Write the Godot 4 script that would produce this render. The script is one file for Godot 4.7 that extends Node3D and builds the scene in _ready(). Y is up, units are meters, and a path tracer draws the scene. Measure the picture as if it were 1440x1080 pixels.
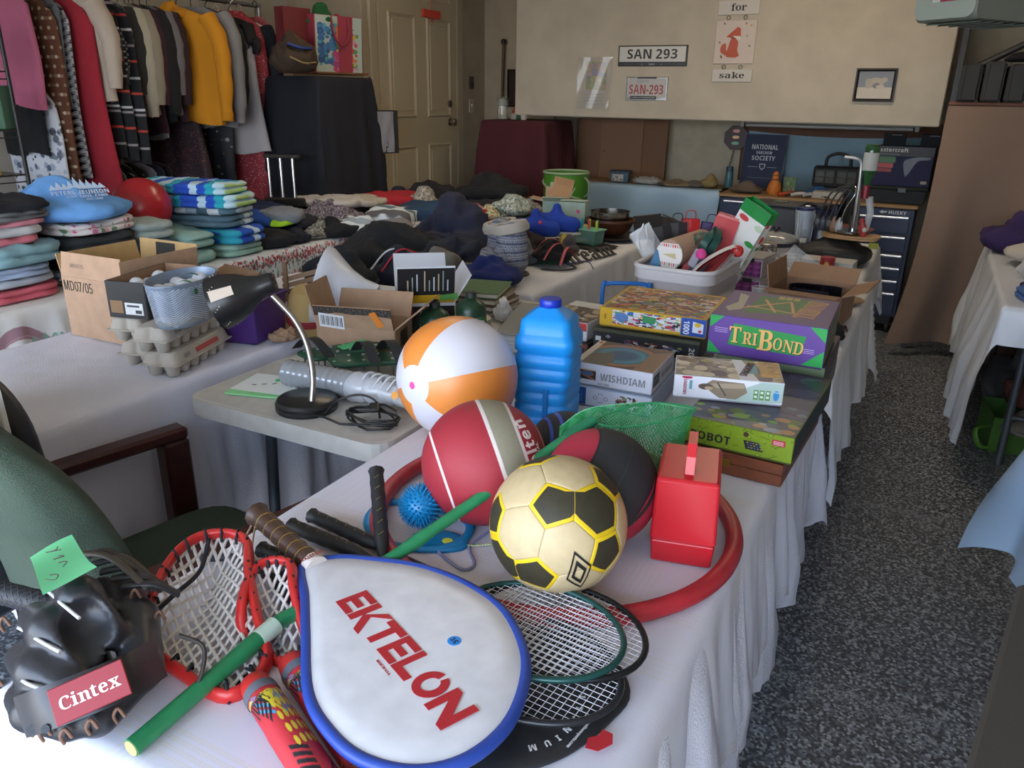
extends Node3D
# A garage laid out for a sale. x right, y up, z towards the open garage door; metres.
var used := {}
var cache := {}
var rng := RandomNumberGenerator.new()
var nz := FastNoiseLite.new()
const O := Vector3.ZERO

# ---------------------------------------------------------------- naming and assembling
func numbered(n: String) -> String:
	if not used.has(n):
		used[n] = 0
		return n
	used[n] += 1
	return "%s_%03d" % [n, used[n]]

func tag(o: Node3D, label: String, cat: String, grp := "") -> void:
	o.set_meta("label", label)
	o.set_meta("category", cat)
	if grp != "":
		o.set_meta("group", grp)

func T(n: String, label: String, cat: String, at := O, turn := 0.0, grp := "") -> Node3D:
	var o := Node3D.new()
	o.name = numbered(n)
	add_child(o)
	o.position = at
	o.rotation_degrees.y = turn
	tag(o, label, cat, grp)
	return o

func P(par: Node3D, n: String, mesh: Mesh, mt: Material, at := O, rot := O) -> MeshInstance3D:
	var o := MeshInstance3D.new()
	o.name = n
	o.mesh = mesh
	if mt and mesh is ArrayMesh and mesh.get_surface_count() > 1:
		mesh.surface_set_material(0, mt)
	elif mt:
		o.material_override = mt
	par.add_child(o, true)
	o.position = at
	o.rotation_degrees = rot
	return o

func S(n: String, label: String, cat: String, mesh: Mesh, mt: Material, at := O, rot := O, grp := "") -> MeshInstance3D:
	var o := P(self, numbered(n), mesh, mt, at, rot)
	tag(o, label, cat, grp)
	return o

func room(n: String, mesh: Mesh, mt: Material, at := O, rot := O) -> MeshInstance3D:
	var o := P(self, n, mesh, mt, at, rot)
	o.set_meta("kind", "structure")
	o.set_meta("label", n.replace("_", " ") + " of the garage")
	return o

func copy(src: Node3D, label: String, at: Vector3, rot := O) -> Node3D:
	var o: Node3D = src.duplicate()
	var s := String(src.name)
	o.name = numbered(s.substr(0, s.length() - 4) if s.right(3).is_valid_int() else s)
	add_child(o)
	o.position = at
	o.rotation_degrees = rot
	o.set_meta("label", label)
	return o

# ---------------------------------------------------------------- materials
func m(c: String, rough := 0.8, metal := 0.0) -> StandardMaterial3D:
	var k := "%s/%s/%s" % [c, rough, metal]
	if not cache.has(k):
		var s := StandardMaterial3D.new()
		s.albedo_color = Color(c)
		s.roughness = rough
		s.metallic = metal
		s.cull_mode = BaseMaterial3D.CULL_DISABLED
		cache[k] = s
	return cache[k]

func noise_tex(k: String, freq: float, normal := false, size := 256, ramp: Array = [], type := FastNoiseLite.TYPE_SIMPLEX_SMOOTH, bump := 4.0) -> Texture2D:
	if not cache.has(k):
		var t := NoiseTexture2D.new()
		var f := FastNoiseLite.new()
		f.seed = 7
		f.noise_type = type
		f.frequency = freq
		if type == FastNoiseLite.TYPE_CELLULAR:
			f.cellular_return_type = FastNoiseLite.RETURN_CELL_VALUE
			f.fractal_type = FastNoiseLite.FRACTAL_NONE
		t.noise = f
		t.width = size
		t.height = size
		t.seamless = true
		t.as_normal_map = normal
		t.bump_strength = bump
		if ramp.size() > 0:
			var g := Gradient.new()
			if type == FastNoiseLite.TYPE_CELLULAR:
				g.interpolation_mode = Gradient.GRADIENT_INTERPOLATE_CONSTANT
			var off := PackedFloat32Array()
			var col := PackedColorArray()
			for i in ramp.size():
				off.append(float(i) / (ramp.size() if type == FastNoiseLite.TYPE_CELLULAR else ramp.size() - 1))
				col.append(Color(ramp[i]))
			g.offsets = off
			g.colors = col
			t.color_ramp = g
		cache[k] = t
	return cache[k]

func tri(s: StandardMaterial3D, scale: float) -> StandardMaterial3D:
	s.uv1_triplanar = true
	s.uv1_scale = Vector3.ONE * scale
	return s

# woven cloth: soft, with a fine relief
func cl(c: String, scale := 9.0, deep := 0.5) -> StandardMaterial3D:
	var k := "cl%s/%s/%s" % [c, scale, deep]
	if not cache.has(k):
		var s := StandardMaterial3D.new()
		s.albedo_color = Color(c)
		s.roughness = 0.95
		s.cull_mode = BaseMaterial3D.CULL_DISABLED
		s.normal_enabled = true
		s.normal_texture = noise_tex("weave", 0.12, true, 256, [], FastNoiseLite.TYPE_SIMPLEX_SMOOTH, 5.0)
		s.normal_scale = deep
		cache[k] = tri(s, scale)
	return cache[k]

# a surface whose tone drifts between a few colours
func mottled(k: String, cols: Array, freq := 0.02, scale := 1.0, rough := 0.85, type := FastNoiseLite.TYPE_SIMPLEX_SMOOTH, size := 256) -> StandardMaterial3D:
	if not cache.has("mo" + k):
		var s := StandardMaterial3D.new()
		var lo := Color(cols[0])
		var hi := lo
		for c in cols:
			lo = lo if lo.get_luminance() < Color(c).get_luminance() else Color(c)
			hi = hi if hi.get_luminance() > Color(c).get_luminance() else Color(c)
		if type == FastNoiseLite.TYPE_SIMPLEX_SMOOTH and hi.get_luminance() - lo.get_luminance() < 0.13:
			# close tones share a grey drift, tinted
			var fq := 0.02 if freq < 0.06 else (0.12 if freq < 0.25 else 0.4)
			var low := lo.get_luminance() / maxf(hi.get_luminance(), 0.01)
			var step := "d4" if low < 0.8 else "ea"
			s.albedo_color = hi
			s.albedo_texture = noise_tex("drift%s%s" % [fq, step], fq, false, 256, [step + step + step, "ffffff"])
		else:
			s.albedo_texture = noise_tex("mt" + k, freq, false, size, cols, type)
		s.roughness = rough
		s.cull_mode = BaseMaterial3D.CULL_DISABLED
		cache["mo" + k] = tri(s, scale)
	return cache["mo" + k]

func tex(k: String, im: Image, rough := 0.8, scale := 0.0, clear := 0.0) -> StandardMaterial3D:
	if not cache.has("tx" + k):
		var s := StandardMaterial3D.new()
		s.albedo_texture = ImageTexture.create_from_image(im)
		s.roughness = rough
		s.cull_mode = BaseMaterial3D.CULL_DISABLED
		if clear > 0.0:
			s.clearcoat_enabled = true
			s.clearcoat = clear
		if scale > 0.0:
			tri(s, scale)
		cache["tx" + k] = s
	return cache["tx" + k]

func glass(c: String, alpha := 0.25, rough := 0.05) -> StandardMaterial3D:
	var k := "gl%s/%s/%s" % [c, alpha, rough]
	if not cache.has(k):
		var s := StandardMaterial3D.new()
		var q := Color(c)
		q.a = alpha
		s.albedo_color = q
		s.roughness = rough
		s.transparency = BaseMaterial3D.TRANSPARENCY_ALPHA
		s.cull_mode = BaseMaterial3D.CULL_DISABLED
		cache[k] = s
	return cache[k]

# ---------------------------------------------------------------- painting small pictures
func img(w: int, h: int, c: String) -> Image:
	var im := Image.create_empty(w, h, false, Image.FORMAT_RGB8)
	im.fill(Color(c))
	return im

func rc(im: Image, x: float, y: float, w: float, h: float, c: String) -> void:
	im.fill_rect(Rect2i(int(x), int(y), int(w), int(h)), Color(c))

func disc(im: Image, cx: float, cy: float, rx: float, ry: float, c: String) -> void:
	var q := Color(c)
	for y in range(maxi(0, int(cy - ry)), mini(im.get_height(), int(cy + ry) + 1)):
		var f := 1.0 - pow((y + 0.5 - cy) / ry, 2)
		if f > 0:
			var hw := rx * sqrt(f)
			im.fill_rect(Rect2i(int(cx - hw), y, int(hw * 2), 1), q)

func poly(im: Image, pts: Array, c: String) -> void:
	var q := Color(c)
	var lo := 1e9
	var hi := -1e9
	for p in pts:
		lo = minf(lo, p.y)
		hi = maxf(hi, p.y)
	for y in range(maxi(0, int(lo)), mini(im.get_height(), int(hi) + 1)):
		var xs: Array = []
		for i in pts.size():
			var a: Vector2 = pts[i]
			var b: Vector2 = pts[(i + 1) % pts.size()]
			if (a.y <= y) != (b.y <= y):
				xs.append(a.x + (y - a.y) / (b.y - a.y) * (b.x - a.x))
		xs.sort()
		for i in range(0, xs.size() - 1, 2):
			im.fill_rect(Rect2i(int(xs[i]), y, maxi(1, int(xs[i + 1]) - int(xs[i])), 1), q)

func line(im: Image, a: Vector2, b: Vector2, w: float, c: String) -> void:
	var d := (b - a).normalized().orthogonal() * w * 0.5
	poly(im, [a + d, b + d, b - d, a - d], c)

func scat(im: Image, n: int, cols: Array, r0: float, r1: float, sd := 1, square := false, area := Rect2()) -> Image:
	rng.seed = sd
	if area.size == Vector2.ZERO:
		area = Rect2(0, 0, im.get_width(), im.get_height())
	for i in n:
		var x := area.position.x + rng.randf() * area.size.x
		var y := area.position.y + rng.randf() * area.size.y
		var r := rng.randf_range(r0, r1)
		var c: String = cols[rng.randi() % cols.size()]
		if square:
			im.fill_rect(Rect2i(int(x - r), int(y - r * 0.6), int(r * 2), int(r * 1.2)).intersection(Rect2i(area)), Color(c))
		else:
			disc(im, clampf(x, area.position.x + r, area.end.x - r), clampf(y, area.position.y + r, area.end.y - r), r, r * rng.randf_range(0.6, 1.0), c)
	return im

# ---------------------------------------------------------------- meshes
func begin() -> SurfaceTool:
	var st := SurfaceTool.new()
	st.begin(Mesh.PRIMITIVE_TRIANGLES)
	return st

func done(st: SurfaceTool) -> ArrayMesh:
	st.generate_normals()
	st.index()
	return st.commit()

func v3(st: SurfaceTool, p: Vector3, u: Vector2) -> void:
	st.set_uv(u)
	st.add_vertex(p)

func quad(st: SurfaceTool, a: Vector3, b: Vector3, c: Vector3, d: Vector3, ua := Vector2(0, 0), ub := Vector2(1, 0), uc := Vector2(1, 1), ud := Vector2(0, 1)) -> void:
	v3(st, a, ua); v3(st, b, ub); v3(st, c, uc)
	v3(st, a, ua); v3(st, c, uc); v3(st, d, ud)

# rows of points joined into a skin; wrap closes each row into a ring
func skin(st: SurfaceTool, rows: Array, wrap: bool, uvs = null, groups: Array = []) -> void:
	for j in rows.size() - 1:
		var a: PackedVector3Array = rows[j]
		var b: PackedVector3Array = rows[j + 1]
		st.set_smooth_group(groups[j] if groups.size() > 0 else 0)
		var n := a.size()
		for i in (n if wrap else n - 1):
			var k := (i + 1) % n
			var u0 := float(i) / (n if wrap else n - 1)
			var u1 := float(i + 1) / (n if wrap else n - 1)
			var w0 := float(j) / (rows.size() - 1)
			var w1 := float(j + 1) / (rows.size() - 1)
			if uvs != null:
				quad(st, a[i], a[k], b[k], b[i], uvs.call(a[i]), uvs.call(a[k]), uvs.call(b[k]), uvs.call(b[i]))
			else:
				quad(st, a[i], a[k], b[k], b[i], Vector2(u0, w0), Vector2(u1, w0), Vector2(u1, w1), Vector2(u0, w1))

func cap(st: SurfaceTool, ring: PackedVector3Array, up: bool, group := 99) -> void:
	st.set_smooth_group(group)
	var c := O
	for p in ring:
		c += p / ring.size()
	for i in ring.size():
		var a := ring[i]
		var b := ring[(i + 1) % ring.size()]
		if not up:
			v3(st, c, Vector2(.5, .5)); v3(st, b, Vector2(1, 0)); v3(st, a, Vector2(0, 0))
		else:
			v3(st, c, Vector2(.5, .5)); v3(st, a, Vector2(0, 0)); v3(st, b, Vector2(1, 0))

# box standing on its base centre, edges chamfered; faces: front(+z) back left right top bottom -> material
func box(x: float, y: float, z: float, b := 0.003, faces := {}) -> ArrayMesh:
	var hx := x / 2
	var hz := z / 2
	b = minf(b, minf(x, minf(y, z)) * 0.3)
	var st := begin()
	st.set_smooth_group(-1)
	var out: ArrayMesh = null
	var c := Vector3(0, y / 2, 0)
	var h := Vector3(hx, y / 2, hz)
	var dirs := {"front": [Vector3(1, 0, 0), Vector3(0, -1, 0), Vector3(0, 0, 1)], "back": [Vector3(-1, 0, 0), Vector3(0, -1, 0), Vector3(0, 0, -1)], "right": [Vector3(0, 0, -1), Vector3(0, -1, 0), Vector3(1, 0, 0)], "left": [Vector3(0, 0, 1), Vector3(0, -1, 0), Vector3(-1, 0, 0)], "top": [Vector3(1, 0, 0), Vector3(0, 0, 1), Vector3(0, 1, 0)], "bottom": [Vector3(1, 0, 0), Vector3(0, 0, -1), Vector3(0, -1, 0)]}
	var special := []
	for k in dirs:
		var u: Vector3 = dirs[k][0]
		var v: Vector3 = dirs[k][1]
		var n: Vector3 = dirs[k][2]
		var o := c + n * h
		var du: Vector3 = u * (absf(u.dot(h)) - b)
		var dv: Vector3 = v * (absf(v.dot(h)) - b)
		if faces.has(k):
			var s2 := begin()
			s2.set_smooth_group(-1)
			quad(s2, o - du - dv, o + du - dv, o + du + dv, o - du + dv)
			special.append([s2, faces[k]])
		else:
			quad(st, o - du - dv, o + du - dv, o + du + dv, o - du + dv)
	for ax in 3:
		var p := (ax + 1) % 3
		var q := (ax + 2) % 3
		for sp in [-1, 1]:
			for sq in [-1, 1]:
				var pts := []
				for s in [-1, 1]:
					for w in [0, 1]:
						var r := Vector3.ZERO
						r[ax] = s * (h[ax] - b)
						r[p] = sp * (h[p] - (b if w == 0 else 0.0))
						r[q] = sq * (h[q] - (0.0 if w == 0 else b))
						pts.append(r + c)
				if sp * sq < 0:
					quad(st, pts[0], pts[1], pts[3], pts[2])
				else:
					quad(st, pts[2], pts[3], pts[1], pts[0])
	for sx in [-1, 1]:
		for sy in [-1, 1]:
			for sz in [-1, 1]:
				var s := Vector3(sx, sy, sz)
				var e := c + s * (h - Vector3(b, b, b))
				var t1 := e + Vector3(sx * b, 0, 0)
				var t2 := e + Vector3(0, sy * b, 0)
				var t3 := e + Vector3(0, 0, sz * b)
				var z0 := Vector2.ZERO
				if sx * sy * sz > 0:
					v3(st, t1, z0); v3(st, t3, z0); v3(st, t2, z0)
				else:
					v3(st, t1, z0); v3(st, t2, z0); v3(st, t3, z0)
	out = done(st)
	if faces.has("base"):
		out.surface_set_material(0, faces["base"])
	for s in special:
		s[0].generate_normals()
		s[0].commit(out)
		out.surface_set_material(out.get_surface_count() - 1, s[1])
	return out

# turned shape: profile of (radius, height) from the bottom up
func lathe(pr: Array, n := 28, sx := 1.0, sz := 1.0) -> ArrayMesh:
	var st := begin()
	var rows := []
	var gr := []
	var g := 1
	for j in pr.size():
		var row := PackedVector3Array()
		for i in n:
			var a := TAU * i / n
			row.append(Vector3(cos(a) * pr[j].x * sx, pr[j].y, sin(a) * pr[j].x * sz))
		rows.append(row)
		if j < pr.size() - 1:
			if j > 0:
				var d0: Vector2 = pr[j] - pr[j - 1]
				var d1: Vector2 = pr[j + 1] - pr[j]
				if absf(d0.angle_to(d1)) > 0.7:
					g += 1
			gr.append(g)
	skin(st, rows, true, null, gr)
	return done(st)

func spline(pts: Array, k := 6, closed := false) -> Array:
	var r := []
	var n := pts.size()
	for i in (n if closed else n - 1):
		var p0: Vector3 = pts[(i - 1 + n) % n] if closed or i > 0 else pts[0] * 2 - pts[1]
		var p1: Vector3 = pts[i]
		var p2: Vector3 = pts[(i + 1) % n]
		var p3: Vector3 = pts[(i + 2) % n] if closed or i < n - 2 else pts[n - 1] * 2 - pts[n - 2]
		for j in k:
			var t := float(j) / k
			r.append(p1.cubic_interpolate(p2, p0, p3, t))
	if not closed:
		r.append(pts[n - 1])
	return r

# tube along points; r is a number or one radius per point; flat squeezes it across its own up
func tube(pts: Array, r, n := 8, closed := false, flat := 1.0) -> ArrayMesh:
	var st := begin()
	tube_into(st, pts, r, n, closed, flat)
	return done(st)

func tube_into(st: SurfaceTool, pts: Array, r, n := 8, closed := false, flat := 1.0) -> void:
	var rows := []
	var up := Vector3.UP
	var c := pts.size()
	for j in c:
		var a: Vector3 = pts[(j - 1 + c) % c] if closed or j > 0 else pts[j]
		var b: Vector3 = pts[(j + 1) % c] if closed or j < c - 1 else pts[j]
		var t := (b - a).normalized()
		if j == 0 and absf(t.dot(up)) > 0.9:
			up = Vector3.RIGHT
		var s := t.cross(up).normalized()
		up = s.cross(t).normalized()
		var rr: float = r[j] if r is Array else r
		var row := PackedVector3Array()
		for i in n:
			var q := TAU * i / n
			row.append(pts[j] + s * cos(q) * rr + up * sin(q) * rr * flat)
		rows.append(row)
	if closed:
		rows.append(rows[0])
	skin(st, rows, true)
	if not closed:
		cap(st, rows[0], false)
		cap(st, rows[-1], true)

# outline extruded along +z
func ext(p: Array, d: float, z0 := 0.0) -> ArrayMesh:
	var st := begin()
	ext_into(st, p, d, z0)
	return done(st)

func ext_into(st: SurfaceTool, p: Array, d: float, z0 := 0.0) -> void:
	var pk := PackedVector2Array(p)
	var area := 0.0
	for i in pk.size():
		area += pk[i].cross(pk[(i + 1) % pk.size()])
	if area < 0:
		pk.reverse()
	var lo := pk[0]
	var hi := pk[0]
	for q in pk:
		lo = lo.min(q)
		hi = hi.max(q)
	var sz := hi - lo
	var idx := Geometry2D.triangulate_polygon(pk)
	st.set_smooth_group(-1)
	for k in range(0, idx.size(), 3):
		var t := [pk[idx[k]], pk[idx[k + 1]], pk[idx[k + 2]]]
		if (t[1] - t[0]).cross(t[2] - t[0]) < 0:
			t = [t[0], t[2], t[1]]
		for q in [t[0], t[2], t[1]]:
			v3(st, Vector3(q.x, q.y, z0 + d), Vector2((q.x - lo.x) / sz.x, 1 - (q.y - lo.y) / sz.y))
		for q in t:
			v3(st, Vector3(q.x, q.y, z0), Vector2((q.x - lo.x) / sz.x, 1 - (q.y - lo.y) / sz.y))
	for i in pk.size():
		var a := pk[i]
		var b := pk[(i + 1) % pk.size()]
		quad(st, Vector3(a.x, a.y, z0 + d), Vector3(b.x, b.y, z0 + d), Vector3(b.x, b.y, z0), Vector3(a.x, a.y, z0))

func arc(cx: float, cy: float, rx: float, ry: float, a0: float, a1: float, n := 10) -> Array:
	var r := []
	for i in n + 1:
		var a := deg_to_rad(lerpf(a0, a1, float(i) / n))
		r.append(Vector2(cx + cos(a) * rx, cy + sin(a) * ry))
	return r

func rrect(w: float, h: float, r: float, n := 4) -> Array:
	var o := []
	o += arc(w / 2 - r, h / 2 - r, r, r, 0, 90, n)
	o += arc(-w / 2 + r, h / 2 - r, r, r, 90, 180, n)
	o += arc(-w / 2 + r, -h / 2 + r, r, r, 180, 270, n)
	o += arc(w / 2 - r, -h / 2 + r, r, r, 270, 360, n)
	return o

# grid surface from a function of (u, v) in 0..1
func sheet(nu: int, nv: int, f: Callable) -> ArrayMesh:
	var st := begin()
	var rows := []
	for j in nv + 1:
		var row := PackedVector3Array()
		for i in nu + 1:
			row.append(f.call(float(i) / nu, float(j) / nv))
		rows.append(row)
	skin(st, rows, false)
	return done(st)

func fold_pt(u: float, w: float, d: float, e: float) -> Vector2:
	# point of a super-ellipse outline, evenly spread
	var a := TAU * u
	var cx := cos(a)
	var sy := sin(a)
	var k := pow(pow(absf(cx), e) + pow(absf(sy), e), -1.0 / e)
	return Vector2(cx * k * w / 2, sy * k * d / 2)

# soft lump standing on its base centre: a folded garment (layers > 0 shows its folded edges) or a heap (dome)
func lump(w: float, h: float, d: float, sd := 1, amp := 0.008, fr := 14.0, layers := 0, dome := 0.15, e := 5.0, n := 60) -> ArrayMesh:
	nz.seed = sd
	nz.frequency = 1.0
	nz.noise_type = FastNoiseLite.TYPE_SIMPLEX_SMOOTH
	nz.fractal_octaves = 2
	nz.fractal_type = FastNoiseLite.FRACTAL_FBM
	var prof := []   # (scale towards the edge, height share)
	var rr := minf(h * 0.5, minf(w, d) * 0.3)
	prof.append(Vector2(-rr * 0.8, 0.0))
	if layers > 0:
		for k in layers:
			var y0 := float(k) / layers
			var dy := 1.0 / layers
			var inn := -0.006 * (1.0 if k > 0 else 0.4)
			prof.append(Vector2(inn - 0.008, y0 + dy * 0.04))
			prof.append(Vector2(0.0, y0 + dy * 0.28))
			prof.append(Vector2(0.001, y0 + dy * 0.66))
			prof.append(Vector2(-0.005, y0 + dy * 0.95))
	else:
		for k in 7:
			var a := -1.1 + 2.4 * k / 6.0
			prof.append(Vector2(rr * (cos(a) - 1.0) * 0.9, 0.5 + sin(a) * 0.5))
	var rows := []
	var top: Vector2 = prof[-1]
	for q in [0.93, 0.85, 0.76, 0.66, 0.55, 0.44, 0.32, 0.2, 0.1, 0.02]:
		prof.append(Vector2(q, 2.0))
	for p in prof:
		var row := PackedVector3Array()
		for i in n:
			var b := fold_pt(float(i) / n, w, d, e)
			var s := 1.0
			var y := 0.0
			if p.y > 1.5:
				s = p.x * (1.0 + top.x * 2.0 / minf(w, d))
				y = h * (top.y + (1.0 - top.y) * (1 - p.x)) + h * dome * (1.0 - p.x * p.x) - h * dome
			else:
				s = 1.0 + p.x * 2.0 / minf(w, d)
				y = h * p.y - h * dome * p.y
			var q := Vector3(b.x * s, y, b.y * s)
			var no := nz.get_noise_3d(q.x * fr + sd * 3.1, q.y * fr * 1.3, q.z * fr)
			var n2 := nz.get_noise_3d(q.x * fr * 0.35 + 50, sd * 1.7, q.z * fr * 0.35)
			var rid := 1.0 - absf(nz.get_noise_3d(q.x * fr * 0.6 + q.z * fr * 0.5, q.y * fr, q.z * fr * 0.2 - 9)) * 2.0
			var out := Vector3(b.x / w, 0.6 * p.y if p.y <= 1.0 else 1.2, b.y / d).normalized()
			var g := amp * (no + n2 * 1.2 + rid * 0.8)
			if y < 0.002:
				g = amp * n2
				q += Vector3(out.x, 0, out.z) * g
			else:
				q += out * g
			q.y = maxf(q.y, 0.0)
			row.append(q)
		rows.append(row)
	var st := begin()
	skin(st, rows, true, func(p: Vector3): return Vector2(p.x / w + 0.5, p.z / d + 0.5))
	cap(st, rows[-1], true, 0)
	cap(st, rows[0], false)
	return done(st)

# a cloth over a table top: drops at -x, +x, -z, +z; origin at the middle of the top
func cloth(w: float, d: float, dl: float, dr: float, db: float, df: float, sd := 1, rip := 0.02, nu := 90, nv := 90, flare := 0.25, bumps := 0.002) -> ArrayMesh:
	nz.seed = sd
	nz.frequency = 1.0
	nz.fractal_octaves = 2
	return sheet(nu, nv, func(u: float, v: float):
		var a := lerpf(-w / 2 - dl, w / 2 + dr, u)
		var b := lerpf(-d / 2 - db, d / 2 + df, v)
		var x := clampf(a, -w / 2, w / 2)
		var z := clampf(b, -d / 2, d / 2)
		var ex := a - x
		var ez := b - z
		var q := sqrt(ex * ex + ez * ez)
		if q < 0.0001:
			return Vector3(x, bumps * (nz.get_noise_2d(x * 5, z * 5) + 0.6 * nz.get_noise_2d(x * 15 + z * 6, z * 9)), z)
		var s := x + z * 1.0 if absf(ex) < 0.001 else z + x
		var per := (x if absf(ez) > absf(ex) else z)
		var rr := 0.012
		var fall := maxf(0.0, q - rr * 0.57)
		var wave := rip * (0.6 + sin(per * 17 + sd + nz.get_noise_2d(per * 3, sd) * 5) * 0.6 + nz.get_noise_2d(per * 7, 31 + sd) * 1.2 + nz.get_noise_2d(per * 16, q * 3 + 7) * 0.5)
		var outw := rr + minf(fall / 0.35, 1.0) * maxf(wave, -rr * 0.8) + fall * 0.05
		var both := minf(absf(ex), absf(ez))
		outw += both * flare
		if q < rr * 1.57:
			var t := q / rr
			return Vector3(x + ex / q * rr * sin(t), -rr * (1 - cos(t)), z + ez / q * rr * sin(t))
		return Vector3(x + ex / q * outw, -rr - (q - rr * 1.57), z + ez / q * outw))

# lettering h tall (squeezed to width w when given), facing +z, centred
func txt(par: Node3D, s: String, h: float, mt: Material, at := O, rot := O, w := 0.0, bold := true, serif := false, n := "lettering") -> MeshInstance3D:
	var k := "font%s%s" % [bold, serif]
	if not cache.has(k):
		var f := SystemFont.new()
		f.font_names = PackedStringArray(["Droid Serif" if serif else "Droid Sans"])
		f.font_weight = 700 if bold else 400
		cache[k] = f
	var t := TextMesh.new()
	t.text = s
	t.font = cache[k]
	t.font_size = 32
	t.pixel_size = h / 23.0
	t.depth = 0.0006
	t.curve_step = 2.0
	var o := P(par, n, t, mt, at, rot)
	if w > 0.0:
		var bw := t.get_aabb().size.x
		if bw > 0.001:
			o.scale.x = w / bw
	return o

func light_box(at: Vector3, sz: Vector2, e: float, c: String) -> void:
	var l := AreaLight3D.new()
	l.name = "lamp_light"
	l.area_size = sz
	l.light_energy = e
	l.light_color = Color(c)
	l.area_range = 12.0
	l.shadow_enabled = true
	add_child(l, true)
	l.position = at
	l.rotation_degrees = Vector3(-90, 0, 0)

func _ready() -> void:
	var cam := Camera3D.new()
	cam.name = "camera"
	cam.position = Vector3(0, 1.5, 0)
	cam.rotation_degrees = Vector3(-20.4, 27.5, 0.9)
	cam.fov = 52.5
	cam.near = 0.02
	add_child(cam)
	cam.current = true
	var sm := ProceduralSkyMaterial.new()
	sm.sky_top_color = Color("9fb8dc")
	sm.sky_horizon_color = Color("dfe6ee")
	sm.sky_curve = 0.2
	sm.ground_horizon_color = Color("b9b6b0")
	sm.ground_bottom_color = Color("8d8982")
	sm.sky_energy_multiplier = 1.0
	sm.ground_energy_multiplier = 1.0
	var sky := Sky.new()
	sky.sky_material = sm
	var env := Environment.new()
	env.background_mode = Environment.BG_SKY
	env.sky = sky
	env.background_energy_multiplier = 7.6
	env.tonemap_mode = Environment.TONE_MAPPER_LINEAR
	env.tonemap_exposure = 1.6
	env.sdfgi_enabled = true
	env.ssao_enabled = true
	env.ssil_enabled = true
	var we := WorldEnvironment.new()
	we.name = "world_environment"
	we.environment = env
	add_child(we)
	var sun := DirectionalLight3D.new()
	sun.name = "sun"
	sun.rotation_degrees = Vector3(-63, 25, 0)
	sun.light_energy = 3.0
	sun.light_color = Color("fff1dc")
	sun.light_angular_distance = 0.6
	sun.shadow_enabled = true
	add_child(sun)
	light_box(Vector3(-2.3, 2.61, -3.6), Vector2(1.1, 0.12), 0.75, "ffe9c8")
	light_box(Vector3(-0.6, 2.61, -4.6), Vector2(1.1, 0.12), 0.75, "ffe9c8")
	build_room()
	build_tables()
	build_sports()
	build_games()
	build_desk()
	build_cartons()
	build_clothes()
	build_racks()
	build_middle()
	build_kitchen()
	build_back()
	build_right()

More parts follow.
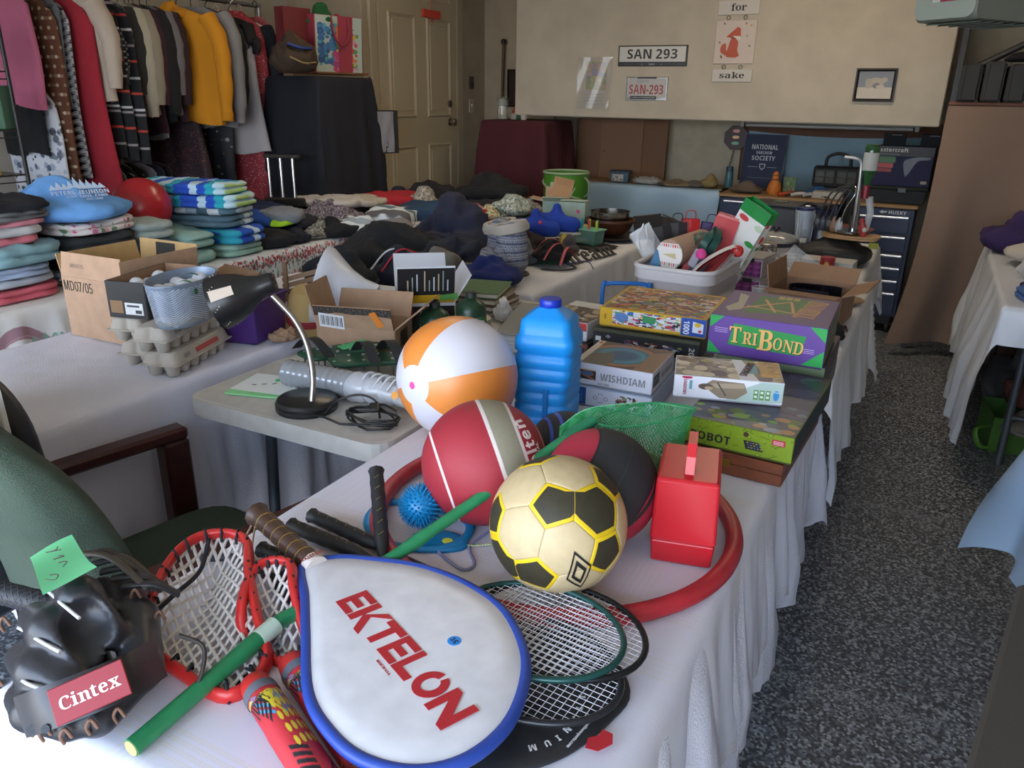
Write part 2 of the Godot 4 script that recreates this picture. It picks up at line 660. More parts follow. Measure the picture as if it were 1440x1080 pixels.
# ================================================================ the room
func build_room() -> void:
	var wallm := mottled("drywall", ["a49882", "ad9f89"], 0.01, 0.6, 0.9)
	var conc := mottled("concrete", ["9d917d", "aba08c", "b2a893"], 0.03, 1.2, 0.95)
	var fl := mottled("flake", ["3a3d41", "4b4f55", "63686e", "7c8188", "93989e", "4e5258", "acb0b5", "40444a", "6e737a"], 0.16, 0.85, 0.45, FastNoiseLite.TYPE_CELLULAR, 1024)
	room("floor", box(6.2, 0.15, 8.1, 0.001), fl, Vector3(-1.35, -0.15, -2.55))
	room("ground", box(30, 0.1, 24, 0.001), mottled("drive", ["a8a49c", "b8b4ac"], 0.03, 0.5, 0.95), Vector3(0, -0.17, 13.45))
	room("ceiling", box(6.2, 0.15, 8.1, 0.001), m("c9c2b4", 0.9), Vector3(-1.35, 2.65, -2.55))
	room("wall_back", box(6.2, 2.65, 0.15, 0.001), conc, Vector3(-1.35, 0, -6.45))
	room("wall_right", box(0.15, 2.65, 8.0, 0.001), wallm, Vector3(1.6, 0, -2.55))
	room("wall_left", box(0.15, 2.65, 6.1, 0.001), m("a8a196", 0.9), Vector3(-4.35, 0, -1.65))
	room("wall_entry", box(0.75, 2.65, 1.72, 0.004), wallm, Vector3(-4.0, 0, -5.53))
	room("wall_front", box(0.75, 2.65, 0.15, 0.004), wallm, Vector3(-3.95, 0, 1.35))
	room("wall_front_right", box(0.45, 2.65, 0.15, 0.004), wallm, Vector3(1.38, 0, 1.35))
	room("wall_header", box(4.8, 0.4, 0.15, 0.004), wallm, Vector3(-1.2, 2.25, 1.35))
	room("wall_corner", box(0.69, 2.65, 0.02, 0.002), wallm, Vector3(-3.28, 0, -6.36))
	# deep boxed-in bulkhead that overhangs the bench
	room("wall_bulkhead", box(2.93, 1.3, 0.7, 0.006), mottled("bulk", ["ada392", "b5ab9a"], 0.01, 0.6, 0.85), Vector3(-1.49, 1.35, -6.0))
	# entry door: six moulded panels, casing, knob and deadbolt
	var dm := m("b3a68d", 0.55)
	var d := Node3D.new()
	d.name = "door_1"
	add_child(d)
	d.position = Vector3(-3.625, 0.42, -5.35)
	d.rotation_degrees.y = 90
	d.set_meta("kind", "structure")
	d.set_meta("label", "beige six-panel entry door on the left wall")
	P(d, "slab", box(1.04, 2.03, 0.03, 0.003), dm, Vector3(0, 0, 0))
	for r in [[0.2, 0.5, 0], [0.9, 0.72, 1], [1.72, 0.2, 2]]:
		for sx in [-1, 1]:
			var pw := 0.34
			P(d, "panel_moulding", ring_frame(pw, r[1], 0.03, 0.012), dm, Vector3(sx * 0.245, r[0] + r[1] / 2, 0.014))
			P(d, "raised_panel", box(pw - 0.1, r[1] - 0.1, 0.012, 0.004), dm, Vector3(sx * 0.245, r[0] + 0.05, 0.014))
	var nickel := m("9a948a", 0.3, 0.9)
	var kn := P(d, "door_knob", lathe([Vector2(0, 0), Vector2(0.032, 0), Vector2(0.032, 0.006), Vector2(0.012, 0.01), Vector2(0.012, 0.03), Vector2(0.026, 0.038), Vector2(0.028, 0.052), Vector2(0.018, 0.062), Vector2(0, 0.064)]), nickel, Vector3(0.40, 0.86, 0.015), Vector3(90, 0, 0))
	P(kn, "lock_slot", box(0.006, 0.002, 0.012, 0.0005), m("3a3630", 0.5), Vector3(0, 0.064, 0))
	P(d, "deadbolt", lathe([Vector2(0, 0), Vector2(0.03, 0), Vector2(0.028, 0.012), Vector2(0.012, 0.016), Vector2(0, 0.016)]), nickel, Vector3(0.40, 1.0, 0.015), Vector3(90, 0, 0))
	for sx in [-1, 1]:
		P(d, "casing", box(0.085, 2.1, 0.035, 0.008), m("aca08a", 0.6), Vector3(sx * 0.575, -0.02, 0.0))
	P(d, "stop", box(0.02, 2.05, 0.05, 0.004), m("9c907a", 0.6), Vector3(0.525, 0, -0.005))
	P(d, "head_casing", box(1.235, 0.085, 0.035, 0.008), m("aca08a", 0.6), Vector3(0, 2.07, 0))
	# step up to the door
	room("trim_1", box(0.5, 0.4, 1.3, 0.01), conc, Vector3(-3.4, 0, -5.35))
	# lamps under the ceiling, outside the picture
	for p in [Vector3(-2.3, 2.62, -3.6), Vector3(-0.6, 2.62, -4.6)]:
		var l := T("ceiling_lamp", "white ceiling strip lamp hung over the clothing tables" if p.x < -1 else "white ceiling strip lamp hung over the tool bench", "lamp", p)
		P(l, "housing", box(1.2, 0.03, 0.16, 0.006), m("e8e6e0", 0.5))
		var em := StandardMaterial3D.new()
		em.albedo_color = Color("ffffff")
		em.emission_enabled = true
		em.emission = Color("ffe9c8")
		em.emission_energy_multiplier = 2.0
		P(l, "diffuser", box(1.1, 0.008, 0.12, 0.003), em, Vector3(0, -0.008, 0))

func ring_frame(w: float, h: float, t: float, d: float) -> ArrayMesh:
	var st := begin()
	st.set_smooth_group(-1)
	var rr := []
	for q in [[0.0, 0.0], [t * 0.4, d], [t, 0.0]]:
		var r := PackedVector3Array()
		for s in [[1, 1], [-1, 1], [-1, -1], [1, -1]]:
			r.append(Vector3(s[0] * (w / 2 - q[0]), s[1] * (h / 2 - q[0]), q[1]))
		rr.append(r)
	rr.reverse()
	skin(st, rr, true, null, [-1, -1, -1])
	return done(st)

# ================================================================ tables and their cloths
func folding_table(label: String, at: Vector3, w: float, d: float, h: float, turn := 0.0, topc := "c9c6be") -> Node3D:
	var t := T("folding_table", label, "table", at, turn)
	var pts := rrect(w, d, 0.05)
	var top := P(t, "table_top", ext(pts, 0.045), mottled("tabletop" + topc, [topc, Color(topc).darkened(0.06).to_html(false)], 0.03, 3.0, 0.55), Vector3(0, h, 0), Vector3(90, 0, 0))
	top.position.y = h
	var lm := m("4a4f55", 0.45, 0.4)
	for sz in [-1, 1]:
		for sx in [-1, 1]:
			P(t, "leg", tube([Vector3(sx * (w / 2 - 0.1), h - 0.045, sz * (d / 2 - 0.2)), Vector3(sx * (w / 2 - 0.1), 0.0, sz * (d / 2 - 0.16))], 0.016, 10), lm)
		P(t, "leg_brace", tube([Vector3(-w / 2 + 0.1, 0.22, sz * (d / 2 - 0.17)), Vector3(w / 2 - 0.1, 0.22, sz * (d / 2 - 0.17))], 0.011, 8), lm)
	return t

func plaid() -> StandardMaterial3D:
	var im := img(512, 512, "d6d5df")
	rng.seed = 4
	for b in [[60, 130, "dcdae4"], [300, 70, "d9d8e6"]]:
		for k in 16:
			var w: float = b[1] / 16.0
			rc(im, b[0] + k * w, 0, 2, 512, "dbd9e0" if k % 3 else "d8d1ca")
	for b in [[40, 60, "d8cfc4"], [180, 110, "dad8e4"], [400, 50, "d2c8bc"]]:
		for k in 12:
			var w: float = b[1] / 12.0
			var y: float = b[0] + k * w
			for x in range(0, 512, 8):
				rc(im, x, y, 6, 2, b[2] if k % 3 else "d8d6e4")
	return tex("plaid", im, 0.95, 2.4)

func build_tables() -> void:
	var white := cl("dbdae4", 6.0, 0.35)
	var grey := cl("c3c4c8", 6.0, 0.4)
	# sports and games table, nearest
	folding_table("folding table in front, under the white plaid cloth with the balls and games", Vector3(-0.59, 0, -1.36), 0.74, 1.82, 0.742)
	S("table_cloth", "white undercloth hanging in a point below the plaid cloth", "tablecloth", cloth(0.775, 1.87, 0.3, 0.46, 0.2, 0.34, 3, 0.03, 70, 100, 0.12, 0.0005), white, Vector3(-0.59, 0.7435, -1.36))
	S("table_cloth", "white plaid woven cloth over the front table with the balls", "tablecloth", cloth(0.782, 1.88, 0.36, 0.36, 0.05, 0.3, 8, 0.022, 80, 120, 0.2, 0.0005), plaid(), Vector3(-0.59, 0.7455, -1.36))
	# kitchenware tables behind it, in the same row
	folding_table("folding table under a white cloth, holding the gift wrap bin", Vector3(-0.56, 0, -3.02), 0.74, 1.38, 0.742)
	S("table_cloth", "white cloth over the table with the gift wrap bin and kitchen boxes", "tablecloth", cloth(0.78, 1.42, 0.3, 0.4, 0.34, 0.1, 5, 0.025, 70, 80, 0.25, 0.0005), cl("d0d1d4", 6.0, 0.4), Vector3(-0.56, 0.7455, -3.03))
	folding_table("farthest folding table of the kitchen row, before the tool chests", Vector3(-0.6, 0, -4.28), 0.74, 1.0, 0.742)
	S("table_cloth", "grey white cloth over the farthest kitchen table by the tool chests", "tablecloth", cloth(0.78, 1.04, 0.3, 0.3, 0.3, 0.1, 9, 0.02, 60, 60, 0.25, 0.0005), cl("c6c8cb", 6.0, 0.4), Vector3(-0.6, 0.7455, -4.28))
	# bare grey folding table with the lamp
	var g := folding_table("bare scuffed grey folding table with the black desk lamp", Vector3(-1.325, 0, -1.98), 0.64, 1.38, 0.742, 0.0, "bdb9b1")
	P(g, "table_skirt", ring_wall(rrect(0.63, 1.37, 0.05), 0.05, 0.012), m("bfbdb8", 0.55), Vector3(0, 0.692, 0))
	txt(g, "LIFETIME", 0.012, m("d8d8d4"), Vector3(0.24, 0.725, 0.6875), O, 0.055)
	P(g, "maker_label", box(0.07, 0.018, 0.002, 0.0005), m("1b1c1e"), Vector3(0.24, 0.716, 0.686))
	# white table with the egg cartons
	folding_table("folding table under the plain white cloth with the egg cartons", Vector3(-2.09, 0, -1.76), 0.64, 1.6, 0.742)
	S("table_cloth", "plain white cloth over the table with the egg cartons", "tablecloth", cloth(0.68, 1.63, 0.3, 0.64, 0.1, 0.55, 12, 0.02, 90, 120, 0.3, 0.003), white, Vector3(-2.09, 0.7455, -1.77))
	# clothing tables along the left wall
	folding_table("folding table along the left wall under the folded clothes", Vector3(-3.2, 0, -2.3), 0.7, 2.3, 0.745)
	S("table_cloth", "white cloth with a red rose border under the beach towels", "tablecloth", cloth(0.76, 1.34, 0.1, 0.42, 0.03, 0.02, 15, 0.018, 60, 110, 0.2, 0.0005), roses(), Vector3(-3.2, 0.7495, -2.83))
	S("table_cloth", "cream holiday cloth with mauve ribbons and green trees, hanging at left", "tablecloth", cloth(0.76, 0.98, 0.1, 0.5, 0.02, 0.3, 17, 0.03, 60, 90, 0.2, 0.0005), ribbons(), Vector3(-3.2, 0.7495, -1.66))
	# clothing table at the back and the middle clothes table
	folding_table("folding table at the back under the dark heaps of clothes", Vector3(-2.75, 0, -4.15), 0.8, 1.3, 0.742)
	S("table_cloth", "grey cloth under the dark clothes before the entry door", "tablecloth", cloth(0.86, 1.36, 0.3, 0.3, 0.2, 0.2, 21, 0.02, 50, 60, 0.2, 0.0005), grey, Vector3(-2.75, 0.7455, -4.15))
	folding_table("folding table in the middle under coats, slippers and the word dream", Vector3(-1.78, 0, -3.5), 0.8, 1.4, 0.742)
	S("table_cloth", "grey white crinkled cloth over the middle table with the slippers", "tablecloth", cloth(0.86, 1.5, 0.3, 0.55, 0.3, 0.08, 23, 0.03, 90, 100, 0.25, 0.001), grey, Vector3(-1.78, 0.7455, -3.5))
	# tables on the right
	folding_table("folding table at the right under the white plastic cloth", Vector3(0.72, 0, -4.38), 0.7, 1.56, 0.742)
	S("table_cloth", "thin white plastic cloth with long hanging corners on the right table", "tablecloth", cloth(0.76, 1.64, 0.62, 0.2, 0.3, 0.16, 25, 0.035, 100, 110, 0.05, 0.002), plastic("cfd3da"), Vector3(0.72, 0.7455, -4.38))
	folding_table("folding table at the right edge under the pale blue cloth", Vector3(0.85, 0, -1.9), 0.72, 1.2, 0.742)
	S("table_cloth", "pale blue plastic cloth hanging off the right edge table", "tablecloth", cloth(0.76, 1.25, 0.54, 0.2, 0.3, 0.02, 27, 0.016, 70, 80, 0.5, 0.001), plastic("a9c4e0"), Vector3(0.84, 0.7455, -1.9))

func plastic(c: String) -> StandardMaterial3D:
	var s: StandardMaterial3D = m(c, 0.35).duplicate()
	s.backlight_enabled = true
	s.backlight = Color(0.12, 0.12, 0.13)
	return s

func ring_wall(pts: Array, h: float, t: float) -> ArrayMesh:
	var st := begin()
	var rows := []
	for q in [[1.0, 0.0], [1.0, h], [1.0 - t, h], [1.0 - t, 0.0], [1.0, 0.0]]:
		var r := PackedVector3Array()
		for p in pts:
			r.append(Vector3(p.x * q[0], q[1], p.y * q[0]))
		rows.append(r)
	skin(st, rows, true, null, [1, 2, 3, 4])
	return done(st)

func roses() -> StandardMaterial3D:
	# u runs across the cloth (top, then down the front), v along it
	var im := img(512, 512, "c4c9cd")
	rng.seed = 11
	for k in 110:
		var v := k * 4.7 + rng.randf() * 4
		for q in 4:
			disc(im, 362 + rng.randfn() * 8, v + rng.randf() * 8, 2.5 + rng.randf() * 2, 2.0, ["8d3a40", "a54a4e", "b96a6c", "7a2f36"][rng.randi() % 4])
		for q in 4:
			disc(im, 372 + rng.randfn() * 12, v + rng.randf() * 8, 3, 1.6, ["5d6f66", "6d7d74", "8b9a92"][rng.randi() % 3])
		if k % 5 == 0:
			for q in 6:
				disc(im, 388 + rng.randf() * 12, v + rng.randf() * 10, 4, 2.4, ["a2565a", "b96a6c", "6d7d74"][rng.randi() % 3])
	return tex("roses", im, 0.95)

func ribbons() -> StandardMaterial3D:
	var im := img(512, 512, "d5d2cd")
	for k in 512:
		var x := 374 + sin(k * 0.045) * 18
		disc(im, x, k, 9, 3, "a07a82")
		disc(im, x + 5, k, 2, 2, "c09aa2")
	rng.seed = 3
	for c in [60, 200, 330, 450]:
		for q in 60:
			disc(im, 372 + rng.randf() * 60, c + rng.randfn() * 14, 8, 4, ["7f9c8a", "93ad9c", "b9c9bc", "e8e8e4", "a86a68"][rng.randi() % 5])
	return tex("ribbons", im, 0.95)

# ================================================================ soft bodies as one skin (surface nets over capsules)
func blob(caps: Array, cell := 0.006, k := 0.02, bite: Array = []) -> ArrayMesh:
	var lo := Vector3.ONE * 1e9
	var hi := -lo
	for c in caps:
		var rm := maxf(c[2], c[3]) + k + cell * 2
		lo = lo.min(c[0] - Vector3.ONE * rm).min(c[1] - Vector3.ONE * rm)
		hi = hi.max(c[0] + Vector3.ONE * rm).max(c[1] + Vector3.ONE * rm)
	var nx := int((hi.x - lo.x) / cell) + 1
	var ny := int((hi.y - lo.y) / cell) + 1
	var nk := int((hi.z - lo.z) / cell) + 1
	var f := PackedFloat32Array()
	f.resize(nx * ny * nk)
	f.fill(1.0)
	for c in caps:
		var a: Vector3 = c[0]
		var ab: Vector3 = c[1] - c[0]
		var l2 := maxf(ab.length_squared(), 1e-9)
		var rm := maxf(c[2], c[3]) + k + cell * 2
		var c0: Vector3 = (a.min(c[1]) - Vector3.ONE * rm - lo) / cell
		var c1: Vector3 = (a.max(c[1]) + Vector3.ONE * rm - lo) / cell
		for z in range(maxi(0, int(c0.z)), mini(nk, int(c1.z) + 2)):
			for y in range(maxi(0, int(c0.y)), mini(ny, int(c1.y) + 2)):
				for x in range(maxi(0, int(c0.x)), mini(nx, int(c1.x) + 2)):
					var p := lo + Vector3(x, y, z) * cell
					var t := clampf((p - a).dot(ab) / l2, 0, 1)
					var d := p.distance_to(a + ab * t) - lerpf(c[2], c[3], t)
					var i := x + nx * (y + ny * z)
					var h := maxf(k - absf(f[i] - d), 0.0) / k
					f[i] = minf(f[i], d) - h * h * k * 0.25
	for c in bite:
		var a: Vector3 = c[0]
		var ab: Vector3 = c[1] - c[0]
		var l2 := maxf(ab.length_squared(), 1e-9)
		for z in nk:
			for y in ny:
				for x in nx:
					var p := lo + Vector3(x, y, z) * cell
					var t := clampf((p - a).dot(ab) / l2, 0, 1)
					var i := x + nx * (y + ny * z)
					f[i] = maxf(f[i], c[2] - p.distance_to(a + ab * t))
	var ids := {}
	var pts := PackedVector3Array()
	for z in nk - 1:
		for y in ny - 1:
			for x in nx - 1:
				var i := x + nx * (y + ny * z)
				var neg := 0
				for q in [0, 1, nx, nx + 1, nx * ny, nx * ny + 1, nx * ny + nx, nx * ny + nx + 1]:
					if f[i + q] < 0:
						neg += 1
				if neg == 0 or neg == 8:
					continue
				var s := O
				var n := 0
				for e in [[0, 0, 0, 0], [0, 1, 0, 0], [0, 0, 1, 0], [0, 1, 1, 0], [0, 0, 0, 1], [1, 0, 0, 1], [0, 0, 1, 1], [1, 0, 1, 1], [0, 0, 0, 2], [1, 0, 0, 2], [0, 1, 0, 2], [1, 1, 0, 2]]:
					var o := Vector3.ZERO
					if e[3] == 0: o = Vector3(0, e[1], e[2])
					elif e[3] == 1: o = Vector3(e[0], 0, e[2])
					else: o = Vector3(e[0], e[1], 0)
					var st: int = [1, nx, nx * ny][e[3]]
					var b := int(o.x) + nx * (int(o.y) + ny * int(o.z)) + i
					var fa := f[b]
					var fb := f[b + st]
					if (fa < 0) != (fb < 0):
						o[e[3]] += fa / (fa - fb)
						s += o
						n += 1
				ids[i] = pts.size()
				pts.append(lo + (Vector3(x, y, z) + s / n) * cell)
	var out := begin()
	out.set_smooth_group(0)
	for p in pts:
		out.set_uv(Vector2(p.x, p.z))
		out.add_vertex(p)
	for z in range(1, nk - 1):
		for y in range(1, ny - 1):
			for x in range(1, nx - 1):
				var i := x + nx * (y + ny * z)
				for ax in 3:
					var st: int = [1, nx, nx * ny][ax]
					if (f[i] < 0) != (f[i + st] < 0):
						var u: int = [nx, nx * ny, 1][ax]
						var v: int = [nx * ny, 1, nx][ax]
						var q := [ids.get(i - u - v, -1), ids.get(i - v, -1), ids.get(i, -1), ids.get(i - u, -1)]
						if q.min() < 0:
							continue
						if f[i] >= 0:
							q.reverse()
						for w in [q[0], q[2], q[1], q[0], q[3], q[2]]:
							out.add_index(w)
	out.generate_normals()
	return out.commit()

func cv(x: float, y: float, z: float) -> Vector3:
	# a direction seen from the camera's side of things, for turning balls
	return Basis.from_euler(Vector3(deg_to_rad(-20.4), deg_to_rad(27.5), 0)) * Vector3(x, y, z)

func V(x: float, y: float, z: float) -> Vector3:
	return Vector3(x, y, z)

func aimed(axis: Vector3, spin := 0.0) -> Basis:
	var y := axis.normalized()
	var x := y.cross(Vector3.UP if absf(y.y) < 0.95 else Vector3.RIGHT).normalized()
	return Basis(x, y, x.cross(y)) * Basis(Vector3.UP, deg_to_rad(spin))

func sphere(r: float, n := 48, k := 28) -> ArrayMesh:
	var p := []
	for i in k + 1:
		var a := -PI / 2 + PI * i / k
		p.append(Vector2(maxf(cos(a) * r, 0.0), sin(a) * r))
	return lathe(p, n)

func cyl(r: float, h: float, n := 20, b := 0.002) -> ArrayMesh:
	b = minf(b, minf(r, h) * 0.3)
	return lathe([Vector2(0, 0), Vector2(r - b, 0), Vector2(r, b), Vector2(r, h - b), Vector2(r - b, h), Vector2(0, h)], n)

func rod(par: Node3D, n: String, a: Vector3, b: Vector3, r, mt: Material, seg := 10, steps := 1) -> MeshInstance3D:
	var pts := []
	for i in steps + 1:
		pts.append(a.lerp(b, float(i) / steps))
	return P(par, n, tube(pts, r, seg), mt)

# lettering bent round a ball: centre direction and reading direction in the ball's own axes
func ball_text(par: Node3D, s: String, h: float, r: float, mt: Material, dir: Vector3, along: Vector3) -> void:
	var t := TextMesh.new()
	t.text = s
	var f := SystemFont.new()
	f.font_names = PackedStringArray(["Droid Sans"])
	f.font_weight = 700
	t.font = f
	t.font_size = 32
	t.pixel_size = h / 23.0
	t.depth = 0.0006
	t.curve_step = 2.0
	var a := t.get_mesh_arrays()
	var vs: PackedVector3Array = a[Mesh.ARRAY_VERTEX]
	var ix: PackedInt32Array = a[Mesh.ARRAY_INDEX] if a[Mesh.ARRAY_INDEX] != null else PackedInt32Array()
	var d := dir.normalized()
	var x := (along - d * along.dot(d)).normalized()
	var y := d.cross(x)
	for i in vs.size():
		var p := vs[i]
		vs[i] = (Basis(y, p.x / r) * Basis(x, -p.y / r) * d) * (r + 0.0006 + p.z)
	var st := begin()
	st.set_smooth_group(-1)
	if ix.size() > 0:
		for i in ix:
			v3(st, vs[i], Vector2.ZERO)
	else:
		for p in vs:
			v3(st, p, Vector2.ZERO)
	P(par, "lettering", done(st), mt)

func soccer_ball(at: Vector3, r: float) -> void:
	var t := T("soccer_ball", "cream football with worn black panels edged in yellow", "ball", at)
	var ph := (1 + sqrt(5.0)) / 2
	var ico := []
	for s in [-1, 1]:
		for q in [-1, 1]:
			ico.append(V(0, s, q * ph).normalized()); ico.append(V(s, q * ph, 0).normalized()); ico.append(V(q * ph, 0, s).normalized())
	var el: float = 1.06
	var cream := mottled("ballcream", ["c2ac80", "cbb68c", "baa478"], 0.02, 8.0, 0.5)
	var black := mottled("ballblack", ["23262c", "2c2f33", "3a3626"], 0.04, 10.0, 0.55)
	var yellow := m("e0bd18", 0.5)
	var faces := []
	for a in ico:
		var nb := []
		for b in ico:
			if a != b and a.distance_to(b) < el:
				nb.append(b)
		var x: Vector3 = nb[0].cross(a).normalized()
		nb.sort_custom(func(p, q): return atan2(p.dot(x), p.dot(a.cross(x))) < atan2(q.dot(x), q.dot(a.cross(x))))
		var cs := []
		for b in nb:
			cs.append((a * 2 + b) / 3)
		faces.append([a, cs, true])
	for i in 12:
		for j in range(i + 1, 12):
			for k in range(j + 1, 12):
				if ico[i].distance_to(ico[j]) < el and ico[j].distance_to(ico[k]) < el and ico[i].distance_to(ico[k]) < el:
					var cs := [(ico[i] * 2 + ico[j]) / 3, (ico[i] + ico[j] * 2) / 3, (ico[j] * 2 + ico[k]) / 3, (ico[j] + ico[k] * 2) / 3, (ico[k] * 2 + ico[i]) / 3, (ico[k] + ico[i] * 2) / 3]
					faces.append([(ico[i] + ico[j] + ico[k]).normalized(), cs, false])
	# turn the ball so that a black panel faces up and towards the camera
	var bas := aimed(cv(-0.12, 0.42, 0.9)) * aimed(ico[0]).inverse()
	var best_spin := -2.0
	var spun := bas
	for q in 72:
		var tryb := Basis(cv(-0.12, 0.42, 0.9).normalized(), deg_to_rad(q)) * bas
		for f in faces:
			if not f[2]:
				var sc: float = (tryb * f[0]).dot(cv(0.48, 0.35, 0.80))
				if sc > best_spin:
					best_spin = sc
					spun = tryb
	bas = spun
	for f in faces:
		f[0] = bas * f[0]
		for q in f[1].size():
			f[1][q] = bas * f[1][q]
	var dark_dirs := [cv(-0.12, 0.42, 0.9), cv(-0.35, -0.65, 0.67)]
	var dark := []
	for d in dark_dirs:
		var best = null
		for f in faces:
			if f[2] and (best == null or f[0].dot(d) > best[0].dot(d)):
				best = f
		dark.append(best)
		var side = null
		var want: Vector3 = cv(0.48, 0.35, 0.80) if dark.size() == 1 else cv(-0.85, -0.5, 0.3)
		for f in faces:
			if not f[2] and f[0].dot(best[0]) > 0.75 and (side == null or f[0].dot(want) > side[0].dot(want)):
				side = f
		dark.append(side)
	for f in faces:
		var isd: bool = f in dark or (f[2] and (f[0].dot(cv(0, 0, 1)) < 0.3 or f[0].dot(cv(0.6, -0.75, 0.3)) > 0.8))
		var ring := []
		var joint := []
		var n: int = f[1].size()
		for i in n:
			var shared := false
			for g in dark:
				if isd and g != f and f in dark:
					var hits := 0
					for c in g[1]:
						if c.distance_to(f[1][i]) < 0.02 or c.distance_to(f[1][(i + 1) % n]) < 0.02:
							hits += 1
					shared = shared or hits == 2
			for q in 4:
				ring.append(f[1][i].lerp(f[1][(i + 1) % n], q / 4.0))
				joint.append(shared)
		var fl := [0.02, 0.4, 0.7, 0.8, 0.93, 0.99, 1.0]
		var rows := []
		for s in fl:
			var row := PackedVector3Array()
			for pi in ring.size():
				var p: Vector3 = ring[pi]
				var v: Vector3 = (f[0] * p.dot(f[0])).lerp(p, s if not joint[pi] or s < 0.75 else 0.95 + s * 0.05).normalized()
				row.append(v * (r if s < 0.98 else (r - 0.0004 if s < 1 else r - 0.0012)))
			rows.append(row)
		if rows[2][0].cross(rows[2][1]).dot(f[0]) > 0:
			for q in rows:
				q.reverse()
		rows.reverse()
		var mesh: ArrayMesh
		if isd:
			var s0 := begin()
			skin(s0, rows.slice(3), true)
			cap(s0, rows[-1], true, 0)
			mesh = done(s0)
			mesh.surface_set_material(0, black)
			var s1 := begin()
			skin(s1, rows.slice(0, 4), true)
			s1.generate_normals()
			s1.commit(mesh)
			mesh.surface_set_material(1, yellow)
			P(t, "panel", mesh, null)
		else:
			var s0 := begin()
			skin(s0, rows, true)
			cap(s0, rows[-1], true, 0)
			P(t, "panel", done(s0), cream)
	# double diamond emblem
	var ld := cv(0.24, -0.52, 0.82).normalized()
	var lx := cv(1, 0.1, 0)
	lx = (lx - ld * lx.dot(ld)).normalized()
	var ly := ld.cross(lx)
	var st := begin()
	for g in [[1.0, 0.84], [0.6, 0.36]]:
		var rows := []
		for s in [g[0], g[1]]:
			var row := PackedVector3Array()
			for i in 4:
				var a: Vector2 = [Vector2(-0.004, 0.044), Vector2(0.021, 0.010), Vector2(0.004, -0.040), Vector2(-0.020, -0.008)][i]
				var b: Vector2 = [Vector2(-0.004, 0.044), Vector2(0.021, 0.010), Vector2(0.004, -0.040), Vector2(-0.020, -0.008)][(i + 1) % 4]
				for q in 5:
					var p = a.lerp(b, q / 5.0) * s
					row.append((ld * r + lx * p.x + ly * p.y).normalized() * (r + 0.0008))
			row.reverse()
			rows.append(row)
		skin(st, rows, true)
	P(t, "emblem", done(st), m("1c1a18", 0.5))

func racket(label: String, a: Vector3, b: Vector3, hl: float, hw: float, frame: String, shaft := "17181a", strung := true) -> void:
	var t := T("badminton_racket", label, "racket", O, 0, "badminton rackets stacked on the plaid cloth")
	var d := (b - a).normalized()
	var up := V(0, 1, 0)
	up = (up - d * up.dot(d)).normalized()
	var s := d.cross(up)
	var gr := []
	var rad := []
	for i in 22:
		gr.append(a + d * 0.2 * i / 21.0)
		rad.append((0.0125 if i < 17 else lerpf(0.0125, 0.005, (i - 16) / 5.0)) + (0.0008 if i % 3 == 0 and i < 17 else 0.0) + (0.002 if i == 0 else 0.0))
	P(t, "grip", tube(gr, rad, 8), m("1d1e20", 0.55))
	for k in 6:
		P(t, "grip_seam", tube(spline([a + d * (0.02 + k * 0.024) + up * 0.0136 - s * 0.004, a + d * (0.026 + k * 0.024) + up * 0.0132 + s * 0.005], 2), 0.0006, 4), m("8a7a3a", 0.5))
	var hc := b - d * hl / 2
	rod(t, "shaft", a + d * 0.19, hc - d * hl / 2, 0.0042, m(shaft, 0.3, 0.4), 8)
	if not strung:
		return
	var ring := []
	for i in 48:
		var q := TAU * i / 48
		ring.append(hc + d * cos(q) * hl / 2 + s * sin(q) * hw / 2)
	P(t, "frame", tube(ring, 0.0048, 8, true), m(frame, 0.3, 0.3))
	if true:
		var st := begin()
		for i in range(-9, 10):
			var x := i / 10.0
			var e := sqrt(1 - x * x)
			tube_into(st, [hc + s * x * hw / 2 - d * e * hl / 2, hc + s * x * hw / 2 + d * e * hl / 2], 0.0006, 4)
		for i in range(-11, 12):
			var x := i / 12.0
			var e := sqrt(1 - x * x)
			tube_into(st, [hc + d * x * hl / 2 - s * e * hw / 2, hc + d * x * hl / 2 + s * e * hw / 2], 0.0006, 4)
		P(t, "strings", done(st), m("e6e6ea", 0.4))

func flat_shape(pts: Array, h: float, puff: float, inset := 0.0) -> ArrayMesh:
	# cushion-like slab over an outline in x-z: pts are Vector2(x, z)
	var c := Vector2.ZERO
	for p in pts:
		c += p / pts.size()
	var rows := []
	for q in [[0.96, 0.0], [1.0, h * 0.3], [1.0, h * 0.7], [0.965, h], [0.8, h + puff * 0.6], [0.5, h + puff], [0.2, h + puff], [0.01, h + puff]]:
		var row := PackedVector3Array()
		for p in pts:
			var v: Vector2 = c + (p - c) * (q[0] - inset)
			row.append(V(v.x, q[1], v.y))
		rows.append(row)
	var area := 0.0
	for i in pts.size():
		area += pts[i].cross(pts[(i + 1) % pts.size()])
	if area < 0:
		for r in rows:
			r.reverse()
	var st := begin()
	skin(st, rows, true)
	cap(st, rows[-1], true, 0)
	cap(st, rows[0], false)
	return done(st)

func spl2(pts: Array, k := 5) -> Array:
	var v := []
	for p in pts:
		v.append(V(p.x, 0, p.y))
	var r := []
	for p in spline(v, k, true):
		r.append(Vector2(p.x, p.z))
	return r

